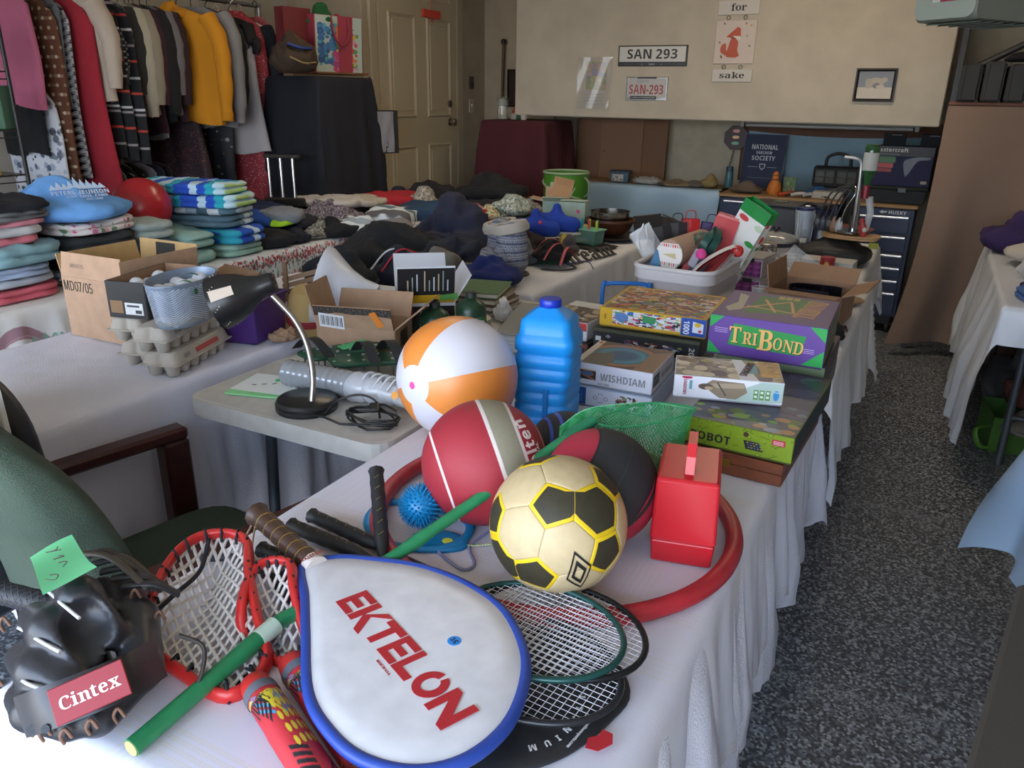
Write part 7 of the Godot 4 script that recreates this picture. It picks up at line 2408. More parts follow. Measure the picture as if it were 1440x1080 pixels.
func build_racks() -> void:
	var steel := m("8f8f90", 0.3, 0.9)
	var rk := T("clothes_rail", "long steel clothes rail along the left wall", "clothes rail", V(-3.97, 0, -3.1))
	P(rk, "rail", rod_mesh(V(0, 2.0, 0.98), V(0, 2.0, -0.98), 0.013), steel)
	for s in [-1, 1]:
		P(rk, "upright", rod_mesh(V(0, 0, s * 0.97), V(0, 2.0, s * 0.97), 0.013), steel)
		P(rk, "foot", rod_mesh(V(-0.22, 0.02, s * 0.97), V(0.22, 0.02, s * 0.97), 0.014), steel)
	var polka := img(128, 128, "5c3826")
	for k in 16:
		disc(polka, (k % 4) * 32 + (16 if int(k / 4) % 2 else 4) + 6, int(k / 4) * 32 + 16, 6.5, 6.5, "b8a890")
	var che := img(128, 128, "b0b0b4")
	for k in 4:
		for s in [0, 1]:
			poly(che, [Vector2(s * 64, k * 32 + (0 if s else 22)), Vector2(s * 64 + 64, k * 32 + (22 if s else 0)), Vector2(s * 64 + 64, k * 32 + (38 if s else 16)), Vector2(s * 64, k * 32 + (16 if s else 38))], "1c1a22")
	var strp := img(32, 256, "15161a")
	for q in [[20, "8a8486"], [48, "a83a2a"], [74, "8a8486"], [82, "b0b0b0"], [108, "a83a2a"], [132, "a8a8a8"], [158, "a83a2a"], [182, "8a7a80"], [206, "b8b8b8"], [228, "a82f30"], [246, "9a8a94"]]:
		rc(strp, 0, q[0], 32, 4, q[1])
	var dark := dots_tex("darkfloral", "23141c", ["6a2a34", "8a5a4a", "4a1f2c", "3a2440", "8a3a44"], 420, 2, 4)
	var redf := dots_tex("redfloral", "8a1c28", ["b88a8a", "a8505a", "c0a0a0"], 260, 2, 4)
	var wf := dots_tex("whiteflower", "c0c4cc", ["2c3344", "3a465c", "1c2230", "8a98ac"], 40, 8, 22)
	var nf := dots_tex("navyflower", "12151f", ["8a8c94", "5a5248", "1a2030"], 16, 6, 13)
	for s in [dark, redf, wf, nf]:
		tri(s, 4.0)
	var hs := img(64, 64, "1c1c1e")
	for i in 8:
		for j in 8:
			if (i + j) % 2:
				rc(hs, i * 8, j * 8, 7, 6, "98989a")
	garment("pink hooded top with a gathered neck, leftmost on the rail", "blouse", cl("b0607c"), -2.27, 1.41, 0.44, 0.075, 0.0, -3.90, 8)
	garment("long black trousers behind the pink top", "trousers", cl("15161a"), -2.33, 1.19, 0.34, 0.045)
	garment("white skirt with big blue grey flowers, at the left", "skirt", wf, -2.38, 0.98, 0.40, 0.05, 0.0, -3.93, 0, 0.15, 1.5, "")
	garment("long brown dress with cream polka dots", "dress", tri(tex("polka", polka, 0.95), 6.0), -2.43, 1.03, 0.42, 0.055, 0.0, -3.91, 4)
	garment("grey pleated skirt beside the polka dot dress", "skirt", cl("55585c"), -2.48, 1.40, 0.42, 0.04, 0.0, -3.92)
	garment("black and white chevron maxi skirt", "skirt", tri(tex("chevron", che, 0.95), 7.0), -2.53, 1.06, 0.42, 0.05)
	garment("long crimson evening dress flaring to the hem", "dress", cl("96202e"), -2.60, 0.98, 0.42, 0.07, 0.0, -3.88, 8, 0.25)
	var cg := garment("cream linen cardigan with dark buttons", "cardigan", cl("a89a8c"), -2.63, 1.43, 0.46, 0.085, 0.42, -3.86, 14)
	for k in 2:
		P(cg, "button", cyl(0.013, 0.004, 12), m("3a2a22", 0.5), V(0.05 + 0.09 * k, 0.17 + 0.18 * k, 0.05), V(90, 0, 0))
	for k in 3:
		var sm2 := tex("stripedknit", strp, 0.95)
		garment(["black knit dress with thin striped bands, nearest of three", "black knit dress with thin striped bands, middle of three", "black knit dress with thin striped bands, farthest of three"][k], "dress", sm2, -2.70 - k * 0.055, [1.17, 1.16, 1.14][k], 0.40, 0.05, 0.0, -3.87 + 0.03 * k, 10)
	garment("black and white houndstooth jacket on the rail", "jacket", tri(tex("hound", hs, 0.95), 9.0), -2.855, 1.40, 0.40, 0.045, 0.40, -3.90)
	garment("dark green print blouse behind the houndstooth jacket", "blouse", mottled("dkgreen", ["142a24", "1c1e20", "24423a"], 0.1, 9, 0.95), -2.83, 1.28, 0.34, 0.03)
	garment("short crimson dress beside the houndstooth jacket", "dress", cl("8a1d2c"), -2.90, 1.29, 0.42, 0.04)
	garment("charcoal green jacket with maroon lining", "jacket", cl("2a2b2a"), -2.95, 1.37, 0.42, 0.05, 0.45)
	garment("maroon skirt hanging below the charcoal jacket", "skirt", cl("3a1622"), -2.955, 1.27, 0.34, 0.04, 0.0, -3.93, 0, 0, 1.5, "")
	garment("ivory cardigan with a long straight sleeve", "cardigan", cl("a8a294"), -3.01, 1.35, 0.42, 0.05, 0.56)
	garment("beige tunic beside the ivory cardigan", "tunic", cl("8a8272"), -3.06, 1.36, 0.44, 0.04, 0.5)
	garment("maroon sweater next to the beige tunic", "sweater", cl("331622"), -3.11, 1.26, 0.42, 0.05, 0.5)
	garment("black blazer among the sweaters", "blazer", cl("141416"), -3.17, 1.32, 0.44, 0.05, 0.55)
	garment("grey marl cardigan among the sweaters", "cardigan", cl("68666a"), -3.22, 1.36, 0.44, 0.045, 0.45)
	garment("long grey shirt tail showing below the black blazer", "shirt", cl("7a787c"), -3.14, 1.24, 0.34, 0.03)
	garment("aubergine sweater left of the mustard hoodie", "sweater", cl("2c161e"), -3.27, 1.33, 0.42, 0.05, 0.5)
	var gh := garment("mustard yellow hoodie with long sleeves", "hoodie", cl("b87a10"), -3.37, 1.32, 0.48, 0.12, 0.56, -3.84, 22)
	P(gh, "hood", lump(0.22, 0.09, 0.13, 4, 0.01, 18, 0, 0.5, 2.4), cl("b87a10"), V(0, 0.54, 0.02))
	for s in [-1, 1]:
		P(gh, "cuff", tube([V(s * 0.262, 0.065, 0.012), V(s * 0.258, 0.015, 0.012)], [0.036, 0.033], 12), cl("b07408"))
	garment("long dark dress with a tiny red flower print", "dress", dark, -3.34, 0.93, 0.44, 0.09, 0.0, -3.98, 16, 0.2, 1.5)
	garment("pale pink blouse below the mustard hoodie", "blouse", cl("9a8288"), -3.47, 1.31, 0.40, 0.06, 0.5, -3.90, 10)
	garment("light grey hooded sweatshirt with long sleeves", "hoodie", cl("78787a"), -3.55, 1.29, 0.46, 0.075, 0.62, -3.86, 14, 0.0, 1.94)
	garment("charcoal cardigan right of the grey hoodie", "cardigan", cl("2c2b2b"), -3.63, 1.40, 0.42, 0.05, 0.5, -3.88, 8, 0, 1.94, "8f8a82")
	garment("black top on a black hanger near the rail's end", "blouse", cl("121214"), -3.69, 1.36, 0.40, 0.045, 0.5, -3.88, 6, 0, 1.92)
	garment("white sleeveless dress near the rail's end", "dress", cl("9c989a"), -3.76, 1.14, 0.42, 0.07, 0.0, -3.86, 14, 0.3, 1.88, "b8b4ac")
	garment("navy trousers with pale flowers hanging low", "trousers", nf, -3.62, 0.90, 0.40, 0.06, 0.0, -3.95, 14, 0, 1.4, "")
	garment("long red dress with tiny white flowers", "dress", redf, -3.87, 0.85, 0.40, 0.09, 0.0, -3.84, 26, 0.12, 1.94, "c8c4bc")
	garment("black lace top hanging over the red flowered dress", "blouse", cl("181416"), -3.80, 1.55, 0.30, 0.04, 0.2, -3.80, 10, 0, 1.9)
	garment("dark navy jacket hanging at the rail's right end", "jacket", cl("191c22"), -3.97, 1.2, 0.42, 0.06, 0.55, -3.86, 10, 0, 1.9, "b08a88")
	garment("pink and orange silk scarf behind the dark jacket", "scarf", mottled("silk", ["8a3a4a", "a85a4a", "7a2a44", "b06a6a"], 0.03, 4, 0.7), -4.03, 1.25, 0.28, 0.03, 0.0, -3.78, 0)
	# low rail with hangers behind the tables
	var lr := T("clothes_rail", "low chrome rail of small garments under the long rail", "clothes rail", V(-4.12, 0, -3.06))
	P(lr, "rail", rod_mesh(V(0, 1.17, 0.42), V(0, 1.17, -0.42), 0.011), m("a8a8a8", 0.2, 1.0))
	for s in [-1, 1]:
		P(lr, "upright", rod_mesh(V(0, 0, s * 0.4), V(0, 1.17, s * 0.4), 0.011), m("a8a8a8", 0.2, 1.0))
	var L := [["dark grey child's shirt", "3a3c44", "b07a3a"], ["pale blue child's shirt", "8a9cb0", "c07a30"], ["black child's trousers", "17181c", "8a8a8a"], ["grey striped child's top", "6a6e70", "8a8a8a"], ["black and green child's jersey", "1c241e", "b8b8b4"], ["black child's jumper", "141416", "c8c4bc"], ["lilac grey child's blouse", "7a7888", "b4b0c0"], ["navy child's shirt", "20243a", "b0acbc"], ["black print child's top", "26242a", "1c1c1e"], ["yellow badged child's vest", "2c2a2c", "3a3a3c"], ["dark child's jacket on an orange hanger", "1e2024", "b05a26"], ["grey child's top on a white hanger", "55565a", "c8c4be"]]
	for i in 12:
		garment(L[i][0] + " hanging on the low rail", "child clothes", cl(L[i][1]), -2.72 - i * 0.062, 0.72, 0.30, 0.03, 0.0, -4.10, 12, 0, 1.10, L[i][2])
	# wire shelf at the far left with odds and ends
	var ws := T("wire_shelf", "black wire shelving tower at the left edge", "shelf", V(-3.78, 0, -2.04))
	var bk := m("1b1b1d", 0.5)
	for x in [-0.17, 0.17]:
		for z in [-0.14, 0.18]:
			P(ws, "post", rod_mesh(V(x, 0, z), V(x, 1.95, z), 0.009), bk)
	for y in [0.75, 0.95, 1.13, 1.32, 1.56, 1.80]:
		var st := begin()
		for k in 9:
			tube_into(st, [V(-0.17, y, -0.14 + k * 0.04), V(0.17, y, -0.14 + k * 0.04)], 0.0024, 5)
		for x in [-0.17, 0.17]:
			tube_into(st, [V(x, y, -0.14), V(x, y, 0.18)], 0.004, 5)
			tube_into(st, [V(x, y - 0.03, -0.14), V(x, y - 0.03, 0.18)], 0.003, 5)
		P(ws, "wire_deck", done(st), bk)
	S("tape_roll", "grey roll of duct tape on the wire shelf", "tape", lathe([Vector2(0.03, 0), Vector2(0.055, 0), Vector2(0.055, 0.05), Vector2(0.03, 0.05), Vector2(0.03, 0)], 24), m("8a8a8c", 0.5), V(-3.63, 1.858, -2.09), V(0, 0, -80))
	for q in [["green box standing on the upper wire shelf", "4f7a30", -3.68, 1.564, -2.05, 0.08, 0.17, 0.07], ["cream packet beside the green box on the wire shelf", "b0aa98", -3.64, 1.564, -2.14, 0.05, 0.2, 0.04], ["dark green tin on the middle wire shelf", "1f4a30", -3.66, 1.324, -2.14, 0.09, 0.18, 0.07], ["yellow handled tool pack on the wire shelf", "b8901c", -3.63, 1.134, -2.06, 0.03, 0.09, 0.025]]:
		S("shelf_box", q[0], "packet", box(q[5], q[6], q[7], 0.004), mottled("sb" + q[1], [q[1], Color(q[1]).lightened(0.15).to_html(false)], 0.1, 10, 0.6), V(q[2], q[3], q[4]), V(0, 20, 0))
	var tl := T("hand_tool", "blue and grey pruning shears on the wire shelf", "tool", V(-3.65, 1.324, -2.02))
	P(tl, "handle", tube(spline([V(0, 0.02, 0), V(0.01, 0.1, 0.01), V(0.03, 0.18, 0)], 4), 0.012, 8), m("1f5aa0", 0.4))
	P(tl, "blade", tube([V(0, 0.02, 0), V(-0.02, 0.006, -0.06)], [0.012, 0.003], 8, false, 0.4), m("8a8c90", 0.3, 0.8))
	fold("white paper bag lying on the wire shelf", "bag", m("b8b4ac", 0.8), V(-3.70, 0.954, -2.0), 0.16, 0.05, 0.2, 0, 0, 0.012)

# ================================================================ the middle table: coats, slippers, bowls
func build_middle() -> void:
	var y0 := 0.7485
	fold("big black quilted coat heaped on the middle table's left", "coat", cl("15171a"), V(-2.10, y0, -2.90), 0.50, 0.20, 0.44, 25, 0, 0.022, 0.5)
	fold("large navy fleece coat heaped highest on the middle table", "coat", cl("1b2036"), V(-2.02, y0, -3.26), 0.50, 0.24, 0.44, 10, 0, 0.026, 0.45)
	fold("dark navy raincoat in front of the high fleece coat", "coat", cl("171c2b"), V(-1.84, y0, -2.96), 0.36, 0.15, 0.34, 30, 0, 0.022, 0.45)
	fold("black coat sleeve with maroon lining behind the boots", "coat", cl("1d1519"), V(-1.80, y0, -3.50), 0.24, 0.14, 0.26, 0, 0, 0.02, 0.4)
	var sj := fold("navy track jacket with red and white piping before the coats", "jacket", cl("1b2030"), V(-1.90, y0, -2.62), 0.24, 0.15, 0.2, 20, 0, 0.008, 0.5)
	for k in 2:
		P(sj, "piping", tube(spline([V(-0.10 + k * 0.05, 0.07, 0.09), V(-0.03 + k * 0.04, 0.148, 0.03), V(0.07, 0.125, -0.03), V(0.11, 0.06 + k * 0.02, -0.05)], 6), 0.004, 6), m(["c8ccd4", "b02430"][k], 0.7))
	fold("taupe grey crumpled jacket before the royal blue fleece", "jacket", cl("6c6860"), V(-1.76, y0, -2.74), 0.28, 0.13, 0.22, 15, 0, 0.022, 0.4)
	fold("royal blue fleece bunched at the middle table's near edge", "fleece", cl("15235c"), V(-1.57, y0, -2.80), 0.25, 0.135, 0.22, 10, 0, 0.014, 0.5)
	# knitted slipper boots
	var kn := img(256, 256, "4c5364")
	for r in 16:
		for k in 16:
			var x := k * 16.0
			var y := r * 16.0
			if r % 4 == 0:
				rc(kn, x, y, 16, 4, "b4b4b8"); rc(kn, x + 4, y + 8, 8, 5, "b4b4b8")
			elif r % 4 == 1:
				line(kn, Vector2(x, y), Vector2(x + 8, y + 14), 4, "b4b4b8"); line(kn, Vector2(x + 8, y + 14), Vector2(x + 16, y), 4, "b4b4b8")
			elif r % 4 == 2:
				rc(kn, x, y + 2, 9, 9, "a8a8b0")
	var km := tri(tex("knit", kn, 0.95), 9.0)
	for k in 2:
		var b := T("slipper_boot", ["grey and white knit slipper boot with fluffy cream cuff, nearer one", "knit slipper boot of the pair, lying behind with its cuff at left"][k], "slipper", V(-1.60 - k * 0.085, y0, -2.99 - k * 0.09), -25 + 15 * k, "knit slipper boots")
		b.scale = V(1.3, 1.25, 1.3)
		P(b, "boot", blob([[V(0, 0.045, 0.06), V(0, 0.05, -0.02), 0.045, 0.05], [V(0, 0.05, -0.03), V(-0.01, 0.13, -0.035), 0.05, 0.053]], 0.008, 0.03), km)
		P(b, "sole", flat_shape(spl2([Vector2(-.045, -.07), Vector2(.045, -.07), Vector2(.05, .03), Vector2(.03, .10), Vector2(-.03, .10), Vector2(-.05, .03)], 4), 0.012, 0.0), m("5a5a5e", 0.9))
		P(b, "fleece_cuff", lathe([Vector2(0.045, 0), Vector2(0.063, 0.004), Vector2(0.066, 0.02), Vector2(0.058, 0.038), Vector2(0.043, 0.036), Vector2(0.040, 0.01)], 22), cl("b4aca0", 30, 2.0), V(-0.012, 0.145 - 0.01 * k, -0.035), V(8, 0, 10))
	# fuzzy slippers, hats, caps
	var fz := cl("1d3fa0", 40, 2.0)
	for k in 2:
		var s := T("fuzzy_slipper", ["fuzzy bright blue slipper with a coral dot, in front", "fuzzy bright blue slipper standing behind the first"][k], "slipper", V(-1.80 + k * 0.075, y0 + 0.05 + k * 0.02, -3.72 - k * 0.10), 30 - 20 * k)
		P(s, "upper", blob([[V(-0.09, 0.045, 0), V(0.08, 0.04, 0.01), 0.05, 0.042], [V(-0.01, 0.06, 0), V(-0.01, 0.125, 0), 0.045, 0.022]], 0.008, 0.03), fz)
		P(s, "sole", flat_shape(spl2([Vector2(-.13, -.03), Vector2(0, -.045), Vector2(.12, -.03), Vector2(.12, .04), Vector2(0, .05), Vector2(-.13, .04)], 4), 0.012, 0.0), m("b8b4a8", 0.9), V(0, -0.008, 0))
		if k == 0:
			P(s, "coral_dot", sphere(0.010, 10, 6), m("c83a5a", 0.7), V(0.01, 0.078, 0.042))
	for q in [["yellow knit baby slipper under the blue ones", "b09a48", -1.66, 0.0, -3.76, 0.10, 0.07], ["pale yellow toy slipper with a red spot behind", "b8a04a", -1.62, 0.04, -3.94, 0.10, 0.07], ["grey wool slipper before the popsicle mould", "4f4c50", -1.57, 0.0, -3.62, 0.11, 0.09], ["second grey wool slipper by the green cap", "474448", -1.62, 0.0, -3.50, 0.10, 0.08], ["green and teal yarn hat left of the blue slippers", "2f5a44", -1.95, 0.0, -3.66, 0.22, 0.12], ["grey marl bobble hat beside the knit boot", "6a6e78", -1.66, 0.0, -3.28, 0.13, 0.10], ["dark green cap under the coral ribboned one", "173f2c", -1.55, 0.0, -3.36, 0.17, 0.07], ["dark grey beanie at the drape side of the yarn hat", "24252c", -2.05, 0.0, -3.92, 0.24, 0.1]]:
		fold(q[0], q[0].split(" ")[2] if false else ("hat" if q[0].contains("hat") or q[0].contains("cap") or q[0].contains("beanie") else "slipper"), cl(q[1], 26, 1.5), V(q[2], y0 + q[3], q[4]), q[5], q[6], q[5] * 0.8, 20, 0, 0.010, 0.5)
	var cp := T("cap", "black cap with coral ribbon trim and a strap", "cap", V(-1.515, y0, -3.30), 30)
	P(cp, "crown", lump(0.19, 0.10, 0.15, 4, 0.012, 14, 0, 0.5, 2.4), cl("161416"), V(0, 0.03, 0))
	for k in 3:
		P(cp, "coral_ribbon", sheet(10, 2, func(u: float, v: float): return V(-0.08 + u * 0.16, 0.075 + 0.06 * sin(u * PI) - 0.02 * k, 0.03 + 0.025 * k + (v - 0.5) * 0.014)), m("a84a4c", 0.8), O, V(0, 30 * k, 8))
	P(cp, "strap", tube(spline([V(0.06, 0.02, 0.06), V(0.10, 0.01, 0.09), V(0.04, 0.004, 0.12), V(-0.06, 0.004, 0.10)], 5), 0.007, 6, false, 0.4), m("17161a", 0.7))
	var dr := T("word_sign", "black wooden script sign reading dream, lying on the cloth", "sign", V(-1.425, y0 + 0.026, -3.52), 0)
	var dt := txt(dr, "dream", 0.085, m("121214", 0.5), O, O, 0.40, true, true)
	dt.basis = Basis(V(0.22, 0, -0.97) * dt.scale.x, V(-0.80, 0.56, -0.19), V(0.54, 0.82, 0.12) * 10.0)
	P(dr, "cord", tube(spline([V(-0.07, 0.0, 0.19), V(0.0, 0.0, 0.26), V(0.06, 0.0, 0.16), V(0.10, -0.03, 0.17)], 5), 0.0025, 5), m("2a3260", 0.7))
	# mint cartons and the kraft envelope
	var mint := mottled("mint", ["93a89c", "9db2a6"], 0.02, 3, 0.8)
	var mk := mottled("kraft2", [], 0.0)
	var m1 := T("mint_carton", "pale mint carton with kraft flaps open, the left of two", "box", V(-1.955, y0, -4.28), 20)
	carton(m1, 0.14, 0.13, 0.17, mint, [25, 70, 10, 60], mk, 0.55)
	P(m1, "pink_dot", cyl(0.011, 0.001, 14), m("c0407a", 0.6), V(0.035, 0.12, 0.0672), V(90, 0, 0))
	var m2 := T("mint_carton", "pale mint carton standing closed, the right of two", "box", V(-1.78, y0, -4.15), 12)
	P(m2, "carton_body", box(0.15, 0.19, 0.12, 0.002), mint)
	P(m2, "tuck_flap", box(0.145, 0.003, 0.115, 0.0005), mint, V(0, 0.192, 0.0), V(-3, 0, 0))
	P(m2, "pink_dot", cyl(0.011, 0.001, 14), m("c0407a", 0.6), V(0.035, 0.14, 0.0605), V(90, 0, 0))
	var ev := T("kraft_envelope", "kraft envelope standing up out of the open mint carton", "envelope", V(-1.93, y0 + 0.15, -4.27), 15)
	P(ev, "envelope", box(0.12, 0.15, 0.006, 0.001), m("a07c58", 0.85), O, V(-12, 0, -10))
	P(ev, "envelope_flap", ext([Vector2(-0.058, 0.148), Vector2(0.058, 0.148), Vector2(0.04, 0.11), Vector2(-0.04, 0.11)], 0.001), m("94714f", 0.85), V(0, 0, 0.004), V(-12, 0, -10))
	# bowls, pan, mould, tray
	var bw := T("terracotta_bowl", "wide brown terracotta bowl under the steel pan", "bowl", V(-1.56, y0 + 0.02, -4.16))
	P(bw, "bowl", lathe([Vector2(0, 0), Vector2(0.07, 0), Vector2(0.11, 0.03), Vector2(0.132, 0.075), Vector2(0.138, 0.078), Vector2(0.138, 0.09), Vector2(0.128, 0.09), Vector2(0.10, 0.03), Vector2(0, 0.012)], 40), mottled("terra", ["4a2a20", "56321f"], 0.03, 4, 0.45))
	var pn := T("steel_pan", "shallow stainless steel bowl sitting in the terracotta bowl", "bowl", V(-1.565, y0 + 0.085, -4.16))
	P(pn, "pan", lathe([Vector2(0, 0), Vector2(0.10, 0), Vector2(0.108, 0.01), Vector2(0.108, 0.062), Vector2(0.113, 0.065), Vector2(0.106, 0.066), Vector2(0.104, 0.01), Vector2(0, 0.004)], 40), m("8a8680", 0.25, 1.0))
	var dw := T("dark_dish", "dark wooden dish underneath the terracotta bowl", "dish", V(-1.53, y0, -4.15))
	P(dw, "dish", lathe([Vector2(0, 0), Vector2(0.12, 0), Vector2(0.16, 0.022), Vector2(0.155, 0.024), Vector2(0.11, 0.006), Vector2(0, 0.006)], 36), m("231a18", 0.5))
	for k in 3:
		var wd := T("dark_tin", ["black tin leaning right of the terracotta bowl", "brown black tray standing behind the black tin", "dark plate propped beside the gift bags"][k], "kitchenware", V(-1.36 + k * 0.05, y0, -4.26 - k * 0.03), 12)
		P(wd, "tray", box(0.16, 0.13 - 0.01 * k, 0.012, 0.003), m(["1b1a1a", "2a2420", "1f1c1c"][k], 0.45), O, V(-16 - 6 * k, 20, 6 - 14 * k))
		P(wd, "tray_rim", tube([V(-0.08, 0.125 - 0.01 * k, -0.035 - 0.012 * k), V(0.08, 0.125 - 0.01 * k, -0.035 - 0.012 * k)], 0.004, 6), m("2f2824", 0.5), O, V(0, 20, 6 - 14 * k))
	var pm := T("popsicle_mould", "green translucent ice lolly mould with coloured sticks", "mould", V(-1.565, y0 + 0.013, -3.86), -15)
	P(pm, "mould", tapered(0.13, 0.07, 0.15, 0.09, 0.075, 0.004), glass("5f8f80", 0.6, 0.3))
	P(pm, "lid", box(0.165, 0.006, 0.10, 0.002), m("5f9a82", 0.5), V(0, 0.075, 0))
	for k in 6:
		P(pm, "stick", box(0.012, 0.045, 0.008, 0.002), m(["2f8fa8", "2f8fa8", "a8b83a", "b83a4a", "3a9a7a", "b0b83a"][k], 0.5), V(-0.062 + k * 0.025, 0.081, 0.02 * (1 if k % 2 else -1)))
	var ty := T("baking_tray", "dark baking tray under the lolly mould", "tray", V(-1.53, y0, -3.84), -15)
	P(ty, "tray", tapered(0.20, 0.15, 0.22, 0.17, 0.012, 0.003), m("2b2523", 0.4))

# ================================================================ far kitchen table
func build_kitchen() -> void:
	var y0 := 0.7485
	var wh := m("a8a6a4", 0.4)
	var rc1 := T("rice_cooker", "white slow cooker with a glass lid and navy band", "cooker", V(-0.625, y0, -3.93))
	P(rc1, "cooker_body", lathe([Vector2(0, 0), Vector2(0.09, 0), Vector2(0.10, 0.008), Vector2(0.108, 0.09), Vector2(0.108, 0.095)], 36), wh)
	P(rc1, "navy_band", lathe([Vector2(0.108, 0.0), Vector2(0.113, 0.004), Vector2(0.113, 0.02), Vector2(0.105, 0.025)], 36), m("1b2236", 0.4), V(0, 0.092, 0))
	P(rc1, "glass_lid", lathe([Vector2(0.104, 0.0), Vector2(0.085, 0.022), Vector2(0.04, 0.035), Vector2(0, 0.038)], 36), glass("b8bcbc", 0.5, 0.1), V(0, 0.115, 0))
	P(rc1, "lid_knob", lathe([Vector2(0.008, 0), Vector2(0.008, 0.01), Vector2(0.018, 0.014), Vector2(0.016, 0.024), Vector2(0, 0.026)], 18), m("17181c", 0.4), V(0, 0.152, 0))
	var gb := T("cooler_box", "charcoal grey plastic cooler box behind the white cooker", "box", V(-0.70, y0, -4.40), -4)
	P(gb, "box_body", tapered(0.22, 0.16, 0.24, 0.18, 0.22, 0.012), m("34373b", 0.55))
	P(gb, "lid", box(0.25, 0.018, 0.19, 0.006), m("222426", 0.5), V(0, 0.22, 0))
	P(gb, "latch", box(0.07, 0.006, 0.03, 0.002), m("5a5a48", 0.5), V(0.01, 0.238, 0.0))
	for k in 2:
		var bl := T("blender", ["clear blender jug with a black base and navy lid", "clear tapered glass decanter next to the blender"][k], "blender" if k == 0 else "decanter", V(-0.545 + k * 0.105, y0, -4.24))
		P(bl, "glass_jug", lathe([Vector2(0, 0.004), Vector2(0.035, 0.0), Vector2(0.038, 0.04), Vector2(0.05 - 0.018 * k, 0.17), Vector2(0.048 - 0.018 * k, 0.17), Vector2(0.034, 0.04)], 22), glass("c0ccd8", 0.35, 0.05), V(0, 0.055 * (1 - k), 0))
		P(bl, "base", cyl(0.042, 0.055 if k == 0 else 0.01, 20), m("1c1d20", 0.4))
		P(bl, "lid", cyl(0.045 if k == 0 else 0.033, 0.014, 20), m("1b2450" if k == 0 else "5a5c60", 0.35), V(0, 0.225 - 0.06 * k, 0))
		for j in 3:
			P(bl, "facet_rib", tube([V(cos(j * 2.1) * 0.04, 0.06 - 0.04 * k, sin(j * 2.1) * 0.04), V(cos(j * 2.1) * (0.05 - 0.018 * k), 0.21 - 0.05 * k, sin(j * 2.1) * (0.05 - 0.018 * k))], 0.003, 5), glass("e8f0f4", 0.6, 0.05))
	var nb := T("navy_jar", "tall navy plastic canister behind the blender jug", "canister", V(-0.50, y0, -4.50))
	P(nb, "jar", cyl(0.055, 0.21, 24, 0.006), m("16204a", 0.35))
	P(nb, "lid", cyl(0.057, 0.02, 24), m("14151a", 0.4), V(0, 0.21, 0))
	var bag := T("soft_case", "black zipped soft case under the wooden board", "case", V(-0.37, y0, -4.14), -6)
	P(bag, "case_body", lump(0.34, 0.125, 0.26, 3, 0.006, 9, 0, 0.35, 3.2), m("17181a", 0.6))
	P(bag, "zip", tube(arc3(0.168, 0.128, 0.06), 0.004, 6), m("4a4a4a", 0.4, 0.6))
	var bd := T("wooden_board", "stack of pale wooden boards on the black case", "board", V(-0.315, y0 + 0.122, -4.12), -4)
	for k in 2:
		P(bd, "board", ext(spl2([Vector2(-.13, -.03), Vector2(-.07, -.06), Vector2(.10, -.06), Vector2(.13, 0), Vector2(.10, .06), Vector2(-.07, .06)], 4), 0.009), mottled("boards", ["a07a50", "b08a5c"], 0.03, 5, 0.6), V(0.01 * k, 0.009 + k * 0.010, 0), V(90, 8 * k, 0))
	var rd := T("red_dish", "dark red enamel dish under the utensil stand", "dish", V(-0.33, y0 + 0.142, -4.22))
	P(rd, "dish", lathe([Vector2(0, 0), Vector2(0.09, 0), Vector2(0.12, 0.014), Vector2(0.117, 0.016), Vector2(0.088, 0.004), Vector2(0, 0.004)], 32), m("5a1a1e", 0.35))
	var us := T("utensil_stand", "chrome utensil stand with a bent hanging hook", "stand", V(-0.315, y0 + 0.146, -4.12))
	var ch := m("a8aaac", 0.15, 1.0)
	P(us, "base", cyl(0.062, 0.016, 30, 0.004), ch)
	P(us, "column", tube([V(0.01, 0.012, -0.01), V(0.008, 0.2, -0.01)], 0.018, 14), ch)
	P(us, "hook", tube(spline([V(0.008, 0.2, -0.01), V(0.005, 0.27, -0.01), V(0.0, 0.325, -0.01), V(-0.02, 0.345, -0.005), V(-0.075, 0.352, 0.0)], 6), 0.007, 8), m("b8b8ba", 0.3, 0.6))
	for k in 5:
		var ut := T("kitchen_utensil", ["black curved ladle, outermost on the utensil stand", "black curved spatula, second on the utensil stand", "black slotted spoon, third on the utensil stand", "steel edged turner, fourth on the utensil stand", "chrome whisk handle, nearest the stand's column"][k], "utensil", V(-0.315, y0 + 0.146, -4.12))
		var x := -0.03 - 0.026 * (4 - k)
		P(ut, "curved_handle", tube(spline([V(x - 0.02, 0.015, 0.01 * k - 0.02), V(x - 0.005, 0.11, 0.01 * k - 0.02), V(x + 0.03, 0.19, 0.01 * k - 0.02), V(-0.012, 0.236 - 0.004 * k, -0.01)], 6), [0.011] + filled(17, 0.0085) + [0.006], 8, false, 0.5), m("18191c", 0.35) if k < 4 else ch)
		P(ut, "utensil_head", lump(0.034, 0.075, 0.02, k, 0.002, 20, 0, 0.2, 3), m(["1b1c22", "202234", "1a1a1c", "7a5a3a", "9a9a9c"][k], 0.4), V(x - 0.02, 0.0, 0.01 * k - 0.02))
	var wb := T("wine_bottle", "green wine bottle held upside down with white labels", "bottle", V(-0.275, y0 + 0.146, -4.14))
	var gl := glass("24502a", 0.82, 0.08)
	P(wb, "bottle", lathe([Vector2(0.014, 0.17), Vector2(0.0145, 0.235), Vector2(0.02, 0.26), Vector2(0.032, 0.285), Vector2(0.033, 0.40), Vector2(0.029, 0.412), Vector2(0, 0.405)], 26), gl)
	P(wb, "red_capsule", cyl(0.0158, 0.062, 18), m("7a1428", 0.4), V(0, 0.165, 0))
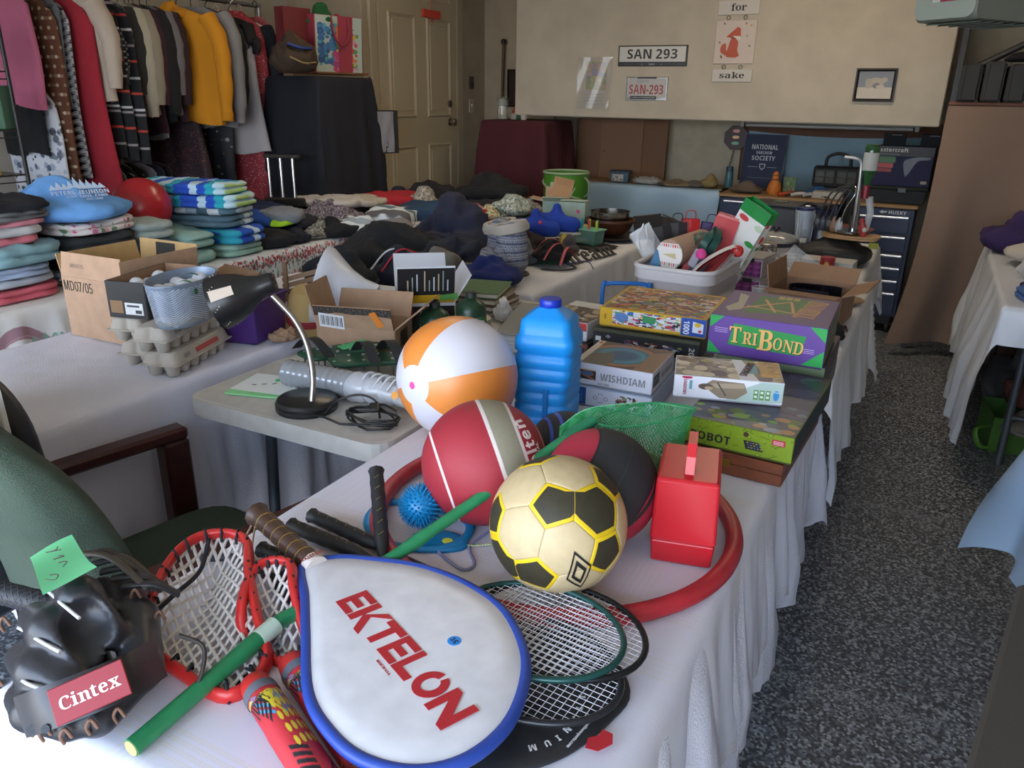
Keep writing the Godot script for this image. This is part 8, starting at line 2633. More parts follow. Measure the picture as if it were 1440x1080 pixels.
	P(wb, "paper_label", lathe([Vector2(0.0334, 0.295), Vector2(0.0338, 0.296), Vector2(0.0338, 0.375), Vector2(0.0334, 0.376)], 26), m("a8a8a4", 0.7))
	P(wb, "holder", tube([V(0.02, 0.0, -0.02), V(0.035, 0.10, -0.02), V(0.02, 0.17, -0.01)], [0.02, 0.016, 0.018], 10), glass("c8ccd0", 0.5, 0.05))
	var ot := T("ornament", "red and white painted ornament at the foot of the wine bottle", "ornament", V(-0.245, y0 + 0.146, -4.05))
	P(ot, "ornament_body", lathe([Vector2(0, 0), Vector2(0.014, 0.0), Vector2(0.02, 0.03), Vector2(0.012, 0.06), Vector2(0.014, 0.075), Vector2(0, 0.09)], 16), m("9a2a28", 0.4), O, V(0, 0, 14))
	P(ot, "white_face", sphere(0.012, 12, 8), m("b8b4ac", 0.5), V(0.0, 0.032, 0.012))
	var nt := S("paper_note", "small yellow green paper note at the far cloth corner", "note", box(0.05, 0.03, 0.004, 0.0005), m("8a9a4a", 0.8), V(-0.225, y0, -4.62), V(-15, -10, 0))
	var cr := T("blue_cart", "bright blue tubular cart handle behind the yellow puzzle", "cart", V(-0.93, 0.0, -2.66))
	P(cr, "tube_handle", tube(spline([V(-0.075, 0.0, 0.02), V(-0.075, 0.4, 0.02), V(-0.075, 0.82, 0.02), V(-0.06, 0.853, 0.01), V(-0.02, 0.858, -0.005), V(0.05, 0.858, -0.035), V(0.075, 0.85, -0.045), V(0.085, 0.82, -0.05), V(0.085, 0.4, -0.05), V(0.085, 0.0, -0.05)], 6), 0.0075, 10), m("1464b4", 0.4))
	P(cr, "cart_tray", box(0.17, 0.02, 0.09, 0.004), m("8a8c88", 0.6), V(0.005, 0.75, -0.015), V(0, 22, 0))

func filled(n: int, v: float) -> Array:
	var a := []
	a.resize(n)
	a.fill(v)
	return a

func arc3(rx: float, rz: float, y: float) -> Array:
	var o := []
	for i in 25:
		var a := lerpf(-0.6, PI + 0.6, i / 24.0)
		o.append(V(cos(a) * rx, y, sin(a) * rz))
	return o

# ================================================================ back of the garage
func build_back() -> void:
	var navy := m("1a2745", 0.45)
	var ply := mottled("ply", ["8f6f4c", "9c7b56"], 0.03, 3, 0.7)
	# tool chests
	for k in 2:
		var x0: float = [-0.93, -0.245][k]
		var w: float = [0.80, 0.36][k]
		var c := T("tool_chest", ["wide navy tool chest with a wooden top behind the kitchen table", "narrow navy drawer tool chest beside the brown curtain"][k], "tool chest", V(x0, 0, -5.98))
		P(c, "chest_body", box(w, 0.72, 0.5, 0.006), navy, V(0, 0.12, 0))
		P(c, "wood_top", box(w + 0.02, 0.02, 0.52, 0.004), ply, V(0, 0.84, 0))
		P(c, "base", box(w - 0.06, 0.06, 0.44, 0.004), m("101216", 0.5), V(0, 0.06, 0))
		for s in [-1, 1]:
			P(c, "caster", tube([V(s * (w / 2 - 0.06), 0.04, 0.19), V(s * (w / 2 - 0.04), 0.04, 0.19)], 0.04, 16), m("1a1a1c", 0.6))
		var ys: Array = [0.68, 0.56, 0.475, 0.39, 0.305, 0.14] if k else [0.69, 0.56, 0.43, 0.30, 0.15]
		for i in ys.size():
			var hh: float = (0.84 if i == 0 else ys[i - 1]) - ys[i] - 0.012
			var dw := P(c, "drawer", box(w - 0.05, hh, 0.012, 0.003), m("1d2b4c", 0.4), V(0, ys[i], 0.252))
			P(dw, "drawer_pull", rod_mesh(V(-w / 2 + 0.035, 0, 0), V(w / 2 - 0.035, 0, 0), 0.011), m("d0d6e0", 0.25, 0.9), V(0, hh - 0.016 - (0.03 if i == 0 and k else 0.0), 0.010))
		if k:
			txt(c, "HUSKY", 0.022, m("b8bcc0", 0.5), V(0.075, 0.815, 0.266), V(0, 0, 0), 0.105)
			P(c, "emblem", ext([Vector2(-.028, 0), Vector2(-.008, .011), Vector2(-.004, .004), Vector2(.02, .008), Vector2(.014, -.004), Vector2(-.004, -.004), Vector2(-.008, -.011)], 0.001), m("b8bcc0", 0.5), V(-0.005, 0.815, 0.266))
	# bench with a pale blue plastic cloth
	var bn := T("work_bench", "wooden work bench under the pale blue cloth at the back wall", "bench", V(-1.95, 0, -6.02))
	P(bn, "bench_top", box(1.12, 0.03, 0.5, 0.004), ply, V(0, 0.835, 0))
	for s in [-1, 1]:
		P(bn, "leg", box(0.06, 0.835, 0.06, 0.004), ply, V(s * 0.5, 0, 0.2))
		P(bn, "leg", box(0.06, 0.835, 0.06, 0.004), ply, V(s * 0.5, 0, -0.2))
	S("bench_cloth", "pale blue plastic sheet hanging over the front of the work bench", "tablecloth", sheet(60, 30, func(u: float, v: float):
		var x := lerpf(-0.48, 0.60, u)
		var d := v * 0.85
		if d < 0.12:
			return V(x, 0.869, 0.14 + d)
		return V(x + 0.01 * sin(v * 9), 0.869 - (d - 0.12), 0.262 + 0.03 * (d - 0.12) + 0.018 * sin(u * 15 + sin(v * 4) * 2) * minf((d - 0.1) * 3, 1.0))), plastic("94b0c6"), V(-1.95, 0, -6.02))
	# flattened carton, octagon alarm, sarcastic sign
	var kb := T("cardboard_sheet", "large flat brown cardboard carton leaning on the back wall", "cardboard", V(-2.29, 0.866, -6.255))
	for k in 3:
		P(kb, "cardboard_panel", box([0.21, 0.36, 0.20][k], 0.46, 0.02, 0.002), m(["785844", "80604a", "76563f"][k], 0.9), V([-0.285, 0.0, 0.28][k], 0, 0.006 * (k % 2)), V(-2, 0, 0))
	P(kb, "dark_slot", box(0.02, 0.004, 0.002, 0.0005), m("2a1e18", 0.9), V(-0.14, 0.21, 0.019))  # small dark brown strip on the cardboard
	var oc := T("traffic_light_sign", "dark red octagonal toy traffic light hung on the wall", "wall light", V(-1.385, 1.215, -6.33))
	var op := []
	for i in 8:
		op.append(Vector2.from_angle(TAU * (i + 0.5) / 8) * 0.095)
	P(oc, "octagon", ext(op, 0.04), m("34181a", 0.5))
	for k in 3:
		P(oc, "lens", ext(arc(0, 0, 0.028, 0.012, 0, 337.5, 15), 0.006), m(["a8281c", "b88a1c", "1c8a5a"][k], 0.25), V(0, 0.05 - 0.045 * k, 0.04))
	var cc := []
	for i in 70:
		cc.append(V(-0.01 - 0.0005 * i + cos(i * 0.9) * 0.008, -0.09 - i * 0.0028, 0.02 + sin(i * 0.9) * 0.008))
	P(oc, "coiled_cord", tube(cc, 0.0025, 5), m("17171a", 0.6))
	var sg := T("wall_sign", "navy tin sign reading National Sarcasm Society", "sign", V(-1.155, 0.866, -6.21))
	sg.rotation_degrees.x = -9
	P(sg, "sign_plate", box(0.30, 0.385, 0.01, 0.002), m("2a324a", 0.75))
	P(sg, "sign_edge", box(0.308, 0.393, 0.006, 0.002), m("5a5e64", 0.4, 0.4), V(0, -0.004, -0.002))
	var sl := m("c4c8c8", 0.6)
	txt(sg, "NATIONAL", 0.034, sl, V(0, 0.295, 0.0055), O, 0.19)
	txt(sg, "SARCASM", 0.020, sl, V(0, 0.255, 0.0055), O, 0.115)
	txt(sg, "SOCIETY", 0.032, sl, V(0, 0.215, 0.0055), O, 0.17)
	P(sg, "shield", ext([Vector2(-.022, .02), Vector2(.022, .02), Vector2(.02, -.008), Vector2(0, -.026), Vector2(-.02, -.008)], 0.001), sl, V(0, 0.155, 0.005))
	P(sg, "shield_field", ext([Vector2(-.016, .015), Vector2(.016, .015), Vector2(.015, -.006), Vector2(0, -.019), Vector2(-.015, -.006)], 0.001), m("232a3c", 0.5), V(0, 0.155, 0.0056))
	for s in [-1, 1]:
		P(sg, "thin_rule", box(0.07, 0.002, 0.001, 0.0002), sl, V(s * 0.07, 0.15, 0.0055))
	P(sg, "motto_line", box(0.2, 0.004, 0.001, 0.0002), m("5f6672", 0.6), V(0, 0.07, 0.0055))
	# blue cloth pinned on pegboard, lamp tube above
	S("pegboard", "brown pegboard strip under the white bulkhead", "board", box(1.35, 0.45, 0.015, 0.002), m("5c4030", 0.85), V(-0.68, 0.9, -6.36))
	S("pinned_cloth", "greyish blue cloth pinned over the pegboard behind the tools", "cloth", sheet(50, 24, func(u: float, v: float):
		return V(lerpf(-1.30, -0.06, u), 1.27 - 0.03 * sin(u * 3.0) - v * 0.42, -6.325 + 0.012 * sin(u * 9 + v * 7) + 0.008 * sin(u * 23 - v * 5))), cl("7f98a4", 4, 0.5))
	var ft := T("tube_lamp", "unlit white fluorescent tube fitting under the bulkhead", "lamp", V(-0.73, 1.318, -6.1))
	P(ft, "tube", rod_mesh(V(-0.55, 0, 0), V(0.55, 0, 0), 0.012), m("a8a8a6", 0.35))
	P(ft, "housing", box(1.2, 0.02, 0.07, 0.004), m("8a8884", 0.5), V(0, 0.012, -0.02))
	for s in [-1, 1]:
		P(ft, "end_cap", box(0.03, 0.04, 0.05, 0.004), m("94928e", 0.5), V(s * 0.575, -0.015, 0))
	# things on the bench and chests
	var yb := 0.871
	var cg := T("blue_crate", "small grey blue tub with a red and white label on the bench", "tub", V(-2.16, yb, -5.93), 6)
	P(cg, "tub", tapered(0.14, 0.10, 0.15, 0.11, 0.075, 0.004), m("3c5262", 0.5))
	P(cg, "tub_lid", box(0.158, 0.012, 0.118, 0.003), m("2a3e50", 0.5), V(0, 0.075, 0))
	P(cg, "label", box(0.09, 0.05, 0.001, 0.0003, {"front": dots_tex("tublabel", "a8a8a4", ["8a2a2a", "5a6a7a"], 12, 14, 40)}), m("8f8f8c", 0.6), V(-0.01, 0.012, 0.056))
	var bl := T("glass_bottles", "clear plastic pack of screws lying on the bench", "packet", V(-1.94, yb, -5.92), -3)
	P(bl, "pack", lump(0.22, 0.055, 0.10, 8, 0.008, 30, 0, 0.2, 4), glass("9a9c98", 0.6, 0.15))
	P(bl, "screws", box(0.18, 0.025, 0.07, 0.004), mottled("screws", ["6a5a50", "a8a8a4", "3a3432", "8a4a40"], 0.3, 14, 0.4), V(0, 0.004, 0))
	for q in [["short cream wood strip on the bench's back edge", "8a7050", -2.25, -6.1, 0.16, 0.012, 0.03], ["tan work gloves spread at the middle of the bench", "6f604c", -1.70, -5.92, 0.26, 0.03, 0.16], ["grey sanding block near the tan gloves", "55504a", -1.56, -5.90, 0.12, 0.05, 0.08], ["rolled khaki leather glove standing by the spray can", "7a6a44", -1.47, -5.96, 0.13, 0.10, 0.13]]:
		fold(q[0], "work glove" if q[0].contains("glove") else "block", cl(q[1]), V(q[2], yb, q[3]), q[4], q[5], q[6], 10, 0, 0.008, 0.4)
	for k in 3:
		var sc := T("screwdriver", ["black screwdriver lying left on the bench edge", "black and yellow screwdriver lying mid bench", "dark pliers lying near the tan gloves"][k], "tool", V(-1.83 + k * 0.06, yb + 0.012, -5.84), 20 * k)
		P(sc, "handle", tube([V(0, 0, 0), V(0.06, 0, 0)], [0.011, 0.009], 10), m("17181a", 0.5))
		P(sc, "blade", tube([V(0.06, 0, 0), V(0.11, 0, 0.004)], 0.003, 6), m("7a7a7c", 0.3, 0.9))
	var sp := T("spray_can", "teal patterned insulated bottle in front of the octagon's cord", "bottle", V(-1.345, yb, -6.02))
	P(sp, "bottle", lathe([Vector2(0, 0), Vector2(0.028, 0), Vector2(0.03, 0.004), Vector2(0.028, 0.11), Vector2(0.024, 0.12)], 20), mottled("tealcan", ["1f4a4e", "3f6a74", "17383c"], 0.1, 14, 0.4))
	P(sp, "bottle_cap", cyl(0.025, 0.035, 18), m("2c4252", 0.4), V(0, 0.118, 0))
	var yc := 0.861
	fold("tan canvas tool pouch before the navy sign", "pouch", cl("5a4c40"), V(-1.18, yc + 0.005, -5.86), 0.24, 0.075, 0.14, 0, 0, 0.008, 0.5)
	var og := T("plush_stand_in", "plain orange bottle shape standing in for a striped cat plush by the navy sign", "ornament", V(-0.985, yc, -5.86))  # faceless bottle shape in place of an orange striped cat plush
	P(og, "ornament_body", lathe([Vector2(0, 0), Vector2(0.04, 0), Vector2(0.052, 0.03), Vector2(0.04, 0.075), Vector2(0.024, 0.10), Vector2(0.022, 0.14), Vector2(0.012, 0.158), Vector2(0, 0.16)], 22), mottled("orangepl", ["a8601a", "b86a1f"], 0.03, 6, 0.6))
	for k in 2:
		P(og, "dark_ring", tube(circle(0.0245 - 0.002 * k, 0.105 + 0.03 * k, 18), 0.003, 5, true), m("3a2412", 0.6))
	var tc := T("picture_card", "small green and pink card standing behind the orange plush stand-in", "card", V(-0.90, yc, -5.95))
	P(tc, "card", box(0.085, 0.12, 0.01, 0.001, {"front": dots_tex("cardart", "4f6a48", ["7a4a58", "6f8f5a", "3a4a34"], 18, 14, 36)}), m("6a4a54", 0.6))
	for q in [["orange handled box cutter on the chest top", "a8401f", -0.86, 0.18, 30], ["black clamp lying across the wooden chest top", "17181a", -0.82, 0.16, 10], ["white and red glue tube on the chest top", "b0a8a4", -0.80, 0.12, 20], ["blue handled driver at the right of the clamp", "1f3f7a", -0.70, 0.12, -20], ["silver wrench beside the blue handled driver", "8a8c90", -0.73, 0.1, 5]]:
		var h := T("hand_tool", q[0], "tool", V(q[2], yc + 0.014, -5.80), q[4])
		P(h, "handle", tube(spline([V(-q[3] / 2, 0, 0), V(0, 0.012, 0), V(q[3] / 2, 0.004, 0)], 4), 0.013, 10), m(q[1], 0.45))
		P(h, "tool_end", tube([V(q[3] / 2, 0.004, 0), V(q[3] / 2 + 0.05, 0.002, 0.01)], [0.008, 0.003], 8), m("5a5c60", 0.35, 0.8))
	fold("crumpled bright blue shop cloth behind the driver", "cloth", cl("1d4470"), V(-0.68, yc, -5.92), 0.16, 0.07, 0.12, 0, 0, 0.014, 0.4)
	var wl := T("work_light", "black caged double work light with a carrying handle", "work light", V(-0.60, yc + 0.045, -5.98))
	P(wl, "housing", box(0.30, 0.14, 0.09, 0.01), m("131415", 0.8), V(0, 0.02, 0))
	for s in [-1, 1]:
		P(wl, "lamp_glass", box(0.125, 0.095, 0.006, 0.002), m("4a4c48", 0.15, 0.5), V(s * 0.07, 0.043, 0.045))
		for k in 3:
			P(wl, "cage_bar", rod_mesh(V(s * 0.07 - 0.06, 0.05 + k * 0.04, 0.06), V(s * 0.07 + 0.06, 0.05 + k * 0.04, 0.06), 0.003), m("1a1a1c", 0.4))
		P(wl, "cage_post", rod_mesh(V(s * 0.07, 0.03, 0.058), V(s * 0.07, 0.15, 0.058), 0.003), m("1a1a1c", 0.4))
	P(wl, "carry_handle", tube(spline([V(-0.08, 0.155, 0), V(-0.07, 0.22, 0), V(0, 0.245, 0), V(0.07, 0.22, 0), V(0.08, 0.155, 0)], 6), 0.011, 8), m("16181a", 0.6))
	P(wl, "foot_stand", box(0.26, 0.02, 0.12, 0.004), m("1a1b1d", 0.5))
	var wb := T("white_tool_case", "white plastic tool case lying before the work light", "case", V(-0.62, yc, -5.83))
	P(wb, "case_body", box(0.20, 0.05, 0.12, 0.01), m("9a988e", 0.5))
	P(wb, "case_base", box(0.205, 0.012, 0.125, 0.004), m("7a6a50", 0.6), V(0, -0.0005, 0))
	var tb := T("toolbox", "dark grey plastic toolbox on the narrow chest", "toolbox", V(-0.20, yc, -5.90))
	P(tb, "toolbox_body", tapered(0.33, 0.22, 0.36, 0.24, 0.09, 0.008), m("1c2226", 0.8))
	P(tb, "toolbox_lid", box(0.37, 0.02, 0.25, 0.006), m("15191c", 0.8), V(0, 0.09, 0))
	P(tb, "latch", box(0.05, 0.03, 0.01, 0.002), m("30363a", 0.4), V(0.03, 0.075, 0.125))
	var bx := T("product_box", "dark blue power tool carton with a printed sander picture", "box", V(-0.20, yc + 0.111, -5.92))
	P(bx, "carton_body", box(0.36, 0.25, 0.18, 0.002), m("14173a", 0.8))
	txt(bx, "Mastercraft", 0.024, m("c0c0b8", 0.6), V(-0.075, 0.225, 0.0905), O, 0.2)
	P(bx, "black_band", box(0.359, 0.06, 0.001, 0.0002), m("101014", 0.5), V(0, 0.188, 0.0897))
	P(bx, "small_print", box(0.14, 0.008, 0.001, 0.0002), m("5a5a58", 0.6), V(-0.09, 0.195, 0.0905))
	P(bx, "green_pad_print", ext(rrect(0.10, 0.04, 0.012), 0.001), m("2f5a34", 0.5), V(-0.09, 0.165, 0.0902))
	P(bx, "red_pad_print", ext(rrect(0.09, 0.03, 0.008), 0.001), m("8a2c2a", 0.5), V(-0.095, 0.128, 0.0902))
	P(bx, "red_pad_print", ext(rrect(0.085, 0.022, 0.008), 0.001), m("7a2024", 0.5), V(-0.098, 0.098, 0.0902))
	P(bx, "sander_print", ext(spl2([Vector2(-.02, .03), Vector2(.05, .06), Vector2(.13, .06), Vector2(.12, .045), Vector2(.06, .035), Vector2(.02, -.04), Vector2(.0, -.06)], 4), 0.001), m("23263a", 0.35), V(0.03, 0.125, 0.0902))
	P(bx, "price_label", box(0.035, 0.018, 0.001, 0.0002), m("8f8c7c", 0.6), V(0.145, 0.02, 0.0905))
	for k in 2:
		var sb := T("small_carton", ["small black carton standing on the blue tool carton", "second black carton half behind the brown curtain"][k], "box", V([-0.27, -0.05][k], yc + 0.361, -5.93))
		P(sb, "carton_body", box(0.13, 0.075, 0.10, 0.002), m("101216", 0.85))
		P(sb, "print_line", box(0.06, 0.006, 0.001, 0.0002), m("55585c", 0.6), V(0.01, 0.064, 0.0502))
	# plates and pictures on the bulkhead
	var zp := -5.648
	var p1 := T("number_plate", "long white european style plate reading SAN 293 in a black frame", "number plate", V(-1.88, 1.71, zp))
	P(p1, "plate_frame", box(0.50, 0.135, 0.010, 0.003), m("131315", 0.4), V(0, -0.012, 0))
	P(p1, "plate", box(0.478, 0.098, 0.003, 0.001), m("b8b6b0", 0.4), V(0, 0.017, 0.009))
	txt(p1, "SAN 293", 0.062, m("151517", 0.5), V(0, 0.066, 0.0107), O, 0.36)
	txt(p1, "BMW", 0.010, m("8a8a88", 0.5), V(0, 0.001, 0.0055), O, 0.04)
	for s in [-1, 1]:
		P(p1, "rivet", cyl(0.003, 0.002, 8), m("8a8a88", 0.4), V(s * 0.07, 0.001, 0.005), V(90, 0, 0))
	var p2 := T("number_plate", "square white plate reading SAN-293 in red, chrome framed", "number plate", V(-1.905, 1.475, zp))
	P(p2, "chrome_frame", box(0.305, 0.157, 0.008, 0.004), m("9a9a98", 0.2, 0.9), V(0, -0.003, 0))
	P(p2, "plate", box(0.28, 0.125, 0.003, 0.001), m("a8a4a0", 0.4), V(0, 0.018, 0.0065))
	txt(p2, "SAN-293", 0.062, m("8f3a3c", 0.5), V(0, 0.070, 0.0085), O, 0.25)
	txt(p2, "Alberta", 0.020, m("6a7480", 0.5), V(-0.03, 0.125, 0.0085), O, 0.09, false, true)
	P(p2, "black_strip", box(0.19, 0.022, 0.002, 0.0005), m("151517", 0.5), V(-0.02, 0.006, 0.0075))
	txt(p2, "LEXUS of EDMONTON", 0.009, m("9a9a98", 0.5), V(-0.02, 0.017, 0.0092), O, 0.17)
	P(p2, "top_strip", box(0.14, 0.012, 0.002, 0.0005), m("26262a", 0.4), V(0, 0.142, 0.0075))
	var pk := T("plastic_packet", "clear plastic packet with a bright yellow and blue picture sheet", "packet", V(-2.31, 1.41, zp), 0)
	P(pk, "sleeve", sheet(12, 12, func(u: float, v: float): return V(lerpf(-0.13, 0.13, u) + 0.01 * (1 - v), 0.35 * (1 - v), 0.012 + 0.006 * sin(u * 11 + v * 5))), glass("c0bcb4", 0.4, 0.08))
	P(pk, "picture_sheet", box(0.16, 0.19, 0.002, 0.0005, {"front": dots_tex("lego", "8a8a48", ["b0a03a", "4a6a8a", "5a7a3a", "a87a84", "9a9a50", "7a6a9a"], 34, 16, 40)}), m("a8a49a", 0.6), V(0.02, 0.13, 0.003))
	P(pk, "white_sheet", box(0.19, 0.12, 0.002, 0.0005), m("a8a49c", 0.7), V(0.0, 0.005, 0.003))
	for k in 4:
		P(pk, "print_line", box(0.15, 0.004, 0.001, 0.0002), m("86837c", 0.8), V(0, 0.03 + k * 0.022, 0.0045))
	var fx := T("hanging_sign", "three hanging wooden plaques reading for and sake with a fox painting", "sign", V(-1.32, 1.60, zp))
	for q in [[0.41, "for", 0.085], [0.0, "sake", 0.08]]:
		P(fx, "plaque", box(0.265, q[2], 0.012, 0.002), m("b8b2aa", 0.6), V(0.004, q[0], 0))
		txt(fx, q[1], 0.04 if q[1] == "for" else 0.036, m("1c1a1a", 0.6), V(0.004, q[0] + q[2] * 0.5, 0.0068), O, 0.1 if q[1] == "for" else 0.165, true, true)
	var fp := P(fx, "picture_plaque", box(0.265, 0.265, 0.012, 0.002), m("bcaea4", 0.6), V(0.002, 0.112, 0))
	var fo := m("a8482e", 0.6)
	P(fp, "fox_body_print", ext(spl2([Vector2(-.02, .03), Vector2(.02, .0), Vector2(.02, -.05), Vector2(.03, -.09), Vector2(-.05, -.09), Vector2(-.04, -.03)], 4), 0.001), fo, V(0, 0.135, 0.006))
	P(fp, "fox_tail_print", ext(spl2([Vector2(-.05, -.08), Vector2(-.09, -.06), Vector2(-.085, -.02), Vector2(-.06, -.01), Vector2(-.055, -.04)], 4), 0.001), fo, V(0, 0.135, 0.006))
	P(fp, "fox_head_print", ext([Vector2(-.06, .03), Vector2(.01, .09), Vector2(.03, .08), Vector2(.035, .03), Vector2(.0, .02)], 0.001), fo, V(0, 0.135, 0.006))
	P(fp, "fox_muzzle_print", ext([Vector2(-.02, .035), Vector2(.03, .035), Vector2(.045, .01), Vector2(.02, .012)], 0.001), m("c8c0b8", 0.6), V(0, 0.135, 0.0064))
	rng.seed = 8
	for k in 14:
		P(fp, "leaf_print", ext(arc(0, 0, 0.008, 0.005, 0, 315, 7), 0.0008), m(["5a6a4a", "b08a3a", "a85a4a", "7a8a8a"][k % 4], 0.6), V(rng.randf_range(-0.11, 0.11), rng.randf_range(0.02, 0.25), 0.006), V(0, 0, 40 * k))
	for s in [-1, 1]:
		for y in [0.092, 0.392]:
			P(fx, "ring", tube(ring_xy(0.012), 0.002, 5, true), m("4a4a48", 0.3, 0.8), V(s * 0.055, y, 0.008))
	var br := T("framed_picture", "small black framed photograph of two polar bears", "picture", V(-0.425, 1.49, zp))
	P(br, "frame", frame_mesh(0.235, 0.195, 0.018, 0.016), m("17130f", 0.4), V(0, 0.0975, 0))
	var bi := img(128, 100, "5a5a5c")
	rc(bi, 0, 58, 128, 42, "a89a84")
	disc(bi, 66, 40, 32, 16, "94866e"); disc(bi, 96, 32, 12, 9, "94866e"); disc(bi, 40, 44, 12, 18, "8c7e68")
	disc(bi, 70, 52, 14, 10, "5a4c40"); disc(bi, 84, 56, 16, 7, "a0927a")
	P(br, "photo", box(0.205, 0.165, 0.004, 0.0005, {"front": tex("bears", bi, 0.35)}), m("8a8070", 0.5), V(0, 0.015, 0))
	# maroon draped stand with lantern and gnome
	var md := T("draped_stand", "tall stand draped to the floor in a dark maroon cloth", "draped stand", V(-2.90, 0, -5.76))
	P(md, "stand", box(0.46, 1.30, 0.44, 0.01), m("4a3a30", 0.8))
	P(md, "drape", cloth(0.52, 0.50, 1.1, 1.1, 0.4, 1.1, 33, 0.02, 70, 70, 0.04, 0.001), cl("471820", 6, 0.4), V(0, 1.315, 0))
	var ln := T("lantern", "grey white camping lantern on the maroon stand", "lantern", V(-3.09, 1.318, -5.70))
	P(ln, "lantern_base", cyl(0.045, 0.03, 22), m("8a8a80", 0.5))
	P(ln, "glass", cyl(0.04, 0.07, 22), glass("c8c8c0", 0.45, 0.1), V(0, 0.03, 0))
	P(ln, "lantern_top", lathe([Vector2(0.048, 0), Vector2(0.048, 0.02), Vector2(0.035, 0.05), Vector2(0.01, 0.062), Vector2(0, 0.064)], 22), m("7f857c", 0.5), V(0, 0.10, 0))
	P(ln, "bail", tube(spline([V(-0.045, 0.11, 0), V(-0.05, 0.15, 0), V(0, 0.19, 0), V(0.05, 0.15, 0), V(0.045, 0.11, 0)], 5), 0.002, 5), m("6a6a68", 0.3, 0.7))
	var gn := T("garden_ornament", "small red and white cone ornament beside the lantern", "ornament", V(-2.97, 1.318, -5.68))
	P(gn, "cone", lathe([Vector2(0, 0), Vector2(0.03, 0), Vector2(0.034, 0.02), Vector2(0.024, 0.05), Vector2(0, 0.06)], 16), m("8a8a84", 0.6))
	P(gn, "red_cap", lathe([Vector2(0.026, 0), Vector2(0.018, 0.03), Vector2(0, 0.055)], 16), m("8a2a22", 0.6), V(0, 0.045, 0), V(0, 0, -14))
	P(gn, "green_leaf", lump(0.05, 0.04, 0.03, 3, 0.006, 30, 0, 0.4, 2.4), m("2a4a30", 0.7), V(0.04, 0, 0.01))
	S("white_cup", "little white plastic cup at the bulkhead's corner", "cup", lathe([Vector2(0, 0), Vector2(0.02, 0), Vector2(0.026, 0.04), Vector2(0.024, 0.04), Vector2(0.018, 0.004), Vector2(0, 0.004)], 18), m("a8a49c", 0.5), V(-2.86, 1.318, -5.62), V(0, 0, 0))
	var dk := T("framed_picture", "dark framed picture half hidden behind the bulkhead", "picture", V(-3.26, 1.40, -6.335))
	P(dk, "frame", frame_mesh(0.24, 0.30, 0.012, 0.02), m("1a1512", 0.4), V(0, 0.15, 0))
	P(dk, "picture", box(0.22, 0.28, 0.004, 0.0005), mottled("darkpic", ["14100f", "2a1a14", "1a1412"], 0.03, 8, 0.4), V(0, 0.01, 0))
	var st := T("walking_stick", "brown wooden walking stick leaning in the back corner", "stick", V(-3.43, 0, -6.30))
	P(st, "stick_shaft", rod_mesh(V(0.0, 0.0, 0.04), V(0.02, 1.90, 0), 0.014), mottled("stickwood", ["4a3320", "58402a"], 0.05, 5, 0.5))
	P(st, "stick_knob", sphere(0.025, 16, 10), m("241812", 0.4), V(0.02, 1.915, 0))
	for q in [["white double light switch beside the entry door", "b8ae9c", 1.35, 0.11, false], ["grey keypad box above the light switch", "4a4238", 1.535, 0.105, true]]:
		var sw := T("wall_switch", q[0], "switch", V(-3.623, q[2], -6.12), 90)
		P(sw, "cover_plate", box(0.075, q[3], 0.012, 0.003), m(q[1], 0.5))
		P(sw, "toggle", box(0.05 if q[4] else 0.012, 0.05 if q[4] else 0.024, 0.012, 0.003), m("2e2a26" if q[4] else "a89e8c", 0.5), V(0, 0.01 if q[4] else 0.043, 0.008))
	var oh := T("door_hanger", "bright red hanging tag on the entry door", "door tag", V(-3.595, 2.035, -5.48), 90)
	P(oh, "red_tag", box(0.24, 0.055, 0.02, 0.004), m("d0483a", 0.6))
	P(oh, "string", rod_mesh(V(0, 0.055, 0), V(0, 0.40, -0.005), 0.003), m("c86a60", 0.7))
	P(oh, "loop", tube(ring_xy(0.014), 0.003, 5, true), m("c84a3c", 0.6), V(0.01, -0.014, 0))
	# green pop-up hamper
	var hm := T("popup_hamper", "lime green pop-up laundry hamper with pale trim", "hamper", V(-2.24, 0, -5.06))
	P(hm, "hamper_wall", lathe([Vector2(0.145, 0), Vector2(0.15, 0.02), Vector2(0.147, 0.5), Vector2(0.155, 1.0), Vector2(0.15, 1.0), Vector2(0.142, 0.5), Vector2(0.14, 0.02)], 36), m("3f7a1c", 0.6))
	P(hm, "rim", tube(circle(0.153, 1.005, 36), 0.009, 8, true), m("8aa078", 0.6))
	var hx := []
	for i in 60:
		var a := i * 0.16 + 0.6
		hx.append(V(cos(a) * 0.153, 0.55 + i * 0.0074, sin(a) * 0.153))
	P(hm, "pale_band", tube(hx, 0.011, 6), m("8c9c84", 0.7))
	P(hm, "handle", tube(spline([V(0.15, 0.98, 0.03), V(0.19, 0.95, 0.05), V(0.19, 0.88, 0.05), V(0.15, 0.85, 0.03)], 5), 0.006, 6), m("8a9a84", 0.7))
	P(hm, "white_tag", box(0.03, 0.09, 0.003, 0.001), m("a8a89c", 0.7), V(-0.03, 0.86, 0.156))
	# navy draped cabinet with tote bags on it
	var nd := T("draped_cabinet", "tall cabinet draped in a dark navy sheet beside the entry door", "draped cabinet", V(-3.50, 0, -4.06))
	P(nd, "cabinet", box(0.34, 1.57, 0.44, 0.01), m("3a3028", 0.8))
	P(nd, "drape", cloth(0.40, 0.50, 0.4, 1.5, 0.7, 1.2, 41, 0.018, 60, 80, 0.03, 0.001), cl("14161f", 6, 0.4), V(0, 1.585, 0))
	var tt := img(256, 256, "98a49c")
	scat(tt, 90, ["2f5a8a", "3a6a94", "2a4a7a", "4a8a94"], 5, 20, 81, false, Rect2(10, 30, 120, 190))
	scat(tt, 70, ["b0963a", "b86a3a", "4a7a3a", "a83a5a", "b07a94"], 5, 18, 82, false, Rect2(110, 40, 130, 200))
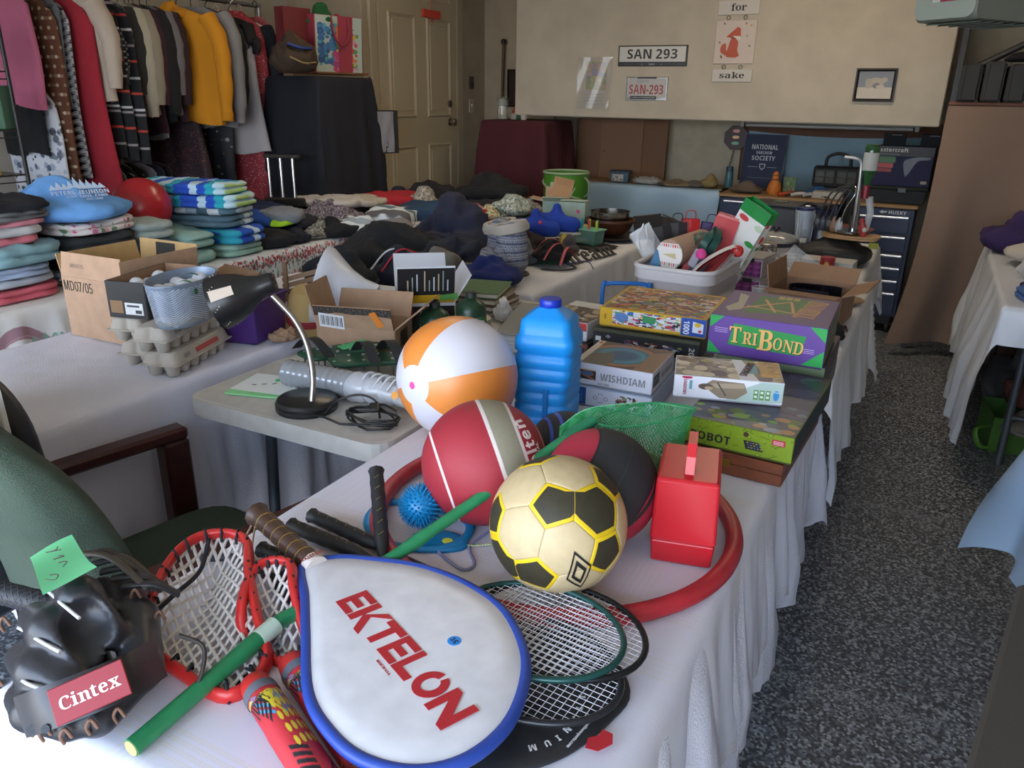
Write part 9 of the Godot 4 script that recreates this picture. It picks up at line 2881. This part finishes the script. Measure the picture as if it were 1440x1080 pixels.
	scat(tt, 40, ["a83a64", "b05a80", "8a3a6a"], 6, 20, 83, false, Rect2(90, 150, 120, 100))
	var tm := tex("tote", tt, 0.7)
	var tg := T("tote_bag", "big tote bag with a rainbow paint splash print", "bag", V(-3.44, 1.60, -4.12), 78)
	P(tg, "bag_body", bag_mesh(0.36, 0.12, 0.33, 0.15), m("8a3040", 0.6))
	P(tg, "printed_front", sheet(8, 8, func(u: float, v: float): return V(lerpf(-0.175, 0.175, u), 0.325 * (1 - v) + 0.002, 0.079 - 0.014 * v + 0.006 * sin(u * 7))), tm)
	for s in [-1, 1]:
		P(tg, "handle", tube(spline([V(-0.06, 0.33, s * 0.08), V(-0.05, 0.22, s * 0.092), V(0.0, 0.16, s * 0.094), V(0.06, 0.22, s * 0.092), V(0.07, 0.33, s * 0.08)], 6), 0.011, 6, false, 0.4), m("7a2436", 0.6))
	P(tg, "wood_shelf", box(0.40, 0.012, 0.2, 0.002), m("6a4428", 0.7), V(0, -0.0, 0))
	fold("green gift wrap stuffed in the top of the tote bag", "wrap", cl("144a24"), V(-3.46, 1.87, -4.05), 0.12, 0.10, 0.2, 0, 0, 0.02, 0.4)
	fold("red gift wrap poking out of the tote bag's right side", "wrap", cl("9a1c20"), V(-3.46, 1.88, -4.20), 0.10, 0.07, 0.08, 0, 0, 0.014, 0.4)
	var rb := S("red_bag", "dark red carrier bag behind the tote bag", "bag", bag_mesh(0.20, 0.08, 0.36, 0.08), m("5c171c", 0.6), V(-3.52, 1.60, -3.88), V(0, 80, 0))
	var bk := T("brown_basket", "dark brown woven basket with a blue strap, left on the cabinet", "basket", V(-3.40, 1.60, -3.72))
	P(bk, "basket", lump(0.22, 0.20, 0.24, 9, 0.02, 16, 0, 0.3, 2.6), mottled("basket", ["1f1610", "3a2a1c", "2a1e14"], 0.2, 10, 0.85))
	P(bk, "blue_strap", tube(spline([V(0.06, 0.15, 0.10), V(0.11, 0.13, 0.05), V(0.11, 0.13, -0.03)], 5), 0.018, 8, false, 0.5), m("17306a", 0.6))
	P(bk, "rope_trim", tube(spline([V(0.09, 0.08, 0.12), V(0.125, 0.05, 0.05), V(0.12, 0.055, -0.04), V(0.10, 0.06, -0.10)], 5), 0.006, 6), m("7a6a48", 0.8))
	var pf := T("dried_flowers", "small brown dried flower bunch at the tote's right", "flowers", V(-3.42, 1.60, -4.30))
	P(pf, "flower_head", lump(0.09, 0.12, 0.07, 5, 0.02, 40, 0, 0.4, 2.2), mottled("dried", ["3a2e18", "5a4a28", "2a2012"], 0.2, 14, 0.9))
	var sb := T("tote_bag", "grey shopping bag with black sides hanging by the door", "bag", V(-3.27, 1.12, -4.40), 62)
	P(sb, "bag_body", bag_mesh(0.16, 0.08, 0.27, 0.07), m("141416", 0.7))
	P(sb, "silver_front", sheet(8, 8, func(u: float, v: float): return V(lerpf(-0.07, 0.045, u), 0.255 * (1 - v) + 0.008, 0.045 + 0.004 * sin(u * 9 + v * 7))), m("8a8a90", 0.35, 0.3))
	P(sb, "strap", tube(spline([V(-0.06, 0.26, 0.02), V(-0.07, 0.40, -0.01), V(-0.08, 0.47, -0.03)], 4), 0.007, 6), m("141416", 0.7))
	var cf := T("chrome_stool", "folded chrome legged stool between the red dress and navy drape", "stool", V(-3.36, 0, -3.52), 20)
	for k in 3:
		P(cf, "chrome_leg", rod_mesh(V(-0.06 + 0.07 * k, 0, 0.06), V(-0.10 + 0.075 * k, 1.13, -0.04), 0.011), m("b4b4b4", 0.15, 1.0))
	P(cf, "dark_seat", box(0.22, 0.02, 0.04, 0.006), m("2a2420", 0.7), V(-0.02, 1.13, -0.05))
	P(cf, "cross_bar", box(0.24, 0.05, 0.05, 0.008), m("1d1a18", 0.7), V(0, 0.86, 0.0))
	# shutter bits behind the maroon stand, heater overhead
	S("leaning_board", "grey folded panel leaning between the door and maroon stand", "board", box(0.22, 1.32, 0.03, 0.004), m("8a8478", 0.7), V(-3.38, 0, -6.08), V(0, 40, -6))
	S("leaning_board", "narrow grey panel edge right of the maroon stand", "board", box(0.07, 1.32, 0.03, 0.004), m("8f8b84", 0.7), V(-2.72, 0, -6.25), O)
	var ht := T("garage_heater", "grey ceiling heater with a red maker's badge at upper right", "heater", V(0.06, 1.765, -3.53), -37)
	P(ht, "heater_body", ext(rrect(0.42, 0.34, 0.03), 0.24, -0.12), m("6f766e", 0.45), V(0, 0.17, 0), V(0, 90, 0))
	P(ht, "front_panel", ext(rrect(0.235, 0.33, 0.03), 0.02), m("8c968e", 0.4), V(-0.0, 0.17, 0.2))
	P(ht, "badge", box(0.125, 0.026, 0.002, 0.0005), m("8a2436", 0.5), V(0.045, 0.06, 0.221))
	P(ht, "badge_mark", box(0.028, 0.026, 0.002, 0.0005), m("c8c8c4", 0.5), V(-0.034, 0.06, 0.2214))
	txt(ht, "MODINE", 0.012, m("c8b8b8", 0.5), V(0.055, 0.073, 0.2224), O, 0.085)
	txt(ht, "M", 0.014, m("1a1a1c", 0.5), V(-0.034, 0.073, 0.2228), O)
	P(ht, "orange_label", box(0.002, 0.10, 0.12, 0.0005), m("a8401c", 0.6), V(0.121, 0.07, -0.07))
	for k in 6:
		P(ht, "louvre", box(0.21, 0.004, 0.03, 0.001), m("5a625a", 0.4), V(0, -0.004, -0.15 + k * 0.06), V(20, 0, 0))
	P(ht, "hanger_rod", rod_mesh(V(0, 0.33, 0), V(0, 0.87, 0), 0.012), m("4a4a48", 0.4, 0.6))

func ring_xy(r: float) -> Array:
	var o := []
	for i in 14:
		o.append(V(cos(TAU * i / 14) * r, sin(TAU * i / 14) * r, 0))
	return o

func frame_mesh(w: float, h: float, t: float, d: float) -> ArrayMesh:
	var st := begin()
	var rr := []
	for q in [[0.0, 0.0], [0.0, d], [t * 0.5, d * 1.1], [t, d * 0.6], [t, 0.0]]:
		var r := PackedVector3Array()
		for s in [[1, 1], [-1, 1], [-1, -1], [1, -1]]:
			r.append(V(s[0] * (w / 2 - q[0]), s[1] * (h / 2 - q[0]), q[1]))
		rr.append(r)
	skin(st, rr, true, null, [-1, -1, -1, -1])
	return done(st)

# ================================================================ right side
func build_right() -> void:
	S("brown_curtain", "big brown cloth hung from the shelf over the storage at right", "curtain", sheet(90, 40, func(u: float, v: float):
		var x := lerpf(0.0 - 0.10 * v * v, 1.5, u)
		return V(x + 0.03 * sin(v * 3 + u * 8) * v, 1.475 - v * (1.41 - 0.03 * sin(u * 9)), -5.37 + (0.025 + 0.03 * v) * sin(u * 16 + v * 1.3) + 0.015 * sin(u * 37 - v * 2) * v + 0.10 * v * v * (1 - u))), cl("7c6759", 5, 0.5))
	var sh := T("storage_shelf", "dark steel shelving with an orange wood deck at right", "shelf", V(0.76, 0, -5.70))
	P(sh, "orange_deck", box(1.52, 0.02, 0.55, 0.003), m("6f4026", 0.6), V(0, 1.478, 0))
	for s in [-1, 1]:
		for z in [-0.25, 0.25]:
			P(sh, "post", box(0.035, 2.3, 0.035, 0.003), m("1d1d1e", 0.5), V(s * 0.74, 0, z))
	P(sh, "top_beam", box(1.5, 0.06, 0.04, 0.004), m("222222", 0.5), V(0, 2.0, 0.25))
	P(sh, "diagonal_brace", rod_mesh(V(-0.70, 1.66, 0.24), V(-0.05, 2.02, 0.24), 0.018), m("1f1f20", 0.5))
	for k in 3:
		var b := T("storage_case", ["grey fabric storage case, left of the row on the shelf", "grey fabric storage case, middle of the row on the shelf", "grey fabric storage case, right of the row on the shelf"][k], "case", V(0.085 + k * 0.115, 1.4985, -5.56), 0)
		P(b, "case_body", box(0.10, 0.20 + 0.012 * (k % 2), 0.40, 0.012), m(["2c2c2d", "303133", "2d2f31"][k], 0.8))
		P(b, "front_seam", tube([V(-0.03, 0.005, 0.2005), V(-0.03, 0.20, 0.2005)], 0.002, 5), m("18181a", 0.7))
		P(b, "zip_edge", tube([V(0.048, 0.01, 0.20), V(0.048, 0.20, 0.20)], 0.004, 5), m("151516", 0.6))
	var cb := T("cardboard_box", "brown cardboard carton on the shelf at the right edge", "box", V(0.62, 1.4985, -5.55))
	P(cb, "carton_body", box(0.38, 0.34, 0.36, 0.004), m("5f3d2a", 0.9))
	P(cb, "packing_tape", box(0.05, 0.001, 0.362, 0.0003), m("8a6a48", 0.4), V(0, 0.341, 0))
	fold("black bundle of straps on top of the grey storage cases", "strap", cl("151618"), V(0.30, 1.712, -5.50), 0.14, 0.05, 0.16, 0, 0, 0.016, 0.4)
	# soft things on the white plastic cloth
	var y0 := 0.7485
	fold("purple padded jacket at the far corner of the right table", "jacket", cl("31204c"), V(0.48, y0, -4.95), 0.36, 0.20, 0.30, 0, 0, 0.018, 0.45)
	fold("cream bed pillow stacked before the purple jacket", "pillow", cl("b0a89c"), V(0.60, y0 + 0.02, -4.56), 0.46, 0.15, 0.34, -6, 0, 0.010, 0.5)
	fold("pale pink cushion lying on the cream pillow", "cushion", cl("a87a88"), V(0.66, y0 + 0.17, -4.72), 0.36, 0.14, 0.34, 0, 0, 0.010, 0.5)
	fold("black strap bundle under the cream pillow", "strap", cl("17171a"), V(0.50, y0, -4.52), 0.10, 0.09, 0.16, 0, 0, 0.01, 0.4)
	fold("white crumpled pillow case before the cream pillow", "pillow case", cl("b4b4b8"), V(0.60, y0, -4.22), 0.32, 0.10, 0.22, 0, 0, 0.02, 0.4)
	fold("dark purple folded cloth on the right table", "cloth", cl("352a48"), V(0.54, y0, -3.92), 0.26, 0.04, 0.14, 0, 1, 0.006, 0.3)
	fold("denim blue folded cloth near the right table's front", "cloth", cl("3f5f94"), V(0.52, y0, -3.74), 0.26, 0.055, 0.18, 10, 2, 0.006, 0.3)
	# bags under the table
	var gb := T("green_bag", "lime green reusable bag on the floor under the right table", "bag", V(0.62, 0, -4.05), 8)
	P(gb, "bag_body", bag_mesh(0.42, 0.26, 0.17, 0.28), m("355f16", 0.6))
	P(gb, "handle", tube(spline([V(-0.20, 0.12, 0.10), V(-0.27, 0.10, 0.13), V(-0.25, 0.03, 0.15), V(-0.20, 0.02, 0.14)], 5), 0.014, 6, false, 0.4), m("44701c", 0.6))
	fold("salmon pink blanket piled in the lime green bag", "blanket", cl("6c3f3a"), V(0.66, 0.16, -4.12), 0.40, 0.24, 0.24, 0, 0, 0.02, 0.4)
	fold("white soft toy stuffing showing in the green bag", "soft toy", cl("6f6a62"), V(0.56, 0.10, -3.92), 0.20, 0.12, 0.14, 0, 0, 0.02, 0.4)
	fold("grey clear bin liner heaped behind the pink blanket", "bag", m("4a4c4c", 0.3), V(0.62, 0.02, -4.6), 0.40, 0.36, 0.32, 0, 0, 0.03, 0.4)
	# white cabinet close by at the lower right
	var wc := T("white_cabinet", "pale cabinet with a dark rubber edged top at lower right", "cabinet", V(0.425, 0, -0.68), -10)
	P(wc, "cabinet_body", box(0.50, 0.83, 0.70, 0.006), m("a8a59e", 0.5))
	P(wc, "dark_top_edge", box(0.60, 0.03, 0.90, 0.006), mottled("rubber", ["3a3834", "45423c"], 0.1, 8, 0.8), V(0, 0.83, 0))
	P(wc, "white_top_panel", box(0.52, 0.012, 0.84, 0.003), m("b4b2ac", 0.5), V(0.03, 0.86, 0))
	P(wc, "latch_plate", box(0.02, 0.008, 0.10, 0.002), m("8f8c84", 0.4), V(-0.13, 0.872, 0.18))
	P(wc, "latch_ring", tube(circle(0.014, 0.876, 14), 0.0025, 6, true), m("4a4844", 0.3, 0.7), V(-0.12, 0.004, 0.06))
	S("navy_tote", "navy blue plastic bin lid standing on the pale cabinet", "bin lid", box(0.32, 0.06, 0.5, 0.01), m("1d3a5c", 0.5), V(0.50, 0.8725, -0.66), V(0, -10, 0))
